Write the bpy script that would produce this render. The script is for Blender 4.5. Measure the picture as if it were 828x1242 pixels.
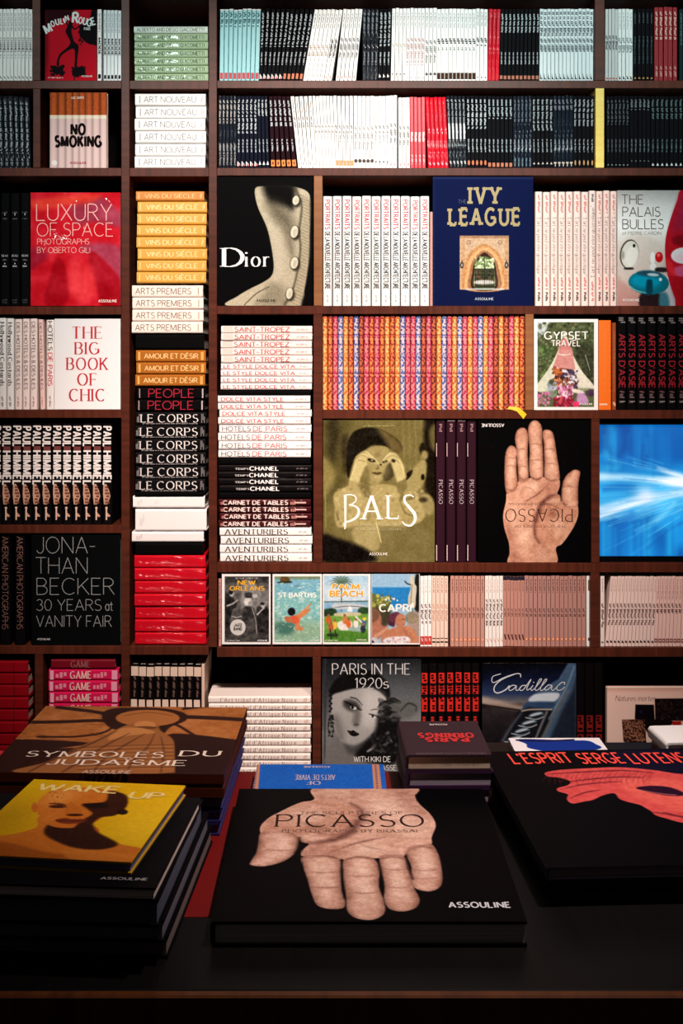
import bpy, math, random
import numpy as np
from mathutils import Matrix, Vector

for _o in list(bpy.data.objects):
    bpy.data.objects.remove(_o, do_unlink=True)
SC = bpy.context.scene
COL = SC.collection

# ------------------------------------------------------------------ camera
F = 1555.0            # focal length in pixels of the 828 x 1242 picture
CX, CY = 405.0, 430.0  # vanishing point of the lines running into depth
EYE = 1.60
D = 3.73              # distance of the bookcase's front
cam = bpy.data.cameras.new('camera')
cam.sensor_fit = 'AUTO'
cam.sensor_width = 36.0
cam.lens = F / 1242.0 * 36.0
cam.shift_x = (414.0 - CX) / 1242.0
cam.shift_y = -(621.0 - CY) / 1242.0
cam.clip_start = 0.05
cam_o = bpy.data.objects.new('camera', cam)
cam_o.location = (0, 0, EYE)
cam_o.rotation_euler = (math.pi / 2, 0, 0)
COL.objects.link(cam_o)
SC.camera = cam_o

# ------------------------------------------------------------------ world, lamps, exposure
w = bpy.data.worlds.new('world')
SC.world = w
w.use_nodes = True
w.node_tree.nodes['Background'].inputs[0].default_value = (1.0, 0.9, 0.85, 1)
w.node_tree.nodes['Background'].inputs[1].default_value = 0.012


def spot(name, loc, target, power, size_deg, blend, color, radius=0.06):
    l = bpy.data.lights.new(name, 'SPOT')
    l.energy = power
    l.spot_size = math.radians(size_deg)
    l.spot_blend = blend
    l.color = color
    l.shadow_soft_size = radius
    o = bpy.data.objects.new(name, l)
    o.location = loc
    o.rotation_euler = (Vector(target) - Vector(loc)).to_track_quat('-Z', 'Y').to_euler()
    COL.objects.link(o)
    return o


def area(name, loc, target, power, sx, sy, color):
    l = bpy.data.lights.new(name, 'AREA')
    l.shape = 'RECTANGLE'
    l.size, l.size_y = sx, sy
    l.energy = power
    l.color = color
    o = bpy.data.objects.new(name, l)
    o.location = loc
    o.rotation_euler = (Vector(target) - Vector(loc)).to_track_quat('-Z', 'Y').to_euler()
    COL.objects.link(o)
    return o


WARM = (1.0, 0.86, 0.78)
COOL = (0.84, 1.0, 0.97)
spot('track_lamp_middle', (-0.15, 1.60, 2.98), (-0.06, D, 1.64), 300, 54, 0.9, WARM)
spot('track_lamp_low', (-0.30, 1.75, 2.98), (-0.25, D, 0.72), 185, 44, 0.9, (1.0, 0.80, 0.70))
spot('track_lamp_low_right', (0.55, 1.75, 2.98), (0.55, D, 0.80), 180, 42, 0.9, (1.0, 0.80, 0.70))
spot('track_lamp_upper_left', (-0.90, 1.30, 2.98), (-0.85, D, 2.45), 110, 42, 0.9, COOL)
spot('track_lamp_upper_right', (0.62, 1.20, 2.98), (0.62, D, 2.42), 215, 40, 0.9, COOL)
spot('table_lamp', (0.55, 1.25, 2.95), (0.10, 1.82, 0.98), 190, 46, 1.0, (1.0, 0.85, 0.78))

vs = SC.view_settings
vs.view_transform = 'Standard'
vs.look = 'None'
vs.gamma = 1.0
vs.exposure = 0.18
try:
    vs.use_curve_mapping = False
except Exception:
    pass
SC.cycles.max_bounces = 5
SC.cycles.diffuse_bounces = 2
SC.cycles.glossy_bounces = 2

# ------------------------------------------------------------------ colours and materials


def lin(c):
    """sRGB 0..255 -> linear"""
    a = np.asarray(c, dtype=np.float64) / 255.0
    return np.where(a <= 0.04045, a / 12.92, ((a + 0.055) / 1.055) ** 2.4)


MATS = {}


def _new(name):
    m = bpy.data.materials.new(name)
    m.use_nodes = True
    nt = m.node_tree
    b = nt.nodes['Principled BSDF']
    return m, nt, b


def paper(rgb, rough=0.5, spec=0.3, name=None):
    """matte printed paper or cloth: one colour, roughness broken up by fine noise"""
    key = ('paper', tuple(int(v) for v in rgb), rough, spec)
    if key in MATS:
        return MATS[key]
    m, nt, b = _new(name or 'printed_paper')
    c = lin(rgb) * 0.86
    spec = spec * (0.05 + 0.95 * min(1.0, float(c.mean()) * 8))   # dark cloth and soft-touch covers are dull
    rough = rough + 0.15 * (1 - min(1.0, float(c.mean()) * 8))
    b.inputs['Base Color'].default_value = (*c, 1)
    b.inputs['Specular IOR Level'].default_value = spec
    n = nt.nodes.new('ShaderNodeTexNoise')
    n.inputs['Scale'].default_value = 60
    r = nt.nodes.new('ShaderNodeMapRange')
    r.inputs['To Min'].default_value = rough - 0.08
    r.inputs['To Max'].default_value = rough + 0.08
    nt.links.new(n.outputs['Fac'], r.inputs['Value'])
    nt.links.new(r.outputs['Result'], b.inputs['Roughness'])
    MATS[key] = m
    return m


def wrapped(rgb, name='shrink_wrapped_paper', strength=0.55, scale=22, coat=.3):
    """paper under crinkled clear film: glossy coat with wrinkled normals"""
    key = ('wrap', tuple(int(v) for v in rgb), strength, scale)
    if key in MATS:
        return MATS[key]
    m, nt, b = _new(name)
    b.inputs['Base Color'].default_value = (*(lin(rgb) * 0.86), 1)
    _film(nt, b, strength, scale, coat)
    MATS[key] = m
    return m


def _film(nt, b, strength, scale, coat=.3):
    b.inputs['Roughness'].default_value = 0.5
    b.inputs['Specular IOR Level'].default_value = 0.03
    b.inputs['Coat Weight'].default_value = coat
    b.inputs['Coat Roughness'].default_value = 0.10
    tc = nt.nodes.new('ShaderNodeTexCoord')
    mp = nt.nodes.new('ShaderNodeMapping')
    mp.inputs['Rotation'].default_value = (0.3, 0.5, 0.7)
    mp.inputs['Scale'].default_value = (1.0, 1.0, 0.35)
    n = nt.nodes.new('ShaderNodeTexNoise')
    n.inputs['Scale'].default_value = scale
    n.inputs['Detail'].default_value = 3
    n.inputs['Distortion'].default_value = 1.2
    bp = nt.nodes.new('ShaderNodeBump')
    bp.inputs['Strength'].default_value = strength
    bp.inputs['Distance'].default_value = 0.012
    nt.links.new(tc.outputs['Object'], mp.inputs['Vector'])
    nt.links.new(mp.outputs['Vector'], n.inputs['Vector'])
    nt.links.new(n.outputs['Fac'], bp.inputs['Height'])
    nt.links.new(bp.outputs['Normal'], b.inputs['Coat Normal'])


def printed(wrap=False, rough=0.55, emit=0.0):
    """a printed picture: the ink colours sit in the mesh's colour attribute"""
    key = ('print', wrap, rough, emit)
    if key in MATS:
        return MATS[key]
    m, nt, b = _new('printed_picture' if not emit else 'lit_screen')
    a = nt.nodes.new('ShaderNodeAttribute')
    a.attribute_name = 'ink'
    if emit:
        b.inputs['Base Color'].default_value = (0.01, 0.01, 0.012, 1)
        b.inputs['Roughness'].default_value = 0.25
        nt.links.new(a.outputs['Color'], b.inputs['Emission Color'])
        b.inputs['Emission Strength'].default_value = emit
    else:
        nt.links.new(a.outputs['Color'], b.inputs['Base Color'])
        b.inputs['Roughness'].default_value = rough
        b.inputs['Specular IOR Level'].default_value = 0.02
        if wrap:
            _film(nt, b, 0.9, 16, .35)
    MATS[key] = m
    return m


def page_mat(rgb=(236, 226, 214)):
    key = ('page', tuple(rgb))
    if key in MATS:
        return MATS[key]
    m, nt, b = _new('page_edges')
    tc = nt.nodes.new('ShaderNodeTexCoord')
    mp = nt.nodes.new('ShaderNodeMapping')
    mp.inputs['Scale'].default_value = (900, 3, 3)
    n = nt.nodes.new('ShaderNodeTexNoise')
    n.inputs['Scale'].default_value = 1.0
    n.inputs['Detail'].default_value = 1
    cr = nt.nodes.new('ShaderNodeValToRGB')
    c = lin(rgb) * 0.86
    cr.color_ramp.elements[0].color = (*(c * 0.62), 1)
    cr.color_ramp.elements[0].position = 0.3
    cr.color_ramp.elements[1].color = (*c, 1)
    cr.color_ramp.elements[1].position = 0.6
    nt.links.new(tc.outputs['Object'], mp.inputs['Vector'])
    nt.links.new(mp.outputs['Vector'], n.inputs['Vector'])
    nt.links.new(n.outputs['Fac'], cr.inputs['Fac'])
    nt.links.new(cr.outputs['Color'], b.inputs['Base Color'])
    b.inputs['Roughness'].default_value = 0.8
    MATS[key] = m
    return m


def wood(name, c0, c1, rough=0.38, stretch=(1, 1, 12)):
    key = ('wood', name)
    if key in MATS:
        return MATS[key]
    m, nt, b = _new(name)
    tc = nt.nodes.new('ShaderNodeTexCoord')
    mp = nt.nodes.new('ShaderNodeMapping')
    mp.inputs['Scale'].default_value = stretch
    n = nt.nodes.new('ShaderNodeTexNoise')
    n.inputs['Scale'].default_value = 5
    n.inputs['Detail'].default_value = 6
    n.inputs['Distortion'].default_value = 0.6
    cr = nt.nodes.new('ShaderNodeValToRGB')
    cr.color_ramp.elements[0].color = (*lin(c0), 1)
    cr.color_ramp.elements[0].position = 0.3
    cr.color_ramp.elements[1].color = (*lin(c1), 1)
    cr.color_ramp.elements[1].position = 0.7
    nt.links.new(tc.outputs['Object'], mp.inputs['Vector'])
    nt.links.new(mp.outputs['Vector'], n.inputs['Vector'])
    nt.links.new(n.outputs['Fac'], cr.inputs['Fac'])
    nt.links.new(cr.outputs['Color'], b.inputs['Base Color'])
    b.inputs['Roughness'].default_value = rough
    b.inputs['Specular IOR Level'].default_value = 0.12
    MATS[key] = m
    return m


def brocade(name, base, fig, warm):
    """patterned book cloth: little floral figures and cross bands, all woven into the cloth"""
    key = ('brocade', name)
    if key in MATS:
        return MATS[key]
    m, nt, b = _new(name)
    tc = nt.nodes.new('ShaderNodeTexCoord')
    v = nt.nodes.new('ShaderNodeTexVoronoi')
    v.inputs['Scale'].default_value = 150
    n = nt.nodes.new('ShaderNodeTexNoise')
    n.inputs['Scale'].default_value = 260
    n.inputs['Detail'].default_value = 2
    add = nt.nodes.new('ShaderNodeMath')
    add.operation = 'ADD'
    sc = nt.nodes.new('ShaderNodeMath')
    sc.operation = 'MULTIPLY'
    sc.inputs[1].default_value = 0.7
    cr = nt.nodes.new('ShaderNodeValToRGB')
    cr.color_ramp.elements[0].color = (*(lin(fig) * 0.86), 1)
    cr.color_ramp.elements[0].position = 0.56
    cr.color_ramp.elements[1].color = (*(lin(base) * 0.72), 1)
    cr.color_ramp.elements[1].position = 0.80
    e = cr.color_ramp.elements.new(1.0)
    e.color = (*(lin(warm) * 0.7), 1)
    nt.links.new(tc.outputs['Object'], v.inputs['Vector'])
    nt.links.new(tc.outputs['Object'], n.inputs['Vector'])
    nt.links.new(n.outputs['Fac'], sc.inputs[0])
    nt.links.new(v.outputs['Distance'], add.inputs[0])
    nt.links.new(sc.outputs[0], add.inputs[1])
    nt.links.new(add.outputs[0], cr.inputs['Fac'])
    nt.links.new(cr.outputs['Color'], b.inputs['Base Color'])
    b.inputs['Roughness'].default_value = 0.6
    MATS[key] = m
    return m


# ------------------------------------------------------------------ mesh collecting


class MB:
    """collects faces of several materials; link() makes ONE mesh object of them"""

    def __init__(self):
        self.v, self.f, self.mi, self.mats, self.ink = [], [], [], [], {}
        self.grids = []

    def slot(self, m):
        if m not in self.mats:
            self.mats.append(m)
        return self.mats.index(m)

    def add(self, verts, faces, m):
        b = len(self.v)
        self.v.extend(tuple(float(c) for c in p) for p in verts)
        s = self.slot(m)
        for f in faces:
            self.f.append(tuple(b + i for i in f))
            self.mi.append(s)

    def box(self, lo, hi, m, bevel=0.0):
        x0, y0, z0 = lo
        x1, y1, z1 = hi
        if bevel <= 0:
            vs_ = [(x0, y0, z0), (x1, y0, z0), (x1, y1, z0), (x0, y1, z0), (x0, y0, z1), (x1, y0, z1), (x1, y1, z1), (x0, y1, z1)]
            self.add(vs_, [(0, 3, 2, 1), (4, 5, 6, 7), (0, 1, 5, 4), (1, 2, 6, 5), (2, 3, 7, 6), (3, 0, 4, 7)], m)
            return
        c = bevel
        vs_, idx = [], {}
        for ix, x in enumerate((x0, x1)):
            for iy, y in enumerate((y0, y1)):
                for iz, z in enumerate((z0, z1)):
                    sx, sy, sz = (1, -1)[ix], (1, -1)[iy], (1, -1)[iz]
                    idx[ix, iy, iz, 0] = len(vs_); vs_.append((x, y + sy * c, z + sz * c))
                    idx[ix, iy, iz, 1] = len(vs_); vs_.append((x + sx * c, y, z + sz * c))
                    idx[ix, iy, iz, 2] = len(vs_); vs_.append((x + sx * c, y + sy * c, z))
        fs = []
        for i in (0, 1):
            fs.append([idx[i, 0, 0, 0], idx[i, 1, 0, 0], idx[i, 1, 1, 0], idx[i, 0, 1, 0]])
            fs.append([idx[0, i, 0, 1], idx[1, i, 0, 1], idx[1, i, 1, 1], idx[0, i, 1, 1]])
            fs.append([idx[0, 0, i, 2], idx[1, 0, i, 2], idx[1, 1, i, 2], idx[0, 1, i, 2]])
        for a in (0, 1):
            for b_ in (0, 1):
                fs.append([idx[a, b_, 0, 0], idx[a, b_, 1, 0], idx[a, b_, 1, 1], idx[a, b_, 0, 1]])
                fs.append([idx[a, 0, b_, 0], idx[a, 1, b_, 0], idx[a, 1, b_, 2], idx[a, 0, b_, 2]])
                fs.append([idx[0, a, b_, 1], idx[1, a, b_, 1], idx[1, a, b_, 2], idx[0, a, b_, 2]])
                for d_ in (0, 1):
                    fs.append([idx[a, b_, d_, 0], idx[a, b_, d_, 1], idx[a, b_, d_, 2]])
        cen = np.array([(x0 + x1) / 2, (y0 + y1) / 2, (z0 + z1) / 2])
        out = []
        for f in fs:
            p = np.array([vs_[i] for i in f])
            nrm = np.cross(p[1] - p[0], p[2] - p[0])
            out.append(tuple(f) if np.dot(nrm, p.mean(0) - cen) > 0 else tuple(reversed(f)))
        self.add(vs_, out, m)

    def flat(self, quads, to3, m):
        """2-D polygons laid on a plane through the mapping to3(u, v)"""
        o = np.array(to3(0, 0))
        n = np.cross(np.array(to3(1, 0)) - o, np.array(to3(0, 1)) - o)
        n = n / (np.linalg.norm(n) or 1)
        for i, q in enumerate(quads):      # strokes that cross lie a hair apart, so that none shades another
            k = (i % 23) * 9e-6
            self.add([np.array(to3(u, v)) + n * k for u, v in q], [tuple(range(len(q)))], m)

    def grid(self, img, to3, m):
        """a picture: grid of faces whose corner colours are the picture's; img[row, col] in sRGB 0..255, to3(s, t), s right, t down, 0..1"""
        h, w_ = img.shape[:2]
        o = np.array(to3(0, 0)); ex = np.array(to3(1, 0)) - o; ey = np.array(to3(0, 1)) - o
        s = np.linspace(0, 1, w_); t = np.linspace(0, 1, h)
        S, T = np.meshgrid(s, t)
        P = o + S[..., None] * ex + T[..., None] * ey
        self.grids.append((P.reshape(-1, 3), h, w_, lin(np.clip(img, 0, 255)).reshape(-1, 3) * 0.86, self.slot(m)))

    def link(self, name, parent=None, smooth=False):
        nv = len(self.v)
        V = np.array(self.v, dtype=np.float64).reshape(-1, 3)
        loops = [i for f in self.f for i in f]
        starts, tot = [], []
        k = 0
        for f in self.f:
            starts.append(k); tot.append(len(f)); k += len(f)
        loops = np.array(loops, dtype=np.int64)
        starts = np.array(starts, dtype=np.int64); tot = np.array(tot, dtype=np.int64)
        mi = np.array(self.mi, dtype=np.int64)
        inks = [np.zeros((nv, 3))]
        for P, h, w_, c, s in self.grids:
            b = len(V)
            V = np.concatenate([V, P])
            inks.append(c)
            r, q = np.meshgrid(np.arange(h - 1), np.arange(w_ - 1), indexing='ij')
            a = (b + r * w_ + q).ravel()
            F4 = np.stack([a, a + w_, a + w_ + 1, a + 1], 1)
            starts = np.concatenate([starts, len(loops) + 4 * np.arange(len(F4))])
            tot = np.concatenate([tot, np.full(len(F4), 4)])
            loops = np.concatenate([loops, F4.ravel()])
            mi = np.concatenate([mi, np.full(len(F4), s)])
        me = bpy.data.meshes.new(name)
        me.vertices.add(len(V)); me.vertices.foreach_set('co', V.ravel().astype(np.float32))
        me.loops.add(len(loops)); me.loops.foreach_set('vertex_index', loops.astype(np.int32))
        me.polygons.add(len(starts))
        me.polygons.foreach_set('loop_start', starts.astype(np.int32))
        try:
            me.polygons.foreach_set('loop_total', tot.astype(np.int32))
        except Exception:
            pass
        for m in self.mats:
            me.materials.append(m)
        me.polygons.foreach_set('material_index', mi.astype(np.int32))
        me.update(calc_edges=True)
        me.validate()
        if self.grids:
            at = me.color_attributes.new('ink', 'FLOAT_COLOR', 'POINT')
            c = np.concatenate(inks)
            c = np.concatenate([c, np.ones((len(c), 1))], 1)
            at.data.foreach_set('color', c.ravel().astype(np.float32))
        me.polygons.foreach_set('use_smooth', np.full(len(me.polygons), bool(smooth)))
        o = bpy.data.objects.new(name, me)
        COL.objects.link(o)
        if parent is not None:
            o.parent = parent
        return o


def tag(o, label, cat, group=None):
    o['label'] = label
    o['category'] = cat
    if group:
        o['group'] = group
    return o


def empty(name):
    o = bpy.data.objects.new(name, None)
    o.empty_display_size = 0.05
    COL.objects.link(o)
    return o


def copy_tree(o, parent=None):
    c = o.copy()
    COL.objects.link(c)
    if parent is not None:
        c.parent = parent
    for ch in [x for x in bpy.data.objects if x.parent == o] if False else KIDS.get(o.name, []):
        copy_tree(ch, c)
    return c


KIDS = {}


def W(px, py, d=D):
    """the point of the place that the picture shows at px, py, at distance d"""
    return Vector(((px - CX) * d / F, d, EYE + (CY - py) * d / F))


ORD = ['', 'first', 'second', 'third', 'fourth', 'fifth', 'sixth', 'seventh', 'eighth', 'ninth', 'tenth', 'eleventh', 'twelfth',
       'thirteenth', 'fourteenth', 'fifteenth', 'sixteenth', 'seventeenth', 'eighteenth', 'nineteenth', 'twentieth', 'twenty-first',
       'twenty-second', 'twenty-third', 'twenty-fourth', 'twenty-fifth', 'twenty-sixth', 'twenty-seventh', 'twenty-eighth',
       'twenty-ninth', 'thirtieth', 'thirty-first', 'thirty-second', 'thirty-third', 'thirty-fourth', 'thirty-fifth', 'thirty-sixth',
       'thirty-seventh', 'thirty-eighth', 'thirty-ninth', 'fortieth']

# ------------------------------------------------------------------ lettering drawn as pen strokes


def A(cx, cy, rx, ry, a0, a1):
    n = max(4, int(abs(a1 - a0) / 22))
    return [(cx + rx * math.cos(math.radians(a0 + (a1 - a0) * i / n)), cy + ry * math.sin(math.radians(a0 + (a1 - a0) * i / n))) for i in range(n + 1)]


G = {
    'A': (.74, [[(0, 0), (.37, 1)], [(.37, 1), (.74, 0)], [(.14, .34), (.60, .34)]]),
    'B': (.60, [[(0, 0), (0, 1)], [(0, 1), (.28, 1)] + A(.28, .76, .26, .24, 80, -80) + [(.28, .52), (0, .52)], [(.2, .52), (.30, .52)] + A(.30, .26, .30, .26, 80, -80) + [(.28, 0), (0, 0)]]),
    'C': (.74, [A(.42, .5, .42, .5, 48, 312)]),
    'D': (.72, [[(0, 0), (0, 1)], [(0, 1), (.22, 1)] + A(.22, .5, .50, .5, 84, -84) + [(.22, 0), (0, 0)]]),
    'E': (.52, [[(0, 0), (0, 1)], [(0, 1), (.50, 1)], [(0, .52), (.42, .52)], [(0, 0), (.52, 0)]]),
    'F': (.50, [[(0, 0), (0, 1)], [(0, 1), (.50, 1)], [(0, .50), (.42, .50)]]),
    'G': (.80, [A(.42, .5, .42, .5, 48, 330) , [(.78, .10), (.78, .44)], [(.50, .44), (.80, .44)]]),
    'H': (.68, [[(0, 0), (0, 1)], [(.68, 0), (.68, 1)], [(0, .52), (.68, .52)]]),
    'I': (.02, [[(.01, 0), (.01, 1)]]),
    'J': (.42, [[(.42, 1), (.42, .25)] + A(.21, .25, .21, .25, -10, -165)]),
    'K': (.62, [[(0, 0), (0, 1)], [(.60, 1), (0, .38)], [(.20, .58), (.64, 0)]]),
    'L': (.50, [[(0, 0), (0, 1)], [(0, 0), (.50, 0)]]),
    'M': (.84, [[(0, 0), (.02, 1)], [(.02, 1), (.42, .06)], [(.42, .06), (.82, 1)], [(.82, 1), (.84, 0)]]),
    'N': (.70, [[(0, 0), (0, 1)], [(0, 1), (.70, 0)], [(.70, 0), (.70, 1)]]),
    'O': (.84, [A(.42, .5, .42, .5, 90, 450)]),
    'P': (.56, [[(0, 0), (0, 1)], [(0, 1), (.28, 1)] + A(.28, .74, .28, .26, 80, -80) + [(.28, .48), (0, .48)]]),
    'Q': (.84, [A(.42, .5, .42, .5, 90, 450), [(.50, .22), (.84, -.08)]]),
    'R': (.60, [[(0, 0), (0, 1)], [(0, 1), (.28, 1)] + A(.28, .75, .28, .25, 80, -80) + [(.28, .50), (0, .50)], [(.28, .50), (.62, 0)]]),
    'S': (.54, [A(.28, .76, .25, .24, 40, 250) + A(.26, .26, .28, .26, 72, -145)]),
    'T': (.62, [[(0, 1), (.62, 1)], [(.31, 0), (.31, 1)]]),
    'U': (.64, [[(0, 1), (0, .32)] + A(.32, .32, .32, .32, 190, 350) + [(.64, .32), (.64, 1)]]),
    'V': (.70, [[(0, 1), (.35, 0)], [(.35, 0), (.70, 1)]]),
    'W': (1.0, [[(0, 1), (.26, 0)], [(.26, 0), (.50, .9)], [(.50, .9), (.74, 0)], [(.74, 0), (1.0, 1)]]),
    'X': (.66, [[(0, 1), (.66, 0)], [(0, 0), (.66, 1)]]),
    'Y': (.66, [[(0, 1), (.33, .45)], [(.66, 1), (.33, .45)], [(.33, .45), (.33, 0)]]),
    'Z': (.60, [[(0, 1), (.60, 1)], [(.60, 1), (0, 0)], [(0, 0), (.60, 0)]]),
    '0': (.58, [A(.29, .5, .29, .5, 90, 450)]),
    '1': (.22, [[(0, .82), (.20, 1)], [(.20, 1), (.20, 0)]]),
    '2': (.54, [A(.27, .72, .27, .28, 165, -20) + [(.02, 0)], [(0, 0), (.56, 0)]]),
    '3': (.54, [A(.26, .76, .24, .24, 150, -80), A(.26, .27, .28, .27, 84, -150)]),
    '9': (.56, [A(.28, .70, .28, .30, 0, 360), [(.56, .70), (.50, .35), (.20, 0)]]),
    'a': (.46, [A(.23, .32, .23, .32, 30, 330), [(.46, .64), (.46, 0)]]),
    'b': (.48, [[(0, 0), (0, 1)], A(.24, .32, .24, .32, 150, -150)]),
    'c': (.42, [A(.25, .32, .25, .32, 45, 315)]),
    'd': (.48, [A(.24, .32, .24, .32, 30, 330), [(.48, 1), (.48, 0)]]),
    'e': (.50, [A(.25, .32, .25, .32, 0, 318), [(0, .34), (.50, .34)]]),
    'f': (.30, [A(.26, .80, .14, .20, 70, 180) + [(.12, 0)], [(0, .62), (.30, .62)]]),
    'g': (.48, [A(.24, .32, .24, .32, 30, 330), [(.48, .64), (.48, -.10)] + A(.24, -.10, .24, .20, 0, -150)]),
    'h': (.46, [[(0, 0), (0, 1)], A(.23, .41, .23, .23, 170, 0) + [(.46, 0)]]),
    'i': (.02, [[(.01, 0), (.01, .64)], [(.01, .84), (.01, .94)]]),
    'k': (.44, [[(0, 0), (0, 1)], [(.40, .64), (0, .26)], [(.14, .38), (.44, 0)]]),
    'l': (.02, [[(.01, 0), (.01, 1)]]),
    'm': (.78, [[(0, 0), (0, .64)], A(.195, .44, .195, .20, 170, 0) + [(.39, 0)], A(.585, .44, .195, .20, 170, 0) + [(.78, 0)]]),
    'n': (.46, [[(0, 0), (0, .64)], A(.23, .41, .23, .23, 170, 0) + [(.46, 0)]]),
    'o': (.50, [A(.25, .32, .25, .32, 90, 450)]),
    'p': (.48, [[(0, -.30), (0, .64)], A(.24, .32, .24, .32, 150, -150)]),
    'q': (.48, [A(.24, .32, .24, .32, 30, 330), [(.48, .64), (.48, -.30)]]),
    'r': (.28, [[(0, 0), (0, .64)], A(.20, .40, .20, .24, 165, 60)]),
    's': (.36, [A(.18, .48, .16, .16, 40, 250) + A(.17, .17, .19, .17, 72, -145)]),
    't': (.30, [[(.12, .88), (.12, .16)] + A(.26, .16, .14, .16, 190, 290), [(0, .62), (.30, .62)]]),
    'u': (.46, [[(0, .64), (0, .23)] + A(.23, .23, .23, .23, 190, 360), [(.46, .64), (.46, 0)]]),
    'v': (.44, [[(0, .64), (.22, 0)], [(.22, 0), (.44, .64)]]),
    'w': (.66, [[(0, .64), (.17, 0)], [(.17, 0), (.33, .58)], [(.33, .58), (.49, 0)], [(.49, 0), (.66, .64)]]),
    'x': (.42, [[(0, .64), (.42, 0)], [(0, 0), (.42, .64)]]),
    'y': (.44, [[(0, .64), (.22, 0)], [(.44, .64), (.14, -.28)]]),
    'z': (.40, [[(0, .64), (.40, .64)], [(.40, .64), (0, 0)], [(0, 0), (.40, 0)]]),
    '-': (.30, [[(0, .42), (.30, .42)]]),
    "'": (.02, [[(.01, 1), (.01, .78)]]),
    '"': (.16, [[(.02, 1), (.02, .78)], [(.14, 1), (.14, .78)]]),
    '.': (.02, [[(.01, 0), (.01, .10)]]),
    ',': (.02, [[(.02, .08), (-.02, -.12)]]),
    '&': (.62, [[(.60, 0), (.12, .72)] + A(.27, .80, .17, .20, 200, -20) + A(.24, .24, .24, .24, 110, 300) + [(.60, .42)]]),
}
G['È'] = (G['E'][0], G['E'][1] + [[(.14, 1.30), (.30, 1.14)]])
G['É'] = (G['E'][0], G['E'][1] + [[(.18, 1.14), (.34, 1.30)]])
G['Ï'] = (G['I'][0], G['I'][1] + [[(-.11, 1.14), (-.11, 1.26)], [(.13, 1.14), (.13, 1.26)]])

# weight, thin/thick contrast, nib angle, serif length, slant, gap between letters
SANS = dict(wt=.15, c=.95, nib=0, serif=0, slant=0, gap=.20)
LIGHT = dict(wt=.055, c=1, nib=0, serif=0, slant=0, gap=.17)
THIN = dict(wt=.036, c=1, nib=0, serif=0, slant=0, gap=.17)
BOLD = dict(wt=.22, c=.8, nib=0, serif=0, slant=0, gap=.27)
HEAVY = dict(wt=.27, c=.72, nib=0, serif=0, slant=0, gap=.31)
SERIF = dict(wt=.14, c=.30, nib=15, serif=.30, slant=0, gap=.30)
DIDOT = dict(wt=.15, c=.20, nib=0, serif=.32, slant=0, gap=.31)
ROMAN = dict(wt=.10, c=.42, nib=20, serif=.20, slant=0, gap=.26)
FLARE = dict(wt=.11, c=.35, nib=20, serif=0, slant=0, gap=.22)
SLAB = dict(wt=.22, c=.85, nib=0, serif=.42, slant=0, gap=.44)
ITALIC = dict(wt=.10, c=.40, nib=20, serif=0, slant=.22, gap=.18)


def _w(st, ang):
    v = abs(math.sin(ang - math.radians(st['nib'])))
    return st['wt'] * (st['c'] + (1 - st['c']) * v)


def ribbon(pts, st=None, width=None, closed=False):
    """quads of a pen stroke along pts"""
    P = np.array(pts, dtype=np.float64)
    n = len(P)
    if n < 2:
        return []
    if closed:
        t = np.roll(P, -1, 0) - np.roll(P, 1, 0)
        t[0] = P[1] - P[-2]; t[-1] = t[0]
    else:
        t = np.empty_like(P)
        t[1:-1] = P[2:] - P[:-2]
        t[0] = P[1] - P[0]; t[-1] = P[-1] - P[-2]
    ln = np.hypot(t[:, 0], t[:, 1]); ln[ln == 0] = 1
    t /= ln[:, None]
    nr = np.stack([-t[:, 1], t[:, 0]], 1)
    if width is None:
        hw = np.array([_w(st, math.atan2(a[1], a[0])) / 2 for a in t])
    else:
        hw = np.broadcast_to(np.asarray(width, dtype=np.float64) / 2, (n,))
    lft = P + nr * hw[:, None]
    rgt = P - nr * hw[:, None]
    return [[tuple(rgt[i]), tuple(rgt[i + 1]), tuple(lft[i + 1]), tuple(lft[i])] for i in range(n - 1)]


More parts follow.
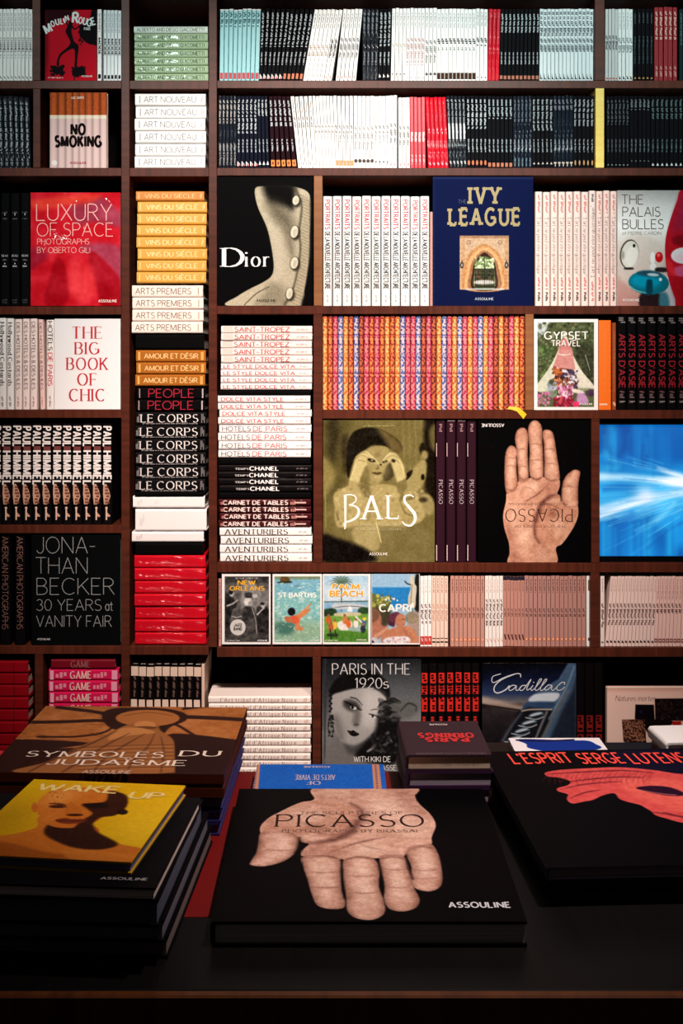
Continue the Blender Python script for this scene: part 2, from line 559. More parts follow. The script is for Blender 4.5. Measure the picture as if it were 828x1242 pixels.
def letter(ch, st):
    g = G.get(ch) or G.get(ch.upper())
    if g is None:
        return .3, []
    wd, strokes = g
    out = []
    ends = []
    for s in strokes:
        ends += [s[0], s[-1]]
    for s in strokes:
        closed = abs(s[0][0] - s[-1][0]) + abs(s[0][1] - s[-1][1]) < 1e-6 and len(s) > 4
        p = list(s)
        if not closed and len(s) == 2 and st['serif'] == 0:      # let plain strokes overlap at joints
            d = np.array(p[1]) - np.array(p[0]); L_ = math.hypot(*d) or 1
            if abs(d[0]) / L_ > .98:
                e = d / L_ * st['wt'] * .45
                p = [tuple(np.array(p[0]) - (e if p[0][0] < .05 else 0)), p[1]]
        out += ribbon(p, st, closed=closed)
        if st['serif'] and not closed:
            for q, r in ((s[0], s[1]), (s[-1], s[-2])):
                if sum(1 for e in ends if abs(e[0] - q[0]) < .05 and abs(e[1] - q[1]) < .05) > 1 and not (len(s) == 2 and abs(s[0][0] - s[1][0]) < .03 and (q[1] in (0, 1))):
                    continue
                dx, dy = q[0] - r[0], q[1] - r[1]
                th = max(st['wt'] * st['c'], .035)
                if st['wt'] > .2:
                    th = st['wt'] * .72
                if abs(dy) > abs(dx) * .8:
                    if not (abs(q[1]) < .02 or abs(q[1] - 1) < .02 or abs(q[1] - .64) < .02):
                        continue
                    y0 = q[1] if q[1] < .3 else q[1] - th
                    hl = st['serif'] / 2
                    x_0 = q[0] - hl
                    if abs(q[1] - .64) < .02:
                        out.append([(x_0, y0), (q[0], y0), (q[0], y0 + th), (x_0, y0 + th)])
                    else:
                        out.append([(x_0, y0), (q[0] + hl, y0), (q[0] + hl, y0 + th), (x_0, y0 + th)])
                elif len(s) == 2:
                    hl = st['serif'] * .45
                    lo, hi = (q[1] - hl, q[1]) if q[1] > .8 else ((q[1], q[1] + hl) if q[1] < .2 else (q[1] - hl * .5, q[1] + hl * .5))
                    out.append([(q[0] - th / 2, lo), (q[0] + th / 2, lo), (q[0] + th / 2, hi), (q[0] - th / 2, hi)])
    return wd, out


_TX = {}


def text(s, st, space=.34):
    """quads of a line of lettering, cap height 1, and its length"""
    key = (s, tuple(sorted(st.items())), space)
    if key in _TX:
        return _TX[key]
    x, out = 0.0, []
    for i, ch in enumerate(s):
        if ch == ' ':
            x += space
            continue
        wd, q = letter(ch, st)
        out += [[(x + a + b * st['slant'], b) for a, b in f] for f in q]
        x += wd + st['gap'] + (.03 if ch in "I'1il" else 0)
    r = (out, max(x - st['gap'], .05))
    _TX[key] = r
    return r


def line_of(s, st, x, y, L=None, H=1.0, align='l', space=.34):
    """quads of lettering with its lower left corner at x, y (y up), length L, cap height H"""
    q, ln = text(s, st, space)
    k = (L / ln) if L else H
    w_ = ln * k
    x0 = x - (w_ / 2 if align == 'c' else w_ if align == 'r' else 0)
    return [[(x0 + a * k, y + b * H) for a, b in f] for f in q]


def ticks(x, y, L, H, seed, fill=.72, n=None):
    """a line of print too small to read: little upright strokes in word groups"""
    r = random.Random(seed)
    n = n or max(3, int(L / (H * .62)))
    p = L / n
    out, k = [], r.randint(3, 7)
    for i in range(n):
        k -= 1
        if k == 0:
            k = r.randint(3, 8)
            continue
        a = x + i * p
        h0, h1 = r.choice(((0, 1), (0, .7), (.0, .7), (.3, 1)))
        out.append([(a, y + h0 * H), (a + p * fill, y + h0 * H), (a + p * fill, y + h1 * H), (a, y + h1 * H)])
    return out


def rect(x0, y0, x1, y1):
    return [[(x0, y0), (x1, y0), (x1, y1), (x0, y1)]]


def disc(cx, cy, rx, ry, n=14):
    return [[(cx + rx * math.cos(2 * math.pi * i / n), cy + ry * math.sin(2 * math.pi * i / n)) for i in range(n)]]


# ------------------------------------------------------------------ pictures printed on covers


def smooth_pts(pts, closed=True, n=6):
    P = [np.array(p, dtype=np.float64) for p in pts]
    m = len(P)
    out = []
    rng_ = range(m) if closed else range(m - 1)
    for i in rng_:
        if closed:
            a, b, c, d = P[(i - 1) % m], P[i], P[(i + 1) % m], P[(i + 2) % m]
        else:
            a, b, c, d = P[max(i - 1, 0)], P[i], P[i + 1], P[min(i + 2, m - 1)]
        for k in range(n):
            t = k / n
            out.append(.5 * ((2 * b) + (c - a) * t + (2 * a - 5 * b + 4 * c - d) * t * t + (3 * b - a - 3 * c + d) * t ** 3))
    if not closed:
        out.append(P[-1])
    return np.array(out)


class Canvas:
    def __init__(self, w_, h_, bg, tf=None):
        self.w, self.h = int(w_), int(h_)
        self.a = np.empty((self.h, self.w, 3)); self.a[:] = bg
        self.tf = tf or (lambda p: p)
        yy, xx = np.mgrid[0:self.h, 0:self.w]
        self.xx, self.yy = xx + .5, yy + .5
        self.rs = np.random.RandomState(5)

    def _mix(self, sl, m, col):
        reg = self.a[sl]
        c = np.asarray(col, dtype=np.float64)
        reg += (c - reg) * m[..., None]

    def _map(self, pts):
        return np.array([self.tf(tuple(p)) for p in pts], dtype=np.float64)

    fk = 1.0      # canvas pixels per unit in which soft edges are given

    def poly(self, pts, col, f=.7, sm=True, al=1.0, tex=0.0):
        f = max(.6, f * self.fk)
        P = self._map(smooth_pts(pts) if sm else pts)
        pad = f * 2 + 1
        x0, y0 = np.floor(P.min(0) - pad).astype(int); x1, y1 = np.ceil(P.max(0) + pad).astype(int)
        x0, y0, x1, y1 = max(x0, 0), max(y0, 0), min(x1, self.w), min(y1, self.h)
        if x1 <= x0 or y1 <= y0:
            return self
        sl = (slice(y0, y1), slice(x0, x1))
        X, Y = self.xx[sl], self.yy[sl]
        ins = np.zeros(X.shape, bool)
        d2 = np.full(X.shape, 1e12)
        for (ax, ay), (bx, by) in zip(P, np.roll(P, -1, 0)):
            dx, dy = bx - ax, by - ay
            L2 = dx * dx + dy * dy + 1e-9
            t = np.clip(((X - ax) * dx + (Y - ay) * dy) / L2, 0, 1)
            d2 = np.minimum(d2, (X - ax - t * dx) ** 2 + (Y - ay - t * dy) ** 2)
            if ay != by:
                c = ((ay > Y) != (by > Y)) & (X < ax + (Y - ay) * dx / dy)
                ins ^= c
        sd = np.sqrt(d2) * np.where(ins, 1, -1)
        m = np.clip(.5 + sd / (2 * f), 0, 1)
        m = m * m * (3 - 2 * m) * al
        if tex:
            m = m * (1 - tex * self.rs.rand(*m.shape))
        self._mix(sl, m, col)
        return self

    def ell(self, cx, cy, rx, ry, col, f=.7, rot=0, al=1.0, tex=0.0):
        r = math.radians(rot)
        pts = []
        for i in range(20):
            a = 2 * math.pi * i / 20
            u, v = rx * math.cos(a), ry * math.sin(a)
            pts.append((cx + u * math.cos(r) - v * math.sin(r), cy + u * math.sin(r) + v * math.cos(r)))
        return self.poly(pts, col, f, False, al, tex)

    def glow(self, cx, cy, rx, ry, col, al=1.0, rot=0):
        """soft round tint"""
        (mx, my), (ex, ey), (fx, fy) = self._map([(cx, cy), (cx + rx, cy), (cx, cy + ry)])
        sx = math.hypot(ex - mx, ey - my); sy = math.hypot(fx - mx, fy - my)
        r = math.radians(rot)
        dx, dy = self.xx - mx, self.yy - my
        u = (dx * math.cos(r) + dy * math.sin(r)) / sx
        v = (-dx * math.sin(r) + dy * math.cos(r)) / sy
        m = np.exp(-(u * u + v * v) * 1.2) * al
        self._mix((slice(None), slice(None)), m, col)
        return self

    def line(self, pts, wd, col, f=.5, sm=True, al=1.0):
        p = smooth_pts(pts, False) if sm and len(pts) > 2 else np.array(pts, dtype=np.float64)
        n = len(p)
        wds = np.interp(np.linspace(0, 1, n), np.linspace(0, 1, len(wd)), wd) if hasattr(wd, '__len__') else np.full(n, wd)
        q = ribbon(p, width=wds)
        out = [f_[0] for f_ in q] + [q[-1][1]] + [q[-1][2]] + [f_[3] for f_ in reversed(q)]
        return self.poly(out, col, f, False, al)

    def letters(self, quads, col, f=.5, al=1.0):
        for q in quads:
            self.poly([(a, -b) for a, b in q], col, f, False, al)
        return self

    def vgrad(self, stops):
        ys = np.linspace(0, 1, self.h)
        for k in range(3):
            self.a[..., k] = np.interp(ys, [s[0] for s in stops], [s[1][k] for s in stops])[:, None]
        return self

    def noise(self, cell, amp, seed=0, mask=None, tint=(1, 1, 1)):
        r = np.random.RandomState(seed)
        gh, gw = int(self.h / cell) + 3, int(self.w / cell) + 3
        g = r.rand(gh, gw) - .5
        fy, fx = self.yy / cell, self.xx / cell
        iy, ix = fy.astype(int), fx.astype(int)
        ty, tx = fy - iy, fx - ix
        ty, tx = ty * ty * (3 - 2 * ty), tx * tx * (3 - 2 * tx)
        v = (g[iy, ix] * (1 - tx) + g[iy, ix + 1] * tx) * (1 - ty) + (g[iy + 1, ix] * (1 - tx) + g[iy + 1, ix + 1] * tx) * ty
        if mask is not None:
            v = v * mask
        self.a += (v * 2 * amp)[..., None] * np.asarray(tint)
        return self

    def specks(self, x0, y0, x1, y1, n, cols, r0, r1, seed=0, al=.9, stretch=1.0, f=.6):
        r = random.Random(seed)
        for _ in range(n):
            s = r.uniform(r0, r1)
            self.ell(r.uniform(x0, x1), r.uniform(y0, y1), s * stretch, s, r.choice(cols), f, r.uniform(-30, 30), al)
        return self

    def clip_to(self, polys, bg, f=1.2, sm=True):
        """keep the picture inside the outlines, bg elsewhere"""
        k = Canvas(self.w, self.h, (0, 0, 0), self.tf)
        k.fk = self.fk
        for p in polys:
            k.poly(p, (1, 1, 1), f, sm)
        m = k.a[..., :1]
        self.a = self.a * m + np.asarray(bg, dtype=np.float64) * (1 - m)
        return self

    def img(self):
        return np.clip(self.a, 0, 255)

# ------------------------------------------------------------------ books
K = D / F            # metres per picture pixel at the bookcase's front
EPS = 0.0004

# a book's own axes: thickness along x (front cover at +x), spine at y = 0, foot at z = 0
M_UP = Matrix(((1, 0, 0), (0, 1, 0), (0, 0, 1)))            # standing, spine outward
M_FACE = Matrix(((0, 1, 0), (-1, 0, 0), (0, 0, 1)))         # standing, front cover outward
M_FLAT = Matrix(((0, 0, -1), (0, 1, 0), (1, 0, 0)))         # lying, spine outward
M_OPEN = Matrix(((0, 1, 0), (0, 0, 1), (1, 0, 0)))          # lying face up, head away


def place(o, rot, loc, extra=None):
    m = rot.to_4x4()
    if extra is not None:
        m = extra.to_4x4() @ m
    o.matrix_world = Matrix.Translation(loc) @ m


def cover_mesh(mb, t, h, w, m, b=0.0025, rnd=None):
    """the case of a book: two boards and a rounded spine, open at the fore-edge"""
    r = min(t * .32, .006) if rnd is None else rnd
    r = max(r, .0008)
    ht = t / 2
    outer, inner = [(-ht, w)], [(-ht + b, w)]
    bulge = []
    n = 5
    for i in range(n + 1):
        a = math.pi / 2 * i / n
        bulge.append((-ht + r - r * math.cos(a), r - r * math.sin(a)))
    outer += bulge + [(-x, y) for x, y in reversed(bulge)]
    k = len(bulge)
    inner += [(-ht + b, b + r)] * (k - 1) + [(-ht + b, b)] + [(ht - b, b)] + [(ht - b, b + r)] * (k - 1)
    outer.append((ht, w)); inner.append((ht - b, w))
    N = len(outer)
    vs_ = [(x, y, 0) for x, y in outer] + [(x, y, h) for x, y in outer] + [(x, y, 0) for x, y in inner] + [(x, y, h) for x, y in inner]
    fs = []
    for i in range(N - 1):
        j = i + 1
        fs.append((i, j, N + j, N + i))
        fs.append((2 * N + j, 2 * N + i, 3 * N + i, 3 * N + j))
        fs.append((N + i, N + j, 3 * N + j, 3 * N + i))
        fs.append((j, i, 2 * N + i, 2 * N + j))
    fs.append((0, N, 3 * N, 2 * N))
    fs.append((2 * N - 1, N - 1, 3 * N - 1, 4 * N - 1))
    mb.add(vs_, fs, m)


def spine_deco(mb, spec, t, h):
    for j, it in enumerate(spec):
        to3 = lambda u, v: (v, -EPS - j * 1.5e-4, h - u)
        k = it[0]
        if k == 't':
            _, s, st, u0, u1, hf, c = it[:7]
            v = it[7] if len(it) > 7 else 0
            q = line_of(s, st, u0 * h, (v - hf / 2) * t, (u1 - u0) * h, hf * t)
        elif k == 'r':          # lettering read the other way up
            _, s, st, u0, u1, hf, c = it[:7]
            q = [[(h * (u0 + u1) - a, -b_) for a, b_ in f] for f in line_of(s, st, u0 * h, -hf / 2 * t, (u1 - u0) * h, hf * t)]
        elif k == 'k':
            _, u0, u1, hf, c, seed = it[:6]
            v = it[6] if len(it) > 6 else 0
            q = ticks(u0 * h, (v - hf / 2) * t, (u1 - u0) * h, hf * t, seed)
        elif k == 'b':
            _, u0, u1, v0, v1, c = it
            q = rect(u0 * h, v0 * t, u1 * h, v1 * t)
        elif k == 'd':
            _, u, v, ru, rv, c = it
            q = disc(u * h, v * t, ru * h, rv * t)
        elif k == 'p':
            _, pts, c = it
            q = [[(u * h, v * t) for u, v in pts]]
        elif k == 'h':          # a word set across the spine
            _, s, st, u, wf, hf, c = it[:7]
            q = [[(-b_, a) for a, b_ in f] for f in line_of(s, st, 0, 0, wf * t, hf * h, 'c')]
            q = [[(a + u * h, b_) for a, b_ in f] for f in q]
        mb.flat(q, to3, c if not isinstance(c, tuple) else paper(c))


def slim_book(name, t, h, w, m, spec, page=(225, 215, 205)):
    """a slim volume of which only the spine shows: one mesh, case and pages"""
    mb = MB()
    cover_mesh(mb, t, h, w, m, b=min(.0015, t * .2), rnd=min(t * .2, .0015))
    spine_deco(mb, spec, t, h)
    b = min(.0015, t * .2)
    mb.box((-t / 2 + b, b + .001, .002), (t / 2 - b, w - .003, h - .002), page_mat(page))
    return mb.link(name)


def hard_book(name, t, h, w, m, spine=(), front=None, page=(236, 226, 214), b=None, rnd=None, ribbon_=None, jacket='cover'):
    """a bound book: an Empty at its foot with a case and a block of pages; front(mb) prints on the front board"""
    root = empty(name)
    b = b if b is not None else min(.003, t * .16)
    mb = MB()
    cover_mesh(mb, t, h, w, m, b, rnd)
    spine_deco(mb, spine, t, h)
    if front:
        front(mb, t, h, w)
    c = mb.link(jacket, root)
    pg = MB()
    pg.box((-t / 2 + b, b + .002, .003), (t / 2 - b, w - .002, h - .003), page_mat(page))
    p = pg.link('pages', root)
    KIDS[root.name] = [c, p]
    return root


def hold(root, child):
    child.parent = root
    KIDS.setdefault(root.name, []).append(child)
    return child


RND = random.Random(11)


def run_up(make, n, x0, x1, ytop, ybot, label, cat='book', group=None, dx=(0, 0), d=D + .010, jit=.004, gapf=.07, vary=.008, x1t=None, fixed=None):
    """n standing books side by side, x0..x1 at the foot, the heads shifted by dx pixels (first, last). make(t, h) builds the first; label(i) words"""
    p = (x1 - x0) / n
    k = d / F
    t = (p * (1 - gapf) - max(0.0, (dx[0] - dx[1]) / max(n - 1, 1))) * k
    h = (ybot - ytop) * k
    proto = None
    for i in range(n):
        lean = dx[0] + (dx[1] - dx[0]) * (i / max(n - 1, 1))
        ang = math.atan2(lean, ybot - ytop)
        if proto is None:
            o = proto = make(t, h)
        else:
            o = copy_tree(proto)
        xl = W(x0 + p * i, 0, d).x
        xr = xl + p * k
        z0 = W(0, ybot, D).z + .0006
        y = d + RND.uniform(0, jit)
        pv = xr - p * k * gapf / 2 if ang > 0 else xl + p * k * gapf / 2
        loc_c = (-t / 2 if ang > 0 else t / 2)
        R = Matrix.Rotation(ang, 3, 'Y')
        sc = 1 - RND.uniform(0, vary)
        m = Matrix.Translation((pv, y, z0)) @ R.to_4x4() @ Matrix.Translation((loc_c, 0, 0)) @ Matrix.Diagonal((1, 1, sc, 1))
        o.matrix_world = m
        tag(o, label(i), cat, group)
    return proto


def stack_flat(make, n, x0, x1, ytop, ybot, label, cat='book', group=None, d=D + .010, jx=.8, jrot=.3, d_j=.006):
    """n lying books, spines outward; i counts from the top"""
    k = d / F
    p = (ybot - ytop) / n
    t = p * k * .965
    h = (x1 - x0) * k
    proto = None
    for i in range(n):
        o = make(t, h) if proto is None else copy_tree(proto)
        proto = proto or o
        j = RND.uniform(-jx, jx)
        zc = W(0, ytop + p * (i + 1), D).z + .0006 + t / 2
        R = Matrix.Rotation(math.radians(RND.uniform(-jrot, jrot)), 3, 'Z')
        place(o, M_FLAT, (W(x1 + j, 0, d).x, d + RND.uniform(0, d_j), zc), R)
        tag(o, label(i), cat, group)
    return proto


def face_front(img, quads, rect_px, wrap=False, rough=.4, back=None):
    """what is printed on a front board: picture img over all of it, lettering as (quads in px, -py; colour)"""
    x0, y0, x1, y1 = rect_px

    def f(mb, t, h, w):
        if img is not None:
            mb.grid(img, lambda s, q: (t / 2 + EPS * .5, s * w, h * (1 - q)), printed(wrap, rough))
        kx, ky = w / (x1 - x0), h / (y1 - y0)
        for j, (q, c) in enumerate(quads):
            mb.flat(q, lambda a, b: (t / 2 + EPS * 1.3 + j * 2.2e-4, (a - x0) * kx, h - (-b - y0) * ky), paper(c) if isinstance(c, tuple) else c)
    return f


def face_out(name, rect_px, t, base, img, quads, label, d=D + .008, wrap=False, page=(236, 226, 214), spine=(), group=None, cat='book', rough=.55, base_m=None):
    x0, y0, x1, y1 = rect_px
    k = d / F
    m = base_m or (wrapped(base) if wrap else paper(base))
    o = hard_book(name, t, (y1 - y0) * k, (x1 - x0) * k, m, spine, face_front(img, quads, rect_px, wrap, rough), page)
    p = W(x0, y1, d)
    place(o, M_FACE, (p.x, d + t / 2, W(x0, y1, D).z + .0006))
    tag(o, label, cat, group)
    return o


def canvas_px(rect_px, res, bg, org=None, sc=1.0):
    """a canvas over rect_px; points are given in the zoomed crop whose origin is org and whose scale is sc"""
    x0, y0, x1, y1 = rect_px
    ox, oy = org if org else (0, 0)
    cv = Canvas((x1 - x0) * res, (y1 - y0) * res, bg, lambda p: ((ox + p[0] / sc - x0) * res, (oy + p[1] / sc - y0) * res))
    cv.fk = res / sc * 1.7
    return cv


def tl(s, st, x, y, L, H, c, align='l', space=.34):
    """lettering for a front: x, y = lower left corner in picture pixels"""
    return (line_of(s, st, x, -y, L, H, align, space), c)

# ------------------------------------------------------------------ the room
WALNUT = wood('dark_walnut', (64, 30, 21), (88, 42, 29))
WALNUT_H = wood('dark_walnut_boards', (66, 31, 21), (92, 43, 29), stretch=(12, 1, 1))
OAK = wood('tan_oak', (128, 82, 50), (150, 100, 64))
PALE = wood('pale_maple', (242, 202, 92), (252, 222, 128))
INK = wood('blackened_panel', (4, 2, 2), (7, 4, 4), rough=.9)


def struct(name, lo, hi, m):
    mb = MB()
    mb.box(lo, hi, m)
    o = mb.link(name)
    o['kind'] = 'structure'
    return o


struct('floor', (-2.6, -0.6, -0.05), (2.6, 4.3, 0.0), wood('floor_planks', (40, 22, 14), (66, 36, 22), stretch=(1, 10, 1)))
struct('wall_back', (-2.6, 4.12, 0.0), (2.6, 4.2, 3.2), paper((60, 50, 46), .8))

# ------------------------------------------------------------------ the bookcase
case = empty('bookcase')
case.location = (0, D, 0)
tag(case, 'dark walnut bookcase of many compartments filled with art books', 'bookcase')
DEPTH = .30


def part(name, x0, y0, x1, y1, m, back=DEPTH, front=0.0, bev=.0012):
    """a board whose front shows at the picture's x0..x1, y0..y1"""
    a, b = W(x0, y1), W(x1, y0)
    mb = MB()
    mb.box((a.x, front, a.z), (b.x, back, b.z), m, bev)
    return mb.link(name, case)


X0, X1 = -60, 900
YT, YB = -14, 1060
for x0, x1 in ((147, 157), (253, 263)):
    part('upright', x0, YT, x1, YB if x0 < 200 else 785, WALNUT)
part('upright', X0 - 10, YT, X0, YB, WALNUT)
part('upright', X1, YT, X1 + 10, YB, WALNUT)
part('top_board', X0, YT - 6, X1, -2, WALNUT_H, front=.001)
# shelf boards: left bay
for y in (97.5, 203.5, 371.5, 497, 637, 783.5, 950):
    part('shelf_board', X0, y, 147, y + 10, WALNUT_H, front=.001)
for y in (97.5, 203.5, 784, 950):
    part('shelf_board', 157, y, 253, y + 10.5, WALNUT_H, front=.001)
for y0, y1 in ((97.5, 107), (203.5, 213), (371, 381), (785.5, 797)):
    part('shelf_board', 263, y0, X1, y1, WALNUT_H, front=.001)
part('shelf_board', 391, 497.5, X1, 508, WALNUT_H, front=.001)
part('shelf_board', 263, 683, X1, 694.5, WALNUT_H, front=.001)
part('shelf_board', 253, 950, X1, 960.5, WALNUT_H, front=.001)
# uprights between two boards
part('upright', 39, -2, 49, 97.5, WALNUT)
part('upright', 40, 107.5, 49, 203.5, WALNUT)
part('upright', 42, 793.5, 52, 950, WALNUT)
part('upright', 721, -2, 733, 97.5, WALNUT)
part('upright', 380, 381, 391, 683, WALNUT)
part('upright', 379, 797, 389, 950, WALNUT)
part('upright', 717, 508, 727, 683, WALNUT)
part('upright', 716, 694.5, 727, 785.5, WALNUT)
# uprights with a pale raw edge
for o in (part('raw_edged_upright', 722, 107, 732.5, 203.5, PALE),):
    o['label'] = 'pale yellow raw wood upright'
for b in ((380.5, 213, 391, 371), (637, 381, 647, 497.5)):
    part('raw_edged_upright', *b, OAK)['label'] = 'tan raw wood upright'
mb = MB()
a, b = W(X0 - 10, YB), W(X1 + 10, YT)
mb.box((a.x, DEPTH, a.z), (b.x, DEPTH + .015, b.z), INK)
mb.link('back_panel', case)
# a closed plinth carries the case down to the floor
mb = MB()
mb.box((a.x, .02, 0.0), (b.x, DEPTH, a.z), WALNUT_H, .002)
mb.link('plinth', case)

# ------------------------------------------------------------------ slim volumes standing on the shelves
WHT = (255, 253, 250)
PINKW = (255, 236, 228)
BLK = (14, 14, 18)
NAVY = (12, 18, 34)
GREYT = (150, 155, 160)
DKT = (70, 74, 82)
PALET = (196, 206, 210)
RED = (214, 16, 40)
SW = .165


def slim(base, spec, page=(225, 215, 205), mat=None, name='slim_book'):
    return lambda t, h: slim_book(name, t, h, SW, mat or paper(base, .4), spec, page)


def lab(desc, anchor):
    return lambda i: '%s %s %s' % (ORD[i + 1], desc, anchor)


def white(title_u, tc, mark=None, top=(.06, .27, (190, 192, 196)), hf=.62, base=WHT, two=None, seed=3):
    dk = lambda c_: tuple(int(v * .72) for v in c_)
    tc, top, two = dk(tc), (top[0], top[1], dk(top[2])), two and (two[0], two[1], dk(two[2]))
    s = [('k', top[0], top[1], .36, top[2], seed)]
    s.append(('k', title_u[0], title_u[1], hf, tc, seed + 1))
    if two:
        s.append(('k', two[0], two[1], .42, two[2], seed + 2))
    if mark:
        s += mark
    return slim(base, s)


def black(title_u, mark=None, base=BLK, tc=PALET, seed=5, auth=(.60, .78), hf=.5):
    s = [('k', title_u[0], title_u[1], hf, tc, seed), ('k', auth[0], auth[1], .34, tc, seed + 1)]
    return slim(base, s + (mark or []))


R1 = dict(ytop=9.7, ybot=97.5)
R2 = dict(ytop=115.6, ybot=203.5)
TOP = 'on the top shelf'
SEC = 'on the second shelf'

# top shelf, bay at the far left
run_up(slim(WHT, [('k', .06, .32, .4, GREYT, 1), ('t', 'CHANEL', BOLD, .40, .61, .5, (60, 60, 66)), ('k', .63, .69, .36, GREYT, 2), ('p', [(.92, -.3), (.955, .25), (.97, .3), (.96, -.05)], (40, 40, 46))]),
       9, -1.6, 39, **R1, label=lab('slim white book before the red dancer cover', 'in the top bay'), group='white fashion volumes in the top bay', dx=(0, 0))
run_up(slim(WHT, [('k', .06, .32, .4, GREYT, 1), ('t', 'MODE', HEAVY, .40, .63, .5, (46, 50, 58)), ('d', .92, 0, .018, .34, (18, 18, 22)), ('b', .93, .965, -.3, .3, (18, 18, 22))]),
       1, 117.6, 123.2, 10, 97.5, label=lambda i: 'slim white book standing tight against the red dancer cover', group=None)
run_up(slim((238, 246, 248), [('k', .05, .32, .45, (170, 190, 196), 1), ('t', 'MODE', HEAVY, .41, .64, .55, (46, 50, 58)), ('d', .93, 0, .016, .3, (18, 18, 22)), ('b', .935, .97, -.3, .3, (18, 18, 22))]),
       5, 125.2, 147, 11.5, 97.5, label=lab('slim white book behind the gap beside the red dancer cover,', 'top bay'), group='white volumes beside the dancer cover')

# top shelf, the long bay
run_up(slim((138, 208, 214), [('k', .05, .25, .62, (28, 74, 84), 8), ('b', .885, .97, -.36, .36, (196, 22, 54)), ('b', .0, .02, -.5, .5, (232, 244, 246))]),
       9, 265.8, 313.8, **R1, label=lab('slim teal book with red foot label', TOP), group='teal volumes on the top shelf', dx=(1, 2.5), vary=.015)
mk_red = [('p', [(.90, -.4), (.97, -.4), (.97, .4), (.94, .3)], (238, 232, 228)), ('p', [(.92, -.1), (.97, -.1), (.97, .4)], (206, 40, 44))]
mk_org = [('b', .90, .975, -.32, .32, (202, 104, 58))]
run_up(black((.05, .53), mk_red), 6, 313.8, 342, **R1, label=lab('slim black book with red and white foot mark', 'after the teal spines'), group='black volumes after the teal spines', dx=(3, 10))
run_up(black((.07, .53), mk_org), 5, 342, 366.8, **R1, label=lab('slim black book with orange foot mark', 'after the teal spines, top shelf'), group='black orange-marked volumes, top shelf', dx=(10.5, 14.2))
run_up(white((.50, .66), (228, 188, 160), [('k', .92, .95, .4, (150, 150, 160), 9)]), 5, 367.2, 392.5, **R1,
       label=lab('leaning slim white book with faint orange title', TOP), group='leaning white volumes, faint titles', dx=(14.4, 14.4))
run_up(white((.41, .68), (96, 100, 112), [('k', .93, .965, .5, (220, 90, 80), 7)], two=(.43, .66, DKT)), 2, 392.5, 402, **R1,
       label=lab('leaning slim white book before the dark gap', TOP), group='leaning white volumes before the gap', dx=(14.2, 14.0))
run_up(white((.40, .68), (104, 106, 116), [('k', .93, .965, .6, (222, 80, 76), 17)]), 5, 406.4, 431.6, **R1,
       label=lab('leaning slim white book past the dark gap', TOP), group='leaning white volumes past the gap', dx=(9.5, 8.2))
FILM_B = wrapped((22, 26, 34), 'film_wrapped_black', 1.0, 44, .16)
FILM_B2 = wrapped((16, 24, 36), 'film_wrapped_blue_black', 1.0, 50, .10)
FILM_R = wrapped((214, 18, 40), 'film_wrapped_red', 1.0, 46, .14)
film_dec = [('k', .05, .36, .5, (120, 128, 138), 4), ('k', .60, .78, .34, (130, 138, 146), 5)]
run_up(slim(BLK, film_dec, mat=FILM_B), 4, 439.5, 458, **R1, label=lab('film-wrapped slim black book', 'between white runs, top shelf'), group='film-wrapped black volumes, top shelf', dx=(0, 1.5))
run_up(black((.05, .52), [('p', [(.90, -.25), (.94, .3), (.955, -.3)], (226, 220, 214))]), 3, 458.2, 473, **R1,
       label=lab('slim black book just before the long white run,', 'top shelf'), group='three black volumes, top shelf', dx=(2, 2))
fig = [('b', .895, .96, -.07, .07, (44, 34, 30)), ('b', .895, .91, -.24, .24, (44, 34, 30))]
R1b = dict(ytop=8.8, ybot=97.5)
run_up(white((.48, .58), (244, 224, 196), fig), 4, 473.4, 492, **R1b, label=lab('white book with little pin-like foot mark', TOP), group='white pin-marked volumes', dx=(1.8, 1))
run_up(white((.41, .79), (230, 138, 138), [('p', [(.93, -.35), (.955, .1), (.97, .4), (.96, -.1)], (30, 28, 30))]), 5, 492, 514.6, **R1b,
       label=lab('white book with long pink title', TOP), group='white pink-titled volumes', dx=(1, .8))
run_up(white((.44, .78), (128, 126, 130), [('d', .905, 0, .022, .38, (80, 76, 76))], top=(.06, .27, (150, 150, 154))), 3, 514.6, 529.4, **R1b,
       label=lab('white book with long grey title and round foot mark', TOP), group='white grey-titled volumes', dx=(.8, .5))
run_up(white((.41, .52), (26, 28, 32), [('b', .885, .975, -.42, .42, (66, 38, 24))], hf=.7, two=(.53, .58, (90, 94, 100)), top=(.06, .27, (176, 182, 188))), 10, 529.4, 577, **R1,
       label=lab('white book with black block title and brown foot', TOP), group='white brown-footed volumes', dx=(.5, .3), gapf=.05)
run_up(white((.40, .52), (34, 38, 44), [('p', [(.935, -.2), (.95, .25), (.965, -.2)], (40, 44, 48))], hf=.66, top=(.04, .24, (140, 166, 172))), 3, 577, 591, **R1,
       label=lab('white book with arrow foot mark beside the red wrapped ones,', 'top shelf'), group='white arrow-marked volumes', dx=(.2, .6))
run_up(slim(RED, [('k', .05, .5, .3, (230, 90, 100), 4)], mat=FILM_R), 3, 591, 605, **R1, label=lab('film-wrapped red slim book', TOP), group='film-wrapped red volumes, top shelf', dx=(1.6, 2))
run_up(black((.07, .33), [('b', .925, .975, -.36, .36, (178, 96, 62))], seed=12), 10, 605, 653.6, **R1, label=lab('slim black book after the red wrapped ones,', 'top shelf'), group='black brown-footed volumes, top shelf', dx=(2, 1.6))
run_up(slim((226, 238, 240), [('k', .04, .15, .66, (60, 78, 88), 2), ('k', .17, .38, .7, (44, 60, 70), 3), ('k', .41, .60, .68, (52, 66, 76), 4), ('p', [(.885, -.3), (.975, -.3), (.975, .35), (.95, -.05)], (40, 46, 54))]),
       14, 653.8, 719.6, **R1, label=lab('white book with long dark title before the dark upright,', 'top shelf'), group='white dark-titled volumes, top shelf', dx=(.6, .2), gapf=.06)
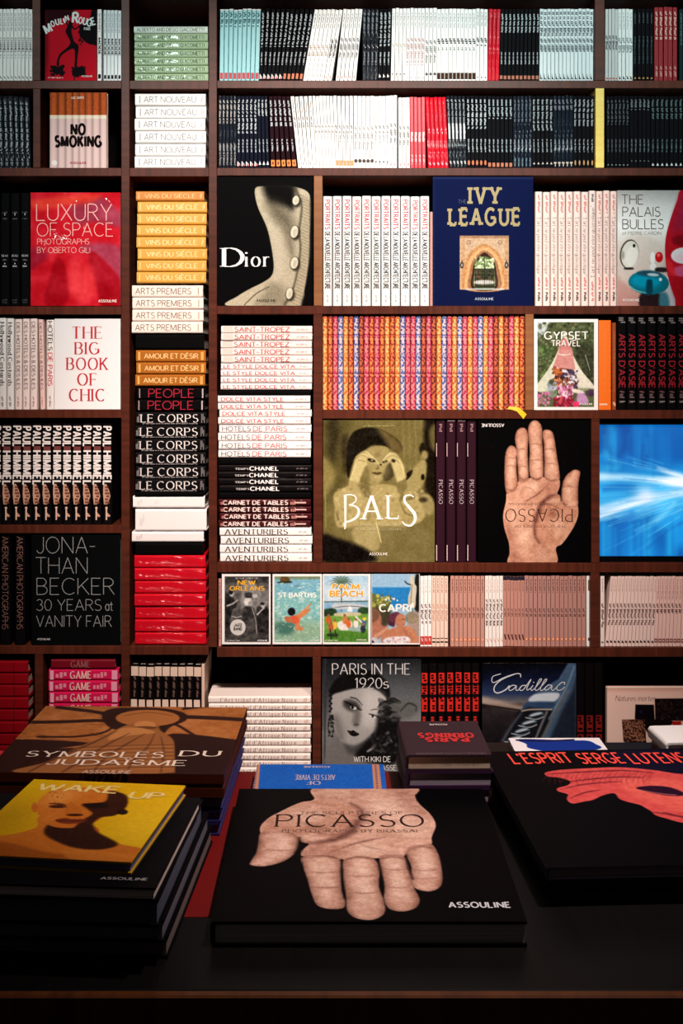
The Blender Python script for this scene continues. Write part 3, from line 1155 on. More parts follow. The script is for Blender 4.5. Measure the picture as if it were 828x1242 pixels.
run_up(slim((196, 200, 198), [('k', .37, .57, .66, (24, 24, 28), 3), ('b', .955, .975, -.3, .35, (196, 60, 40))]), 4, 733.6, 749.4, **R1,
       label=lab('grey-white book just past the dark upright,', 'top shelf'), group='grey volumes past the upright', dx=(.4, .3))
run_up(slim((232, 238, 236), [('k', .05, .28, .4, (160, 172, 174), 8), ('k', .40, .61, .8, (120, 138, 140), 3), ('p', [(.92, -.3), (.975, -.2), (.975, .35), (.95, .1)], (60, 50, 50))]), 4, 749.4, 767.6, **R1,
       label=lab('white book with grey block title before black ones,', 'top shelf'), group='white volumes before the dim black ones', dx=(.2, 0))
run_up(slim(BLK, [('k', .06, .20, .2, (90, 110, 112), 3), ('k', .38, .76, .3, (64, 92, 92), 4), ('d', .96, 0, .012, .26, (214, 160, 80)), ('d', .96, 0, .006, .13, BLK)]), 5, 767.6, 792.6, **R1,
       label=lab('dim black book with gold ring foot mark', TOP), group='black ring-marked volumes', dx=(0, 0))
run_up(slim((142, 14, 26), [('k', .06, .44, .5, (226, 188, 176), 3), ('k', .80, .96, .42, (206, 150, 140), 4)]), 5, 793.2, 821.6, ytop=7.6, ybot=97.5,
       label=lab('dark red slim book', TOP), group='dark red volumes', dx=(0, 0), gapf=.1)
run_up(slim((20, 40, 44), [('k', .06, .5, .4, (60, 110, 112), 3)]), 2, 823.5, 833, **R1, label=lambda i: 'blue-black slim book beyond the dark red ones, top shelf', group='blue-black pair, top shelf')

# second shelf, bay at the far left
run_up(slim(BLK, [('k', .08, .80, .4, (176, 184, 186), 14), ('k', .86, .97, .3, (150, 156, 160), 3)], mat=FILM_B), 6, -1, 37, **R2, vary=.02,
       label=lab('film-wrapped black book in the bay before the cigarette cover,', 'second shelf'), group='film-wrapped black volumes, far bay', dx=(-3, -2))

# second shelf, the long bay
run_up(slim(NAVY, [('k', .06, .40, .5, (184, 178, 172), 4), ('k', .66, .96, .36, (170, 166, 164), 5)], mat=FILM_B2), 5, 264.6, 287, **R2,
       label=lab('film-wrapped dark book by the upright,', 'second shelf'), group='film-wrapped volumes by the upright', dx=(0, 0))
run_up(black((.05, .52), mk_red, base=NAVY, seed=21), 5, 287, 313, **R2, label=lab('navy black book with red foot mark', SEC), group='black red-marked volumes, second shelf', dx=(0, -1))
run_up(black((.05, .28), [('p', [(.955, -.4), (.90, 0), (.955, .4)], (240, 240, 240))], base=NAVY, seed=31), 3, 313, 327.4, **R2,
       label=lab('black book with white triangle foot mark', 'beside orange-footed ones, second shelf'), group='black triangle-marked trio', dx=(-1.5, -2.5))
run_up(black((.06, .42), [('b', .885, .975, -.46, .46, (232, 132, 28)), ('d', .93, 0, .02, .2, (120, 40, 10))], base=(34, 8, 16), seed=41), 5, 328.4, 361, **R2,
       label=lab('dark wine book with orange foot label', SEC), group='dark orange-footed volumes', dx=(-3, -8), gapf=.05)
run_up(white((.28, .44), (178, 170, 172), [('k', .92, .955, .4, (90, 84, 90), 9)], top=(.04, .22, (210, 170, 160)), two=(.06, .42, (196, 190, 190))), 5, 361.4, 384, **R2,
       label=lab('white book leaning towards the wine spines,', 'second shelf'), group='white volumes beside the wine spines', dx=(-9.5, -6))
run_up(white((.40, .52), (140, 140, 150), [('d', .945, 0, .014, .34, (226, 206, 150)), ('d', .945, 0, .008, .2, WHT)]), 6, 384, 407.2, **R2,
       label=lab('white book with gold ring foot mark', SEC), group='white ring-marked volumes', dx=(-5.5, -4))
run_up(white((.40, .52), (104, 104, 116), [('b', .89, .965, -.4, .4, (236, 150, 84))], two=(.53, .68, (96, 96, 108))), 5, 407.2, 429, **R2,
       label=lab('white book with orange foot label', SEC), group='white orange-footed volumes', dx=(-3.6, -1.2))
run_up(white((.42, .77), (176, 160, 162), [('d', .90, 0, .028, .42, (74, 60, 60))]), 5, 429, 453.6, **R2,
       label=lab('white book with long grey title and dark round foot,', 'second shelf'), group='white round-footed volumes', dx=(-.5, 0))
run_up(white((.40, .52), (116, 116, 124), [('b', .90, .96, -.08, .08, (40, 38, 40)), ('d', .91, 0, .012, .24, (40, 38, 40))], two=(.53, .68, (130, 130, 138))), 4, 453.6, 472, **R2,
       label=lab('white book with small pin foot mark', SEC), group='white pin-marked volumes, second shelf', dx=(0, .2))
run_up(white((.38, .66), (112, 112, 120), [('k', .935, .96, .5, (200, 70, 70), 5)]), 2, 472, 481.5, ytop=115, ybot=203.5,
       label=lab('white book before the narrow dark gap', SEC), group='white pair before the gap', dx=(0, 0))
run_up(white((.40, .68), (118, 116, 122), [('k', .935, .965, .55, (206, 60, 66), 6)]), 3, 483.2, 497.4, ytop=117.4, ybot=203.5,
       label=lab('white book just before the bright red spines,', 'second shelf'), group='white trio before the red spines', dx=(-.4, -.6))
run_up(slim((224, 16, 44), [('k', .04, .36, .24, (240, 110, 120), 3), ('t', 'Mode', HEAVY, .50, .625, .6, (255, 240, 240)), ('k', .81, .95, .4, (250, 200, 204), 4)]), 4, 497.6, 516.4, ytop=117, ybot=203.5,
       label=lab('bright red book with white word', SEC), group='bright red volumes, white word', dx=(-.8, -1))
run_up(slim((224, 16, 44), [('k', .04, .6, .2, (236, 90, 100), 3), ('k', .92, .96, .5, (250, 190, 190), 4)], mat=FILM_R), 5, 519, 544, ytop=117, ybot=203.5,
       label=lab('film-wrapped bright red book', SEC), group='film-wrapped bright red volumes', dx=(-3.6, -3.4))
run_up(slim(BLK, [('k', .05, .5, .45, (150, 154, 160), 3), ('b', .38, .60, -.3, .25, (196, 198, 200)), ('k', .90, .96, .5, (214, 214, 210), 4)], mat=FILM_B), 5, 544.6, 566, **R2,
       label=lab('film-wrapped black book after the red ones,', 'second shelf'), group='film-wrapped volumes after the red ones', dx=(-3.6, -2))
run_up(black((.05, .46), [('d', .925, 0, .035, .3, (198, 100, 50))], seed=51), 5, 566, 591, **R2, label=lab('black book with orange oval foot mark', SEC), group='black oval-marked volumes', dx=(-1, -.4))
run_up(black((.05, .32), [('b', .925, .98, -.34, .34, (190, 104, 64))], seed=61, tc=(170, 184, 190)), 6, 591, 622, **R2, label=lab('black book with orange square foot mark', SEC), group='black square-marked volumes', dx=(-.2, 0))
run_up(slim((18, 26, 42), [('k', .05, .36, .45, (96, 106, 122), 3), ('k', .60, .78, .34, (160, 172, 184), 5), ('k', .86, .98, .3, (120, 150, 166), 6)], mat=FILM_B2), 5, 622, 645, **R2,
       label=lab('film-wrapped blue-black book with blank foot,', 'second shelf'), group='film-wrapped blue-black volumes', dx=(0, 0))
run_up(black((.05, .50), [('p', [(.945, -.25), (.915, .05), (.945, .3)], (210, 200, 190))], seed=71, tc=(160, 172, 178)), 5, 645, 671, **R2, label=lab('black book with tiny white foot mark', SEC), group='black tiny-marked volumes', dx=(0, 0))
run_up(slim((16, 24, 40), [('k', .05, .2, .6, (120, 116, 130), 3), ('k', .60, .78, .34, (140, 152, 164), 5), ('b', .915, .935, -.35, .35, (222, 200, 180)), ('b', .915, .975, -.1, .1, (222, 200, 180))], mat=FILM_B2), 5, 671, 695, **R2,
       label=lab('film-wrapped black book with T-shaped foot mark', SEC), group='film-wrapped T-marked volumes', dx=(0, 0))
run_up(black((.05, .42), [('d', .925, 0, .036, .2, (206, 150, 90))], seed=81, tc=(170, 176, 180)), 5, 695, 720.8, **R2, label=lab('black book with gold figure foot mark', 'beside the yellow upright'), group='black gold-figure volumes', dx=(0, 0))
run_up(black((.06, .40), [('d', .955, 0, .008, .2, (150, 150, 150))], seed=91, tc=(92, 96, 100)), 6, 735, 763.4, **R2, label=lab('dim black book just past the yellow upright,', 'second shelf'), group='dim black volumes past the yellow upright', dx=(0, 0))
run_up(black((.05, .20), [('d', .90, 0, .006, .2, (120, 120, 118))], seed=95, tc=(112, 120, 124)), 5, 763.4, 789, **R2, label=lab('dim black book with short title', SEC), group='dim black short-titled volumes', dx=(0, 0))
run_up(black((.05, .32), [('p', [(.965, -.3), (.925, 0), (.965, .3)], (228, 230, 232))], seed=99, tc=(86, 110, 112)), 8, 789, 834, **R2, label=lab('dim black book with white triangle foot mark', 'past the yellow upright'), group='dim black triangle-marked volumes', dx=(0, 0))

# sixth shelf: white, pink and tan volumes
R6 = dict(ytop=699.5, ybot=785.4)
SIX = 'beside the four photo covers'
run_up(slim(WHT, [('k', .06, .24, .3, (226, 214, 208), 2), ('k', .40, .68, .6, (98, 70, 66), 3), ('b', .855, .975, -.46, .46, (212, 52, 40)), ('k', .88, .95, .5, (250, 200, 190), 4)]), 3, 509.4, 523.4, **R6,
       label=lab('white book with red foot label', SIX), group='white red-footed volumes')
run_up(slim((252, 218, 200), [('k', .03, .24, .3, (170, 130, 116), 2), ('k', .40, .66, .6, (216, 176, 150), 3), ('b', .878, .89, -.4, .4, (60, 40, 36)), ('b', .925, .945, -.4, .4, (40, 26, 24))]), 4, 523.4, 543.4, **R6,
       label=lab('pale peach book with two dark foot bars', SIX), group='pale peach volumes')
tan_a = [('k', .05, .24, .34, (110, 70, 64), 2), ('k', .45, .60, .5, (130, 86, 78), 3), ('d', .905, 0, .024, .34, (240, 130, 70)), ('d', .905, 0, .012, .17, (250, 214, 190))]
run_up(slim((206, 152, 136), tan_a), 8, 546, 587.6, **R6, label=lab('dusty pink book with orange ring after the dark gap,', 'sixth shelf'), group='dusty pink volumes after the gap', gapf=.09)
run_up(slim((255, 246, 240), [('k', .05, .24, .3, (230, 200, 190), 2), ('k', .33, .71, .52, (90, 66, 64), 3), ('p', [(.87, -.3), (.94, .3), (.92, .35)], (220, 130, 90))]), 5, 588, 610.2, **R6,
       label=lab('white book between dusty pink ones,', 'sixth shelf'), group='white volumes between dusty pink ones')
run_up(slim((202, 146, 132), [('b', 0, .055, -.5, .5, (38, 36, 50)), ('k', .08, .22, .3, (170, 110, 100), 2), ('k', .46, .58, .5, (150, 100, 92), 3), ('p', [(.83, -.3), (.83, .1), (.91, .4), (.90, 0)], (70, 20, 22))]), 6, 610.2, 636, ytop=700, ybot=785,
       label=lab('dusty pink book with dark blue head', 'on the sixth shelf'), group='dusty pink dark-headed volumes', gapf=.05)
run_up(slim((190, 140, 130), [('k', .05, .24, .34, (96, 66, 66), 2), ('k', .46, .58, .5, (104, 74, 74), 3), ('d', .895, 0, .024, .34, (236, 128, 70)), ('d', .895, 0, .012, .17, (250, 214, 190))]), 14, 636, 710.4, **R6,
       label=lab('dusty pink ring-marked book before the upright,', 'sixth shelf'), group='dusty pink ring-marked volumes', gapf=.09)
run_up(slim(WHT, [('b', .06, .21, 0, .5, (120, 90, 60)), ('b', .88, .92, .0, .5, (90, 60, 50))]), 1, 711.2, 715, **R6, label=lambda i: 'lone white book squeezed against the upright after dusty pink ones')
run_up(slim(PINKW, [('k', .04, .22, .3, (190, 160, 154), 2), ('k', .39, .73, .6, (120, 74, 66), 3), ('p', [(.925, -.25), (.945, .4), (.95, -.3)], (40, 16, 16))]), 1, 728, 733.2, **R6,
       label=lambda i: 'upright pale pink book before the fan of leaning ones')
lean_a = [('k', .04, .22, .3, (206, 170, 162), 2), ('k', .39, .70, .62, (92, 52, 50), 3), ('p', [(.91, -.2), (.935, .4), (.95, .3), (.945, -.3)], (48, 20, 20))]
run_up(slim((255, 228, 220), lean_a), 13, 733.6, 792.6, ytop=700, ybot=785.4, label=lab('leaning pale pink book past the upright,', 'sixth shelf'), group='leaning pale pink volumes', dx=(7, 4.5), gapf=.05)
run_up(slim((252, 214, 206), [('k', .04, .34, .34, (196, 140, 134), 2), ('k', .39, .53, .62, (80, 42, 42), 3), ('b', .89, .945, -.42, .42, (120, 60, 56)), ('b', .905, .93, -.2, .25, (240, 190, 180))]), 9, 792.6, 834, ytop=700, ybot=785.4,
       label=lab('leaning pink book with framed foot mark', 'on the sixth shelf'), group='leaning pink framed-mark volumes', dx=(4.5, 3.5), gapf=.05)

# ------------------------------------------------------------------ larger books, spines outward
BW = .22


def hard(name, base, spec, w=BW, page=(236, 226, 214), mat=None, rnd=None, b=None):
    return lambda t, h: hard_book(name, t, h, w, mat or paper(base, .45), spec, None, page, rnd=rnd, b=b)


# third shelf
TXT = (206, 206, 208)
run_up(hard('black_book', (10, 10, 12), [('h', 'BEAU', SERIF, .565, .62, .018, TXT), ('k', .18, .20, .1, TXT, 1, 0), ('h', 'LUXE', LIGHT, .18, .5, .014, (150, 150, 152)), ('h', 'PARIS', LIGHT, .235, .44, .012, (150, 150, 152)),
                                         ('h', 'PARIS', LIGHT, .60, .42, .012, TXT), ('d', .625, 0, .006, .06, TXT), ('h', 'BOIS', BOLD, .655, .42, .012, TXT), ('h', 'LIVRE', LIGHT, .955, .5, .012, (130, 130, 132)), ('h', 'ROUGE', LIGHT, .975, .5, .010, (130, 130, 132))]),
       3, -.5, 36.4, 234, 371, label=lab('tall black book with tiny white lettering beside the red wrapped cover,', 'third shelf'), group='tall black books beside the red cover', vary=0)
run_up(hard('white_book', WHT, [('t', 'PORTRAITS', BOLD, .035, .30, .52, (196, 16, 34)), ('t', 'DE LA NOUVELLE ARCHITECTURE', BOLD, .325, .845, .52, (34, 28, 30)), ('k', .90, .965, .2, (190, 180, 180), 3)]),
       11, 391.3, 521, 237.6, 371, label=lab('white book with red and black spine title', 'past the tan upright'), group='white architecture books', gapf=.09, vary=.006)
run_up(hard('pale_pink_book', (206, 150, 140), []), 1, 521.3, 525, 256, 371, label=lambda i: 'thin dusty pink book wedged before the navy cover')
pp = [('k', .03, .20, .36, (226, 110, 104), 3), ('t', '"L\'art, ne peut etre qu\'erotique"', ITALIC, .22, .73, .52, (126, 96, 92)), ('k', .75, .86, .34, (226, 110, 104), 5), ('k', .88, .96, .34, (70, 50, 50), 6)]
pp_r = [('k', .03, .10, .34, (70, 50, 50), 6), ('r', '"L\'art, ne peut etre qu\'erotique"', ITALIC, .14, .76, .52, (126, 96, 92)), ('k', .79, .96, .36, (226, 120, 112), 5)]
run_up(hard('pale_pink_book', (255, 226, 216), pp), 7, 648.8, 714, 232, 371, label=lab('pale pink book with slanted title after the navy cover,', 'third shelf'), group='pale pink books after the navy cover', gapf=.08)
run_up(hard('pale_pink_book', (255, 228, 220), pp_r), 1, 714, 722.6, 231, 371, label=lambda i: 'pale pink book shelved upside down among its row')
run_up(hard('pale_pink_book', (255, 222, 212), pp), 3, 722.8, 748.4, 231, 371, label=lab('pale pink book before the red-dome cover', 'past the upside-down one'), group='pale pink books before the red-dome cover', gapf=.08)

# fourth shelf
run_up(hard('white_book', WHT, [('t', 'Hollywood Costards', SERIF | dict(wt=.2), .05, .74, .55, (52, 40, 40)), ('k', .86, .97, .3, (140, 120, 120), 3)]),
       2, -2, 16.6, 386, 497, label=lab('white book with slab-lettered black title', 'at the fourth shelf end'), group='white slab-lettered books')
run_up(hard('white_book', (255, 236, 230), [('t', 'DES HOTELS & DES ILES', SANS, .04, .78, .46, (116, 92, 96)), ('k', .86, .97, .24, (180, 130, 130), 3)]),
       3, 17, 45, 386.5, 497, label=lab('pinkish white book with thin grey spine title', SEC.replace('second', 'fourth')), group='pinkish white island books', gapf=.08)
run_up(hard('white_book', (252, 214, 206), [('t', 'DES HOTELS & DES ILES', SANS, .04, .78, .46, (126, 92, 96)), ('k', .86, .97, .24, (200, 120, 120), 3)]),
       1, 48.2, 54.6, 387.5, 497, label=lambda i: 'pinker thin book leaning by the gap before the square white cover', dx=(-2.4, -2.4))
run_up(hard('white_book', (255, 246, 242), [('t', 'HOTELS', SANS, .02, .34, .55, (70, 60, 64)), ('t', 'DE PARIS', SANS, .37, .735, .55, (212, 56, 76)), ('k', .85, .97, .24, (180, 150, 150), 3)]),
       1, 55.2, 65.6, 387.5, 497, label=lambda i: 'white book with grey and red spine title beside the square white cover')
CLOTH = [brocade('orange_brocade', (240, 128, 34), (206, 70, 20), (252, 206, 130)), brocade('red_brocade', (204, 30, 34), (110, 6, 16), (244, 150, 70)),
         brocade('pink_brocade', (226, 34, 92), (150, 16, 60), (250, 150, 150)), brocade('blue_brocade', (96, 128, 206), (50, 60, 150), (240, 220, 224)),
         brocade('dark_red_brocade', (150, 18, 26), (70, 4, 10), (222, 110, 60))]
CN = ['orange', 'red', 'pink', 'blue', 'dark red']
SEQ = [0, 1, 2, 3, 0, 1, 3, 4, 2, 1, 2, 1, 0, 1, 0, 3, 2, 2, 3, 4, 2, 4, 0, 3, 2, 0, 3, 2, 0, 2, 3, 0, 2, 4, 0, 4, 2, 0, 1]
protos, seen = {}, {}
p_ = (636.2 - 391) / 39
for i, c in enumerate(SEQ):
    seen[c] = seen.get(c, 0) + 1
    x = 391 + p_ * i
    tall = 381.5 + (1.2 if i > 18 else 0)
    lb = '%s %s patterned cloth book from the upright by the piled white spines' % (ORD[seen[c]], CN[c])
    mk = (lambda c: lambda t, h: hard_book('patterned_book', t, h, .15, CLOTH[c], [], None, (190, 150, 120), rnd=t * .42))(c)
    k = (D + .012) / F
    if c not in protos:
        o = protos[c] = mk(p_ * k * .93, (497.3 - 382) * k)
    else:
        o = copy_tree(protos[c])
    sc = 1 - RND.uniform(0, .012)
    q = W(x + p_ / 2, 496.9, D + .012)
    o.matrix_world = Matrix.Translation((q.x, q.y + RND.uniform(0, .003), q.z)) @ Matrix.Diagonal((1, 1, sc, 1))
    tag(o, lb, 'book', 'patterned cloth books')
    last_cloth = o
# the yellow marker ribbon of the last one hangs over the board
mb = MB()
q = [W(617, 495.5, D + .004), W(628, 496.2, D - .001), W(637, 506, D - .003)]
o_ = last_cloth.location
pts = [(616, 494.6, D + .006, 2.0), (622, 495.2, D + .002, 2.2), (628, 496.6, D - .002, 2.8), (632, 500.6, D - .003, 3.2), (636.5, 505.5, D - .003, 3.6)]
top = [W(x + w_ * .55, y - w_ * .8, d) for x, y, d, w_ in pts]
bot = [W(x - w_ * .55, y + w_ * .8, d) for x, y, d, w_ in pts]
vs_ = [tuple(v - o_) for v in top] + [tuple(v - o_) for v in bot]
n = len(pts)
back_ = [(x, y + .0006, z) for x, y, z in vs_]
mb.add(vs_, [(i, i + 1, n + i + 1, n + i) for i in range(n - 1)], paper((250, 206, 40)))
mb.add(back_, [(i, n + i, n + i + 1, i + 1) for i in range(n - 1)], paper((250, 206, 40)))
rb = mb.link('marker_ribbon', None)
rb.parent = last_cloth
rb.location = (0, 0, 0)
rb['label'] = 'yellow ribbon marker'
run_up(hard('orange_book', (250, 116, 22), [('k', .12, .84, .12, (246, 140, 60), 3), ('b', .93, .95, -.42, .2, (250, 200, 170))], rnd=.002), 1, 725.2, 741.4, 388.5, 497.5, label=lambda i: 'thick bright orange book beside the tepee cover', d=D + .014)
run_up(hard('orange_book', (150, 70, 30), [('k', .10, .80, .3, (190, 110, 70), 3), ('k', .91, .96, .6, (250, 200, 160), 4)]), 1, 742.2, 747.6, 391, 497.5, label=lambda i: 'thin brown-orange book between the orange and black ones')
run_up(hard('black_book', (12, 10, 12), [('k', .02, .085, .7, (120, 112, 112), 3), ('t', "ARTS D'ASIE", SANS, .20, .765, .62, (160, 18, 36)), ('k', .80, .82, .5, (120, 80, 80), 4), ('k', .83, .88, .5, (110, 90, 90), 5), ('k', .905, .925, .6, (150, 140, 140), 6)]),
       7, 748, 833, 383, 497.5, label=lab('black book with deep red spine title', 'on the fourth shelf'), group='black red-titled books', gapf=.06)

# fifth shelf
PH = [('t', 'PAUL', HEAVY, .03, .225, .84, (248, 240, 236)), ('b', .225, .265, -.36, .40, (120, 60, 56)), ('t', 'HIMMEL', HEAVY, .275, .605, .84, (248, 240, 236)),
      ('p', [(.60, -.1), (.60, -.42), (.70, -.46), (.80, -.35), (.80, .02), (.72, .36), (.66, .2)], (206, 160, 134)), ('k', .62, .80, .5, (120, 70, 56), 5),
      ('d', .835, -.08, .012, .14, (226, 190, 170)), ('b', .845, .955, -.16, -.0, (226, 190, 170)), ('p', [(.88, 0), (.91, .34), (.925, .3), (.92, 0)], (206, 160, 134))]
run_up(hard('black_book', (16, 12, 14), PH), 12, -10.2, 136, 514, 637, label=lab('black book with big white lettering and a dancer', 'on the fifth shelf'), group='black dancer books', gapf=.10)
PIC = [('b', .0, .012, -.4, .4, (214, 190, 186)), ('t', 'PICASSO', ROMAN, .425, .59, .40, (220, 206, 210)), ('b', .165, .26, -.47, -.40, (214, 180, 180)), ('b', .88, .99, -.47, -.38, (224, 196, 192)), ('k', .03, .09, .3, (150, 116, 120), 6)]
run_up(hard('dark_plum_book', (48, 22, 34), PIC, mat=wrapped((48, 22, 34), 'film_wrapped_plum', .6, 20)), 4, 528, 578.4, 509.5, 682.8, label=lab('tall dark plum book between the two big covers,', 'fifth shelf'), group='tall dark plum books', gapf=.09, vary=.003)
# sixth shelf, far bay
AP = [('t', 'AMERICAN PHOTOGRAPHS', LIGHT, .03, .86, .56, (170, 122, 112))]
run_up(hard('black_book', (12, 10, 12), AP), 2, -3, 33, 648.2, 783.3, label=lab('film-edged black book with thin pinkish title', 'on the far sixth shelf'), group='black photograph books', gapf=.3, vary=0)

# lowest shelf
PR = [('b', .09, .47, -.36, .34, (214, 40, 30)), ('k', .105, .455, .5, (30, 6, 8), 3, -.02), ('b', .19, .21, -.4, .4, BLK), ('b', .30, .33, -.4, .4, BLK), ('k', .52, .82, .5, (206, 40, 30), 5)]
run_up(hard('black_book', (14, 10, 12), PR), 7, 509.6, 582, 806, 930, label=lab('black book with vivid red spine lettering', 'above the small dark stack'), group='black vivid-lettered books', gapf=.05)
PR2 = [('b', .44, .58, -.36, .34, (130, 24, 22)), ('k', .45, .57, .5, (20, 4, 6), 3, -.02), ('b', .60, .72, -.36, .34, (130, 24, 22)), ('k', .61, .71, .5, (20, 4, 6), 4), ('b', .74, .90, -.3, .3, (110, 20, 20)), ('k', .75, .89, .5, (20, 4, 6), 6)]
run_up(hard('black_book', (14, 10, 12), PR2), 3, 698.6, 732, 806, 950, label=lab('black book with dull red lettering', 'past the car cover'), group='black dull-lettered books', gapf=.05)
BWS = [('b', .02, .10, -.48, .45, (236, 206, 186)), ('p', [(.30, -.48), (.55, -.48), (.62, -.1), (.95, -.1), (.95, .12), (.60, .14), (.55, .45), (.30, .30)], (246, 216, 196)), ('k', .10, .28, .3, (120, 90, 80), 4)]
run_up(hard('black_and_white_book', (16, 12, 12), BWS), 9, 157.6, 243.5, 807, 950, label=lab('black and cream patterned book', 'behind the large box lid'), group='black and cream patterned books', gapf=.04, dx=(1, 1))
run_up(hard('black_and_white_book', (240, 206, 186), []), 1, 244, 248, 807, 950, label=lambda i: 'thin cream book ending the black and cream row')

# ------------------------------------------------------------------ stacks of lying books
def lay(desc, where):
    return lambda i: '%s %s from the top, %s' % (ORD[i + 1], desc, where)


COLB = 'narrow column'
stack_flat(hard('green_book', (190, 214, 180), [('t', 'ALBERTO AND DIEGO GIACOMETTI', SANS, .04, .95, .46, (62, 92, 70))], mat=wrapped((176, 204, 166), 'film_wrapped_green', .5, 30, .12)), 6, 163.5, 252.5, 39, 97.5,
           label=lab('film-wrapped pale green book', 'below the paler topmost one'), group='pale green books')
stack_flat(hard('green_book', (222, 238, 226), [('t', 'ALBERTO AND DIEGO GIACOMETTI', SANS, .04, .95, .46, (90, 112, 100))]), 1, 162.5, 252, 30, 39, label=lambda i: 'topmost and palest of the pale green lying books')
stack_flat(hard('white_book', (255, 252, 250), [('t', 'ART NOUVEAU', LIGHT | dict(wt=.08), .125, .86, .48, (70, 62, 66)), ('b', .055, .075, -.3, .3, (196, 186, 186)), ('k', .93, .965, .5, (196, 186, 186), 4)]), 6, 164, 249.4, 112, 203.5,
           label=lab('lying white book with black thin title', 'from top, under the pale green pile'), group='white lying books under the green pile')
stack_flat(hard('golden_book', (214, 132, 50), [('t', 'VINS DU SIÈCLE', SANS, .13, .87, .40, (250, 196, 120)), ('b', .03, .05, -.3, .3, (240, 190, 110)), ('k', .94, .97, .5, (244, 200, 120), 4)]), 1, 165.5, 248, 231, 243.5,
           label=lambda i: 'darker golden book topping the golden pile')
stack_flat(hard('golden_book', (234, 168, 66), [('t', 'VINS DU SIÈCLE', SANS, .13, .87, .40, (255, 228, 160)), ('b', .03, .05, -.3, .3, (250, 210, 130)), ('k', .94, .97, .5, (250, 216, 140), 4)]), 7, 166, 250, 243.5, 343.5,
           label=lab('lying golden book', 'below the darker topmost golden one'), group='lying golden books')
stack_flat(hard('white_book', (255, 236, 224), [('t', 'ARTS PREMIERS', SANS | dict(wt=.10), .05, .83, .50, (96, 66, 60)), ('b', .93, .94, -.3, .3, (150, 110, 100))]), 4, 160, 246, 345.5, 404.5,
           label=lab('lying white book', 'from top, between golden and bronze piles'), group='white books under the golden pile')
stack_flat(hard('black_book', (9, 8, 9), []), 1, 164, 247, 405, 424, label=lambda i: 'plain black lying book between white and bronze piles')
stack_flat(hard('bronze_book', (176, 104, 36), [('t', 'AMOUR ET DÉSIR', SANS, .12, .89, .40, (246, 206, 140)), ('b', .03, .06, -.35, .35, (230, 176, 90)), ('b', .93, .97, -.35, .35, (222, 168, 84))], mat=wrapped((176, 104, 36), 'film_wrapped_bronze', .3, 14)), 3, 164.6, 249, 424.5, 468.8,
           label=lab('lying bronze-brown book', 'from the top of the bronze three'), group='bronze-brown lying books')
stack_flat(hard('black_book', (12, 8, 10), [('t', 'PEOPLE', LIGHT | dict(wt=.09), .17, .83, .72, (176, 20, 48)), ('b', .03, .045, -.4, .4, (170, 150, 150)), ('b', .95, .97, -.4, .4, (190, 180, 180))]), 2, 165.5, 248.5, 470, 499,
           label=lab('lying black book with large red title', 'from top'), group='black red-titled lying books')
stack_flat(hard('black_book', (16, 14, 16), [('t', 'LE CORPS', SERIF, .07, .88, .60, (236, 228, 224)), ('k', .09, .88, .10, (160, 150, 150), 4, -.40), ('k', .01, .05, .6, (130, 124, 124), 5), ('k', .93, .985, .7, (120, 114, 114), 6)], mat=wrapped((16, 14, 16), 'film_wrapped_black_plain', .5, 14)), 6, 164, 249, 499.5, 597.5,
           label=lab('lying black book with large white serif title', 'from top'), group='black white-titled lying books')
stack_flat(hard('black_book', (9, 8, 9), []), 1, 164, 247, 597.5, 602.3, label=lambda i: 'very thin plain black book on the blank white three')
stack_flat(hard('blank_white_book', (255, 250, 248), [('k', .06, .13, .5, (236, 226, 226), 3), ('k', .3, .36, .4, (244, 236, 236), 4)]), 1, 161.6, 248.8, 602.3, 617, label=lambda i: 'topmost of three blank white lying books')
stack_flat(hard('blank_white_book', (255, 250, 248), [('k', .06, .13, .5, (236, 226, 226), 3)]), 1, 163.4, 249.6, 617.8, 645, label=lambda i: 'thickest of three blank white lying books')
stack_flat(hard('blank_white_book', (255, 248, 246), [('k', .06, .15, .5, (230, 216, 216), 3)]), 1, 159.6, 246.6, 645.5, 658.6, label=lambda i: 'lowest of three blank white lying books')
stack_flat(hard('black_book', (9, 8, 9), []), 1, 164, 246, 658.8, 674, label=lambda i: 'plain black lying book between blank white and red wrapped piles')
stack_flat(hard('red_book', (206, 14, 34), [], mat=wrapped((206, 14, 34), 'film_wrapped_scarlet', 1.0, 48, .4)), 7, 163.4, 249.6, 674, 783.8,
           label=lab('film-wrapped lying scarlet book', 'from top'), group='film-wrapped lying scarlet books', jrot=.4)

MIDC = 'of the middle column'
stack_flat(hard('white_book', (255, 240, 234), [('t', 'SAINT-TROPEZ', SANS, .15, .75, .62, (196, 62, 70)), ('b', .02, .13, -.42, .42, (248, 214, 204)), ('k', .83, .95, .2, (190, 170, 168), 4)]), 5, 267.6, 378, 395, 440.4,
           label=lab('lying white book with high red title', 'from the middle column top'), group='white high-titled lying books')
stack_flat(hard('white_book', (255, 244, 240), [('t', 'LE STYLE DOLCE VITA', SANS, .03, .81, .50, (206, 70, 80)), ('k', .86, .96, .2, (190, 170, 168), 4)]), 4, 267.6, 378, 440.4, 473.4,
           label=lab('lying white book with wide red title', 'from top, above the black sliver'), group='white wide-titled lying books')
stack_flat(hard('black_book', (9, 8, 9), []), 1, 266, 377, 473.6, 480, label=lambda i: 'black sliver of a book between white lying piles')
stack_flat(hard('white_book', (255, 246, 242), [('t', 'DOLCE VITA STYLE', SANS, .035, .71, .50, (206, 64, 76)), ('k', .84, .96, .2, (190, 170, 168), 4)]), 4, 264.8, 376.6, 480, 515.4,
           label=lab('lying white book with red title', 'from top, under the black sliver'), group='white lying books under the sliver', jx=1.2)
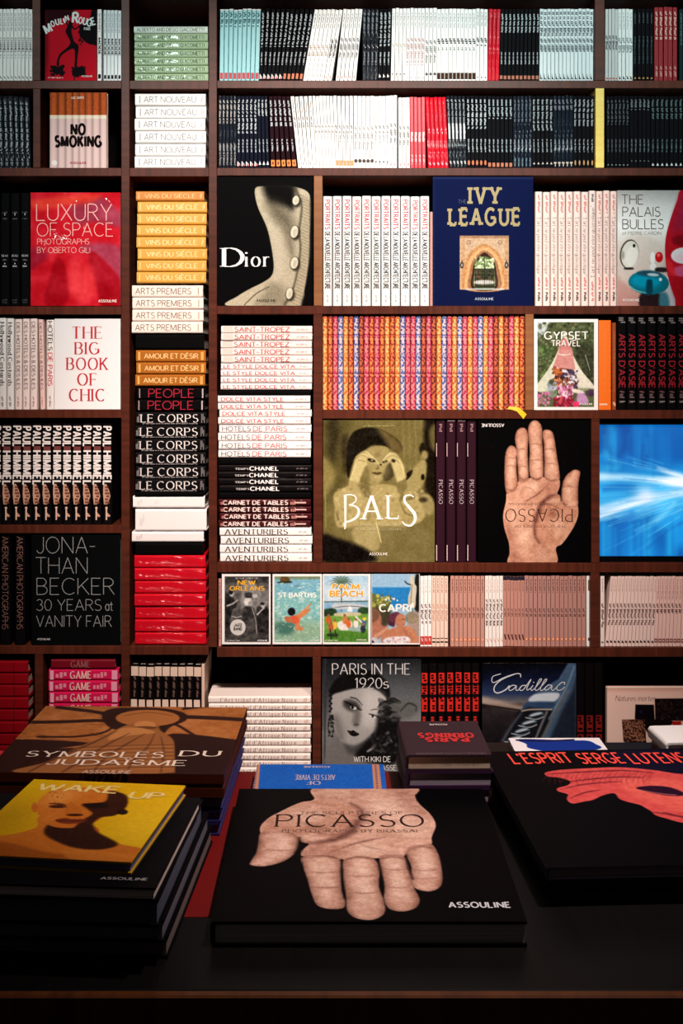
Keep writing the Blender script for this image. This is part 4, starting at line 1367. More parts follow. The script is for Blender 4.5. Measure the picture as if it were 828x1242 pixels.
stack_flat(hard('white_book', (255, 248, 246), [('t', 'HOTELS', SANS | dict(wt=.11), .035, .34, .58, (76, 62, 66)), ('t', 'DE PARIS', SANS | dict(wt=.11), .37, .735, .58, (212, 52, 70)), ('k', .84, .96, .2, (190, 170, 168), 4)]), 4, 265.2, 377, 515.4, 556,
           label=lab('lying white book with grey and red title', 'from top'), group='white two-colour-titled lying books')
stack_flat(hard('black_book', (9, 8, 9), []), 1, 266, 377, 556.2, 564.6, label=lambda i: 'plain black book under the grey and red titled ones')
stack_flat(hard('black_book', (14, 10, 12), [('t', 'TEMPS', SLAB | dict(wt=.18), .18, .32, .26, (220, 214, 212), -.05), ('t', 'CHANEL', BOLD, .335, .645, .58, (250, 246, 244)), ('k', .84, .96, .2, (120, 110, 110), 4), ('b', 0, 1, .46, .5, (70, 56, 56))], mat=wrapped((14, 10, 12), 'film_wrapped_jet', .4, 12)), 4, 265.4, 377.4, 564.8, 597.4,
           label=lab('lying black book with small white title', 'from top, middle column'), group='black small-titled lying books')
stack_flat(hard('black_book', (9, 8, 9), []), 1, 266, 377, 597.6, 606, label=lambda i: 'plain black book on the dark red film-wrapped pile')
stack_flat(hard('dark_red_book', (70, 20, 24), [('t', 'CARNET DE TABLES', BOLD, .05, .75, .58, (250, 226, 218)), ('k', .02, .06, .6, (190, 120, 110), 3), ('k', .78, .84, .6, (190, 130, 120), 5), ('b', .83, .95, -.1, .1, (230, 190, 180))], mat=wrapped((64, 18, 22), 'film_wrapped_wine', 1.0, 46, .2)), 4, 265.6, 377, 606, 640.4,
           label=lab('film-wrapped dark red lying book with white title', 'from top'), group='dark red film-wrapped lying books')
stack_flat(hard('white_book', (255, 248, 244), [('t', 'AVENTURIERS', SERIF | dict(wt=.17), .06, .74, .62, (66, 52, 52)), ('k', .86, .95, .2, (190, 170, 168), 4)]), 4, 267, 378, 640.4, 682.9,
           label=lab('lying white book with black serif title', 'from top, foot of middle column'), group='white serif-titled lying books')

stack_flat(hard('dark_red_book', (150, 12, 26), [('b', .80, .81, -.4, .4, (90, 8, 16))], page=(220, 180, 170), mat=wrapped((150, 12, 26), 'film_wrapped_crimson', .3, 8)), 10, -54, 34, 803, 950,
           label=lab('lying crimson book', 'from top, far end of the lowest shelf'), group='lying crimson books', jx=.5)
GAMEB = [('t', 'GAME', SERIF | dict(wt=.2), .31, .60, .66, (244, 206, 196)), ('k', .10, .27, .5, (240, 150, 170), 4), ('k', .64, .84, .5, (236, 140, 160), 5), ('b', .02, .07, -.42, .42, (250, 180, 200)), ('b', .90, .98, -.42, .42, (244, 160, 186))]
stack_flat(hard('crimson_book', (120, 8, 30), [('t', 'GAME', SERIF | dict(wt=.2), .31, .60, .66, (150, 90, 90))]), 1, 62, 140, 801, 813, label=lambda i: 'darkest topmost lying book above the pink-edged ones')
stack_flat(hard('crimson_book', (216, 26, 84), GAMEB, mat=wrapped((216, 26, 84), 'film_wrapped_pink', .6, 9)), 10, 59.5, 144.5, 813.4, 950,
           label=lab('lying hot pink wrapped book', 'from top, behind the big box'), group='lying hot pink books', jx=1.4)
stack_flat(hard('white_book', (255, 240, 232), [('t', "l'Art tribal d'Afrique Noire", SERIF | dict(wt=.15, gap=.5), .12, .86, .54, (150, 116, 110)), ('k', .93, .97, .6, (226, 190, 180), 4)], w=.15), 12, 253, 377, 846, 950,
           label=lab('lying white book with spaced grey title', 'from top, lowest shelf'), group='white spaced-title lying books', jx=.9)

# ------------------------------------------------------------------ books standing with the front cover outward
CREAM = (240, 236, 226)


def turn(q, cx, cy):
    """lettering upside down about a point in picture pixels"""
    return [[(2 * cx - a, -2 * cy - b) for a, b in f] for f in q]


# red cover with a dancer's silhouette
R = (54.6, 11.5, 117, 97.3)
c = canvas_px(R, 2.2, (206, 20, 40), (40, 0), 6.9)
c.poly([(98, 70), (180, 70), (330, 75), (335, 130), (250, 150), (150, 215), (100, 250)], (14, 8, 12), 12, al=.85)
c.poly([(495, 70), (540, 70), (540, 350), (500, 370), (450, 355), (400, 310), (385, 250), (410, 200), (470, 150)], (16, 12, 16), 2)
c.specks(385, 215, 540, 365, 90, [(16, 12, 16)], 6, 12, 3)
c.glow(110, 400, 26, 300, (90, 6, 18), .7)
S = (18, 12, 16)
c.poly([(318, 178), (330, 190), (326, 225), (322, 260), (330, 300), (345, 345), (376, 372), (380, 410), (372, 470), (364, 560), (346, 560), (350, 480), (345, 410), (310, 410), (250, 450), (222, 490), (218, 545), (200, 545), (205, 490), (230, 440), (290, 390), (312, 350), (290, 300), (272, 260), (282, 230), (296, 200)], S, 1.2)
c.ell(314, 192, 17, 22, S)
c.line([(296, 215), (280, 190), (288, 165), (280, 150)], 11, S)
c.line([(326, 215), (350, 240), (400, 205), (410, 200)], [12, 12, 8, 7], S)
for hx, hy in ((205, 585), (378, 592)):
    c.ell(hx, hy, 46, 30, S)
    c.specks(hx - 55, hy - 38, hx + 55, hy + 38, 70, [S], 6, 13, hx)
c.line([(345, 600), (345, 665)], 8, S)
MR = []
for ch, x, y, h_, w_, r_ in (('M', 116, 278, 70, 50, 26), ('O', 160, 222, 46, 26, 20), ('U', 196, 206, 48, 26, 12), ('L', 234, 197, 46, 18, 4), ('I', 262, 192, 42, 12, 20), ('N', 278, 172, 42, 24, 16),
                             ('R', 332, 186, 84, 42, -4), ('O', 380, 190, 50, 28, -10), ('U', 416, 198, 56, 28, -14), ('G', 452, 214, 56, 32, -6), ('E', 500, 206, 56, 26, 18)):
    q = rect(0, 0, 14, h_) if ch == 'I' else line_of(ch, HEAVY, 0, 0, w_, h_)
    ca, sa = math.cos(math.radians(r_)), math.sin(math.radians(r_))
    MR += [[(40 + (x + u * ca - v * sa) / 6.9, -(y - (u * sa + v * ca)) / 6.9) for u, v in f] for f in q]
MQ = [(MR, (238, 240, 238)), tl('PARIS', BOLD, 102, 36.2, 7.5, 3.2, (232, 232, 230)), tl('ASSOULINE', BOLD, 99, 93, 13, 2.0, (240, 220, 216)), ([[(a, b) for a, b in f] for f in ticks(58, -94.6, 20, 1.6, 4)], (240, 200, 196))]
face_out('picture_book', R, .02, (150, 16, 30), c.img(), MQ, 'red book with a black dancing figure on its cover, standing in the top bay')

# cigarettes cover
R = (60.4, 112, 129.4, 203.3)
c = canvas_px(R, 2.2, (238, 208, 202), (0, 105), 5.52)
xs = [332, 388, 438, 484, 528, 570, 616, 666, 715]
for a_, b_ in zip(xs, xs[1:]):
    for k_ in range(8):
        u0, u1 = a_ + (b_ - a_) * k_ / 8, a_ + (b_ - a_) * (k_ + 1) / 8
        s_ = [.55, .86, 1.0, 1.03, 1.02, .98, .88, .62][k_]
        c.poly([(u0, 30), (u1, 30), (u1, 190), (u0, 190)], np.array((196, 82, 28)) * s_, .8, False)
        c.poly([(u0, 190), (u1, 190), (u1, 216), (u0, 216)], np.array((255, 236, 210)) * (s_ * .35 + .66), .8, False)
        c.poly([(u0, 214), (u1, 214), (u1, 560), (u0, 560)], np.array((240, 206, 202)) * (s_ * .5 + .5), .8, False)
r_ = random.Random(4)
for _ in range(420):
    c.ell(r_.uniform(335, 715), r_.uniform(40, 186), 2.2, 2.2, (112, 40, 14), .5, 0, .5)
NQ = [tl('NO', HEAVY | dict(wt=.36, gap=.36), 86.8, 162.8, 16, 12.2, (20, 10, 12)), tl('SMOKING', HEAVY | dict(wt=.36, gap=.36), 67.4, 177.4, 55, 12.2, (20, 10, 12)), tl('LUC SANTE', BOLD, 87, 119.6, 15, 2.6, (250, 232, 214)),
      tl('ASSOULINE', BOLD, 85, 198.6, 20, 2.6, (170, 40, 44)), ([[(a, -b) for a, b in disc(66, 197.5, 3.4, 3.4)[0]]], (252, 240, 238))]
face_out('picture_book', R, .024, (226, 190, 180), c.img(), NQ, 'book with a row of cigarettes and bold black lettering on its cover')

# red film-wrapped cover
R = (37.2, 233.6, 146, 371)
c = canvas_px(R, 1.7, (208, 22, 40), (0, 225), 5.175)
c.poly([(440, 130), (560, 90), (640, 80), (755, 180), (755, 260), (600, 230), (480, 240)], (150, 60, 84), 14, al=.8)
c.poly([(190, 100), (300, 80), (480, 60), (620, 60), (560, 110), (400, 130), (240, 160)], (236, 70, 50), 14, al=.8)
c.poly([(500, 390), (620, 360), (755, 400), (755, 600), (690, 520), (600, 440)], (158, 70, 96), 14, al=.75)
c.poly([(190, 400), (260, 390), (300, 440), (240, 500), (195, 520)], (150, 40, 70), 14, al=.6)
c.poly([(350, 460), (390, 470), (420, 560), (430, 700), (380, 755), (300, 750), (280, 690), (310, 580)], (172, 8, 26), 8)
c.poly([(560, 420), (620, 440), (755, 600), (755, 755), (640, 755), (600, 640), (560, 520)], (168, 10, 28), 8)
c.poly([(430, 480), (560, 500), (600, 640), (560, 720), (450, 700)], (238, 60, 66), 18, al=.7)
c.noise(22, 16, 3).noise(7, 7, 4)
TC = (250, 178, 172)
LQ = [tl('LUXURY', THIN | dict(wt=.06), 44.4, 267.6, 91, 20, TC), tl('OF SPACE', THIN | dict(wt=.06), 45, 286.6, 92, 16, TC), tl('PHOTOGRAPHS', LIGHT | dict(wt=.09), 45.3, 296.4, 63, 6.6, TC), tl('BY OBERTO GILI', LIGHT | dict(wt=.09), 45.3, 306.8, 64, 6.6, TC),
      tl('ASSOULINE', BOLD, 119.6, 366.6, 22, 3, (255, 226, 220))]
face_out('picture_book', R, .03, (196, 20, 38), c.img(), LQ, 'film-wrapped red book with thin pale lettering, standing beside black spines', wrap=True)

# corset cover
R = (264, 214.4, 379.4, 370.8)
c = canvas_px(R, 1.6, (5, 5, 6), (262, 210), 6.787)
LN = (196, 186, 160)
c.poly([(325, 125), (400, 110), (600, 110), (740, 150), (775, 240), (770, 420), (760, 600), (750, 760), (720, 960), (690, 1090), (100, 1090), (180, 1010), (280, 950), (380, 900), (450, 850), (472, 780), (462, 660), (436, 520), (405, 420), (350, 300), (322, 200)], LN, 2)
c.poly([(395, 90), (620, 90), (650, 180), (630, 300), (560, 280), (480, 260), (420, 220)], (10, 9, 8), 26)
c.poly([(420, 230), (520, 250), (600, 330), (640, 420), (610, 480), (520, 430), (440, 340)], (92, 86, 68), 40, al=.8)
c.poly([(560, 460), (610, 470), (640, 620), (620, 700), (580, 600)], (110, 104, 84), 24, al=.7)
c.poly([(450, 900), (560, 940), (580, 1090), (330, 1090), (380, 1000)], (130, 122, 100), 30, al=.7)
c.poly([(400, 330), (440, 450), (480, 640), (500, 800), (470, 870), (520, 860), (540, 700), (500, 480)], (216, 208, 184), 26, al=.6)
c.line([(230, 1085), (330, 990), (440, 930)], [6, 8, 4], (60, 54, 40), 3)
c.line([(640, 120), (700, 260), (680, 480), (690, 640), (640, 920), (560, 1085)], 16, (70, 64, 50), 8, al=.9)
c.line([(700, 180), (745, 260), (735, 480), (735, 660), (700, 880), (650, 1085)], [30, 46, 60, 66, 70, 74], (186, 174, 146), 9)
for y_ in range(190, 1080, 26):
    f_ = (y_ - 180) / 900
    xc = np.interp(y_, [180, 260, 480, 660, 880, 1085], [712, 745, 735, 735, 700, 650])
    c.line([(xc - 34, y_ - 12), (xc, y_ + 4), (xc + 34, y_ + 18)], 5, (120, 110, 86), 3, al=.7)
c.poly([(775, 100), (840, 100), (840, 1100), (700, 1100), (745, 900), (770, 600)], (6, 5, 5), 10)
c.line([(610, 110), (630, 200), (660, 240)], 12, (30, 26, 20), 8, al=.6)
for bx, by, rx, ry in ((652, 226, 26, 38), (640, 484, 30, 50), (640, 738, 30, 48), (600, 988, 26, 46)):
    c.ell(bx + 8, by + 10, rx + 12, ry + 10, (60, 54, 42), 8)
    c.ell(bx, by, rx, ry, (232, 226, 204), 2, 10)
    c.ell(bx + 4, by + 4, rx * .5, ry * .6, (206, 198, 172), 6, 10)
c.noise(2.2, 12, 2, (c.a.mean(2) > 40))
DQ = [tl('D', DIDOT | dict(wt=.17), 271.6, 323.4, 22.5, 22.4, (250, 250, 250)), tl('ior', DIDOT | dict(wt=.15, serif=.24), 298.5, 323.4, 27.5, 18.4, (250, 250, 250)), tl('ASSOULINE', BOLD, 311, 366, 23, 2.8, (70, 62, 46))]
face_out('picture_book', R, .035, (8, 8, 8), c.img(), DQ, 'black book with a sepia buttoned corset on its cover, beside the tan upright')

# navy cover with a stone arch
R = (524.8, 214.6, 646.4, 371)
c = canvas_px(R, 1.9, (10, 20, 62), (522, 210), 6.469)
c.poly([(10, 20), (805, 20), (805, 50), (10, 50)], (26, 36, 78), 4, False)  # paler band: light along the cover's top, put into the ink colour
c.line([(28, 40), (28, 1040)], 5, (24, 36, 86), 3)
c.poly([(230, 492), (612, 492), (612, 912), (230, 912)], (206, 172, 140), .8, False)
c.poly([(230, 492), (612, 492), (612, 512), (230, 512)], (170, 128, 96), 2, False)
for x_ in (244, 580):
    c.poly([(x_, 510), (x_ + 26, 510), (x_ + 30, 910), (x_ - 6, 910)], (196, 152, 112), 5, False)
c.poly([(262, 910), (262, 750), (290, 650), (350, 585), (422, 555), (495, 590), (550, 650), (580, 750), (580, 910)], (196, 140, 92), 3)
c.poly([(285, 910), (285, 760), (310, 670), (360, 610), (422, 580), (485, 610), (535, 670), (556, 760), (556, 910)], (226, 170, 116), 3)
c.poly([(305, 910), (308, 770), (328, 690), (372, 635), (422, 606), (475, 635), (515, 690), (538, 770), (540, 910)], (160, 112, 78), 3)
c.poly([(328, 905), (330, 765), (345, 700), (385, 648), (422, 622), (460, 648), (500, 700), (514, 765), (514, 905)], (58, 34, 28), 2)
c.poly([(344, 900), (346, 760), (362, 706), (396, 668), (424, 654), (456, 670), (486, 706), (500, 760), (500, 900)], (120, 138, 90), 2)
c.specks(350, 660, 495, 750, 90, [(196, 214, 160), (88, 116, 60), (150, 170, 110), (226, 232, 206)], 5, 11, 4)
c.poly([(346, 750), (500, 750), (500, 900), (346, 900)], (52, 52, 40), 3, False, .8)
c.specks(350, 760, 495, 880, 70, [(84, 92, 62), (120, 84, 60), (40, 44, 34)], 5, 10, 7)
c.poly([(360, 842), (480, 842), (488, 868), (352, 868)], (226, 222, 214), 4)
for x_ in range(338, 512, 14):
    c.line([(x_, 748), (x_, 896)], 3, (24, 20, 18), 1)
for y_ in (750, 800, 890):
    c.line([(332, y_), (512, y_)], 4, (26, 20, 18), 1)
c.line([(422, 660), (422, 895)], 5, (24, 20, 18), 1)
for x_ in (246, 594):
    c.ell(x_, 722, 14, 26, (34, 28, 28), 2); c.ell(x_, 722, 7, 14, (170, 160, 150), 2); c.line([(x_, 680), (x_, 700)], 5, (34, 28, 28), 1)
for x_ in (298, 545):
    c.ell(x_, 544, 18, 18, (150, 116, 92), 4); c.ell(x_, 544, 10, 10, (196, 160, 130), 3)
c.poly([(270, 905), (576, 905), (576, 913), (270, 913)], (206, 210, 214), 2, False)
m_ = (c.a.mean(2) > 80)
c.noise(3, 18, 2, m_)
GO = (168, 148, 100)
IQ = [tl('IVY', SLAB, 569.6, 247.2, 35.6, 19.8, GO), tl('LEAGUE', SLAB, 545.2, 272.8, 84, 19.6, GO), tl('THE', LIGHT, 555.6, 246.8, 9.6, 4.4, (96, 98, 116)), tl('ASSOULINE', BOLD, 576, 364, 22, 2.8, (168, 176, 190))]
face_out('picture_book', R, .034, (10, 18, 56), c.img(), IQ, 'navy book with gold block letters and a stone archway on its cover', page=(196, 190, 186))

# glass-dome cover at the frame's edge
R = (748.6, 231, 858, 371)
c = canvas_px(R, 2.0, (232, 228, 228), (744, 226), 8.393)
c.vgrad([(0, (170, 166, 164)), (.14, (226, 222, 220)), (.32, (255, 252, 250)), (.5, (226, 214, 206)), (.64, (196, 178, 170)), (.8, (206, 160, 150)), (1, (196, 140, 132))])
c.ell(260, 760, 260, 270, (226, 210, 200), 22, al=.8)
c.ell(160, 690, 96, 150, (70, 58, 54), 3, 8); c.ell(166, 694, 88, 140, (228, 222, 212), 3, 8); c.ell(180, 720, 60, 110, (244, 238, 228), 14, 8)
c.ell(208, 606, 14, 18, (20, 18, 18), 3); c.ell(95, 700, 16, 40, (170, 160, 140), 8)
c.poly([(110, 830), (190, 826), (200, 846), (120, 848)], (40, 36, 36), 4)
c.ell(395, 730, 24, 60, (252, 250, 248), 3); c.ell(400, 820, 34, 36, (246, 244, 242), 4)
c.ell(460, 722, 40, 54, (206, 20, 30), 3); c.ell(455, 700, 14, 18, (250, 120, 110), 6)
c.poly([(430, 830), (530, 830), (540, 870), (430, 870)], (40, 32, 34), 6)
c.poly([(540, 900), (620, 960), (680, 1080), (700, 1240), (560, 1240), (520, 1080)], (196, 196, 206), 20)
c.poly([(700, 30), (640, 150), (580, 320), (540, 460), (520, 600), (528, 780), (560, 960), (620, 1140), (660, 1245), (990, 1245), (990, 30)], (190, 18, 34), 3)
c.poly([(720, 60), (640, 240), (600, 420), (640, 470), (760, 400), (900, 200)], (150, 30, 66), 40, al=.8)
c.poly([(600, 520), (720, 500), (900, 560), (900, 620), (640, 600)], (118, 8, 22), 16, al=.8)
c.ell(720, 706, 140, 84, (246, 236, 240), 4); c.ell(720, 730, 120, 50, (250, 220, 230), 16)
c.ell(730, 864, 140, 60, (216, 84, 130), 8); c.poly([(536, 740), (600, 800), (620, 900), (560, 880)], (230, 40, 50), 14)
c.poly([(600, 960), (900, 960), (900, 1240), (680, 1240)], (170, 16, 30), 20, al=.6)
c.poly([(280, 1090), (470, 1090), (520, 1240), (280, 1240)], (40, 24, 28), 10); c.poly([(470, 1090), (545, 1100), (560, 1240), (470, 1240)], (60, 120, 140), 12)
c.ell(355, 980, 206, 122, (10, 110, 130), 4, 4); c.ell(330, 965, 150, 70, (0, 150, 186), 20, 4); c.ell(360, 890, 120, 30, (30, 70, 90), 12, 4)
c.ell(400, 900, 60, 16, (190, 216, 224), 6, 4); c.ell(474, 948, 15, 17, (240, 250, 252), 3); c.line([(160, 1010), (230, 1060), (330, 1084)], [4, 10, 4], (150, 220, 214), 4)
c.poly([(335, 960), (390, 960), (390, 1090), (335, 1090)], (8, 60, 80), 8); c.line([(510, 880), (555, 940)], 5, (230, 240, 240), 2)
c.noise(5, 4, 3)
BQ = [tl('THE', LIGHT | dict(wt=.09), 753.8, 247.8, 26, 11.4, (92, 78, 76)), tl('PALAIS', LIGHT | dict(wt=.09), 754.8, 262.6, 45.4, 11.4, (92, 78, 76)), tl('BULLES', LIGHT | dict(wt=.09), 754.8, 277.6, 49.4, 11.2, (92, 78, 76)),
      tl('of PIERRE CARDIN', LIGHT | dict(wt=.08), 754.4, 284.8, 47, 3.8, (130, 112, 106)), tl('ASSOULINE', BOLD, 755, 365.4, 20, 2.6, (250, 236, 230))]
face_out('picture_book', R, .03, (226, 220, 220), c.img(), BQ, 'book with a red dome and a turquoise glass form on its cover')

# square white cover with red lettering
R = (66, 387, 146, 496.8)
c = canvas_px(R, 1.2, (248, 246, 246))
c.vgrad([(0, (238, 238, 240)), (1, (255, 252, 252))])
CR = (196, 36, 52)
CQ = [tl(s_, DIDOT | dict(wt=.17), 105.6, y_, L_, 14.4, CR, 'c') for s_, y_, L_ in (('THE', 411, 35), ('BIG', 430, 28), ('BOOK', 448.8, 48), ('OF', 467.6, 22), ('CHIC', 486.6, 42))]
face_out('picture_book', R, .03, (244, 242, 242), c.img(), CQ, 'square white book with large red serif capitals on its cover')

# tepee cover
R = (647.4, 387.4, 725, 497.6)
c = canvas_px(R, 2.0, (250, 248, 246), (644, 382), 7.811)
c.poly([(60, 72), (592, 72), (592, 872), (60, 872)], (72, 84, 54), .8, False)
c.poly([(60, 72), (170, 72), (150, 130), (110, 190), (60, 210)], (196, 206, 210), 10)
c.specks(62, 74, 590, 640, 420, [(54, 66, 40), (96, 108, 70), (120, 126, 84), (40, 46, 30), (84, 76, 50), (146, 150, 110)], 8, 20, 3, .6)
c.specks(62, 300, 200, 640, 60, [(110, 140, 80), (60, 84, 46)], 8, 20, 9, .6)
c.poly([(400, 300), (592, 320), (592, 640), (520, 620)], (44, 46, 34), 20, al=.6)
c.poly([(300, 180), (328, 180), (372, 330), (470, 520), (592, 670), (592, 700), (440, 730), (200, 740), (60, 720), (60, 660), (160, 520), (250, 350)], (226, 224, 206), 3)
c.poly([(60, 660), (170, 520), (240, 400), (210, 560), (190, 740), (60, 720)], (206, 212, 188), 8, al=.8)
c.poly([(285, 300), (375, 310), (400, 420), (405, 530), (290, 540), (210, 520), (240, 400)], (206, 140, 134), 4)
c.poly([(290, 230), (330, 230), (372, 320), (262, 330)], (206, 130, 128), 3)
for i_ in range(9):
    c.line([(270 + i_ * 14, 330), (262 + i_ * 18, 530)], 2.5, (226, 170, 160), 1.5, al=.6)
c.line([(250, 370), (310, 382), (370, 374)], [6, 12, 6], (232, 226, 216), 3)
c.poly([(215, 530), (400, 530), (440, 700), (400, 740), (230, 740), (205, 640)], (60, 40, 36), 6)
c.specks(205, 500, 290, 690, 46, [(196, 112, 60), (226, 150, 90), (150, 70, 50), (236, 220, 206), (120, 60, 44)], 8, 19, 11)
c.specks(300, 530, 450, 700, 56, [(236, 232, 234), (200, 196, 214), (70, 60, 96), (150, 90, 70), (226, 216, 226)], 8, 19, 12)
c.specks(160, 640, 240, 800, 40, [(176, 186, 206), (206, 214, 230), (140, 150, 170), (110, 120, 90)], 10, 20, 13)
c.ell(190, 636, 22, 24, (60, 74, 44), 5)
c.poly([(60, 740), (592, 700), (592, 872), (60, 872)], (96, 110, 66), 6, al=.6)
c.specks(250, 680, 390, 810, 90, [(196, 110, 150), (226, 170, 200), (246, 220, 232), (160, 70, 110)], 8, 18, 14)
c.specks(220, 780, 400, 868, 80, [(180, 40, 70), (140, 30, 60), (206, 80, 90), (110, 30, 46)], 8, 18, 15)
c.specks(60, 740, 180, 860, 50, [(206, 110, 170), (120, 70, 90), (196, 150, 170), (150, 120, 110)], 8, 16, 16)
c.poly([(440, 740), (490, 730), (540, 830), (440, 836)], (196, 150, 196), 6); c.poly([(390, 700), (470, 716), (500, 740), (400, 736)], (236, 226, 216), 5)
c.ell(425, 846, 34, 26, (236, 60, 116), 4); c.line([(510, 380), (555, 530)], 4, (196, 200, 186), 1.5)
c.ell(560, 740, 40, 34, (74, 50, 76), 10)
c.clip_to([[(60, 72), (592, 72), (592, 872), (60, 872)]], (250, 248, 246), .8, False)
c.noise(4, 12, 5, (c.a.min(2) < 236))
TQ = [tl('GYPSET', BOLD | dict(wt=.19), 661, 412, 52.4, 8.4, (70, 74, 60)), tl('GYPSET', BOLD | dict(wt=.17), 660.2, 411.6, 52.4, 8.6, (242, 240, 230)), tl('TRAVEL', BOLD | dict(wt=.19), 669.4, 420.4, 34.4, 6.8, (80, 74, 62)), tl('TRAVEL', BOLD | dict(wt=.17), 668.8, 420, 34.4, 6.8, (242, 238, 228)),
      tl('ASSOULINE', BOLD, 702, 491.6, 16, 2.2, (240, 230, 230))]
face_out('picture_book', R, .02, (240, 238, 236), c.img(), TQ, 'white-bordered book with a pink and white tepee on its cover')

# sepia masked-ball cover
R = (391.8, 509, 527, 682.6)
c = canvas_px(R, 1.7, (110, 100, 56), (388, 504), 5.831)
c.poly([(20, 30), (200, 30), (220, 120), (180, 240), (160, 380), (190, 480), (120, 560), (20, 600)], (84, 76, 40), 26)
c.poly([(60, 30), (130, 30), (130, 200), (90, 330), (60, 260)], (40, 34, 18), 22, al=.8)
c.poly([(150, 180), (200, 150), (190, 390), (165, 390)], (40, 32, 18), 14, al=.8)
c.poly([(20, 320), (80, 360), (110, 440), (60, 540), (20, 580)], (150, 136, 80), 20, al=.8)
for i_ in range(12):
    c.line([(560 + i_ * 22, 30), (575 + i_ * 20, 420)], 8, (132, 122, 72) if i_ % 2 else (106, 96, 54), 5, al=.6)
c.poly([(735, 30), (820, 30), (820, 600), (780, 590), (735, 500)], (22, 16, 8), 14)
c.poly([(770, 110), (820, 70), (820, 250), (780, 220)], (96, 88, 50), 12)
c.ell(722, 246, 24, 48, (26, 20, 10), 6); c.ell(734, 285, 24, 32, (150, 138, 88), 8)
c.poly([(600, 470), (640, 400), (720, 320), (750, 360), (730, 480), (660, 560), (590, 590)], (156, 144, 92), 8); c.ell(722, 440, 13, 22, (20, 16, 8), 4)
c.poly([(605, 420), (650, 388), (640, 430), (606, 462)], (26, 20, 10), 4)
# hair, face, gloved hands
c.poly([(185, 330), (195, 200), (240, 120), (320, 92), (420, 100), (500, 140), (560, 190), (580, 250), (540, 270), (470, 230), (380, 216), (330, 240), (290, 290), (230, 350), (205, 440), (190, 420)], (22, 18, 10), 5)
c.poly([(410, 105), (480, 120), (560, 190), (590, 260), (560, 280), (500, 260), (470, 200)], (120, 104, 58), 16, al=.75)
c.poly([(300, 300), (340, 240), (420, 220), (480, 240), (500, 330), (480, 400), (430, 470), (390, 500), (330, 470), (300, 400)], (148, 136, 86), 5)
c.poly([(300, 370), (330, 360), (350, 460), (330, 470), (302, 440)], (112, 102, 60), 10, al=.8)
c.poly([(440, 430), (490, 340), (520, 420), (470, 470)], (44, 36, 20), 8, al=.9)
c.glow(420, 400, 70, 60, (166, 154, 100), .7); c.glow(330, 420, 24, 60, (112, 100, 58), .6)
c.line([(402, 340), (410, 365), (404, 378)], [4, 7, 4], (104, 92, 54), 3); c.ell(404, 380, 14, 4, (92, 78, 46), 3)
c.poly([(366, 412), (388, 405), (402, 408), (416, 404), (436, 412), (404, 424)], (84, 66, 38), 3); c.line([(366, 412), (402, 413), (436, 412)], 3, (50, 38, 20), 2)
c.ell(404, 440, 26, 8, (172, 160, 106), 5)
GL, GD, GH = (190, 178, 122), (118, 106, 62), (222, 212, 158)
for pts in ([(203, 472), (215, 430), (228, 380), (240, 320), (262, 285), (300, 258), (325, 252), (345, 262), (372, 290), (398, 318), (424, 344), (418, 354), (385, 345), (352, 334), (330, 330), (338, 350), (316, 372), (300, 410), (284, 450), (264, 494)],
            [(606, 450), (600, 400), (585, 345), (560, 300), (535, 272), (505, 262), (480, 272), (455, 296), (432, 330), (424, 350), (440, 352), (470, 340), (496, 330), (506, 360), (520, 400), (530, 440), (552, 486)]):
    c.poly(pts, GD, 3); c.poly([(x * .94 + np.mean([p[0] for p in pts]) * .06, y * .94 + np.mean([p[1] for p in pts]) * .06) for x, y in pts], GL, 7)
for p_ in ([(250, 312), (290, 288), (330, 300), (372, 330)], [(262, 290), (310, 268), (352, 286), (410, 340)], [(244, 334), (280, 322), (318, 330)], [(560, 320), (520, 290), (480, 300), (446, 334)], [(570, 350), (530, 318), (500, 322)]):
    c.line(p_, [2, 5, 2], (126, 114, 68), 3, al=.9)
for p_ in ([(214, 460), (240, 380), (262, 320)], [(320, 254), (370, 300), (418, 346)], [(590, 420), (578, 360), (550, 310)], [(500, 266), (462, 300), (430, 344)]):
    c.line(p_, [3, 9, 3], GH, 4, al=.8)
c.ell(362, 322, 30, 12, (24, 18, 8), 4, 16); c.ell(456, 332, 20, 8, (34, 26, 12), 4, -16); c.ell(366, 321, 9, 7, (150, 138, 88), 3); c.ell(456, 331, 7, 5, (140, 128, 80), 3)
c.ell(404, 284, 24, 16, (134, 122, 76), 8); c.ell(516, 325, 15, 11, (30, 24, 12), 5, 30); c.ell(428, 352, 7, 7, (40, 30, 16), 3)
# dress
c.poly([(100, 560), (180, 510), (270, 480), (350, 500), (420, 490), (520, 500), (570, 540), (560, 600), (640, 600), (700, 580), (740, 700), (700, 760), (640, 780), (560, 800), (180, 800), (110, 760), (105, 660)], (168, 154, 100), 6)
c.poly([(180, 800), (560, 790), (720, 780), (800, 900), (810, 1030), (300, 1030), (170, 900)], (116, 106, 62), 12)
c.poly([(240, 800), (400, 780), (420, 930), (360, 960), (250, 900)], (168, 156, 104), 10, al=.9); c.line([(395, 760), (430, 900)], 6, (220, 208, 150), 3)
c.poly([(206, 470), (262, 480), (270, 570), (215, 540)], (166, 152, 100), 5); c.poly([(270, 495), (350, 505), (360, 640), (330, 600)], (100, 90, 52), 10, al=.8)
c.poly([(540, 490), (600, 460), (610, 520), (560, 560)], (120, 108, 64), 6)
c.line([(120, 690), (130, 740), (150, 770)], 10, (96, 86, 48), 6); c.line([(560, 600), (600, 690), (680, 720)], 8, (110, 100, 58), 5)
c.poly([(700, 580), (760, 560), (800, 620), (790, 700), (740, 690)], (150, 138, 90), 8); c.ell(725, 600, 30, 18, (60, 50, 30), 8)
c.specks(110, 520, 720, 780, 120, [(196, 182, 126), (132, 120, 74), (150, 138, 88)], 6, 16, 4, .5)
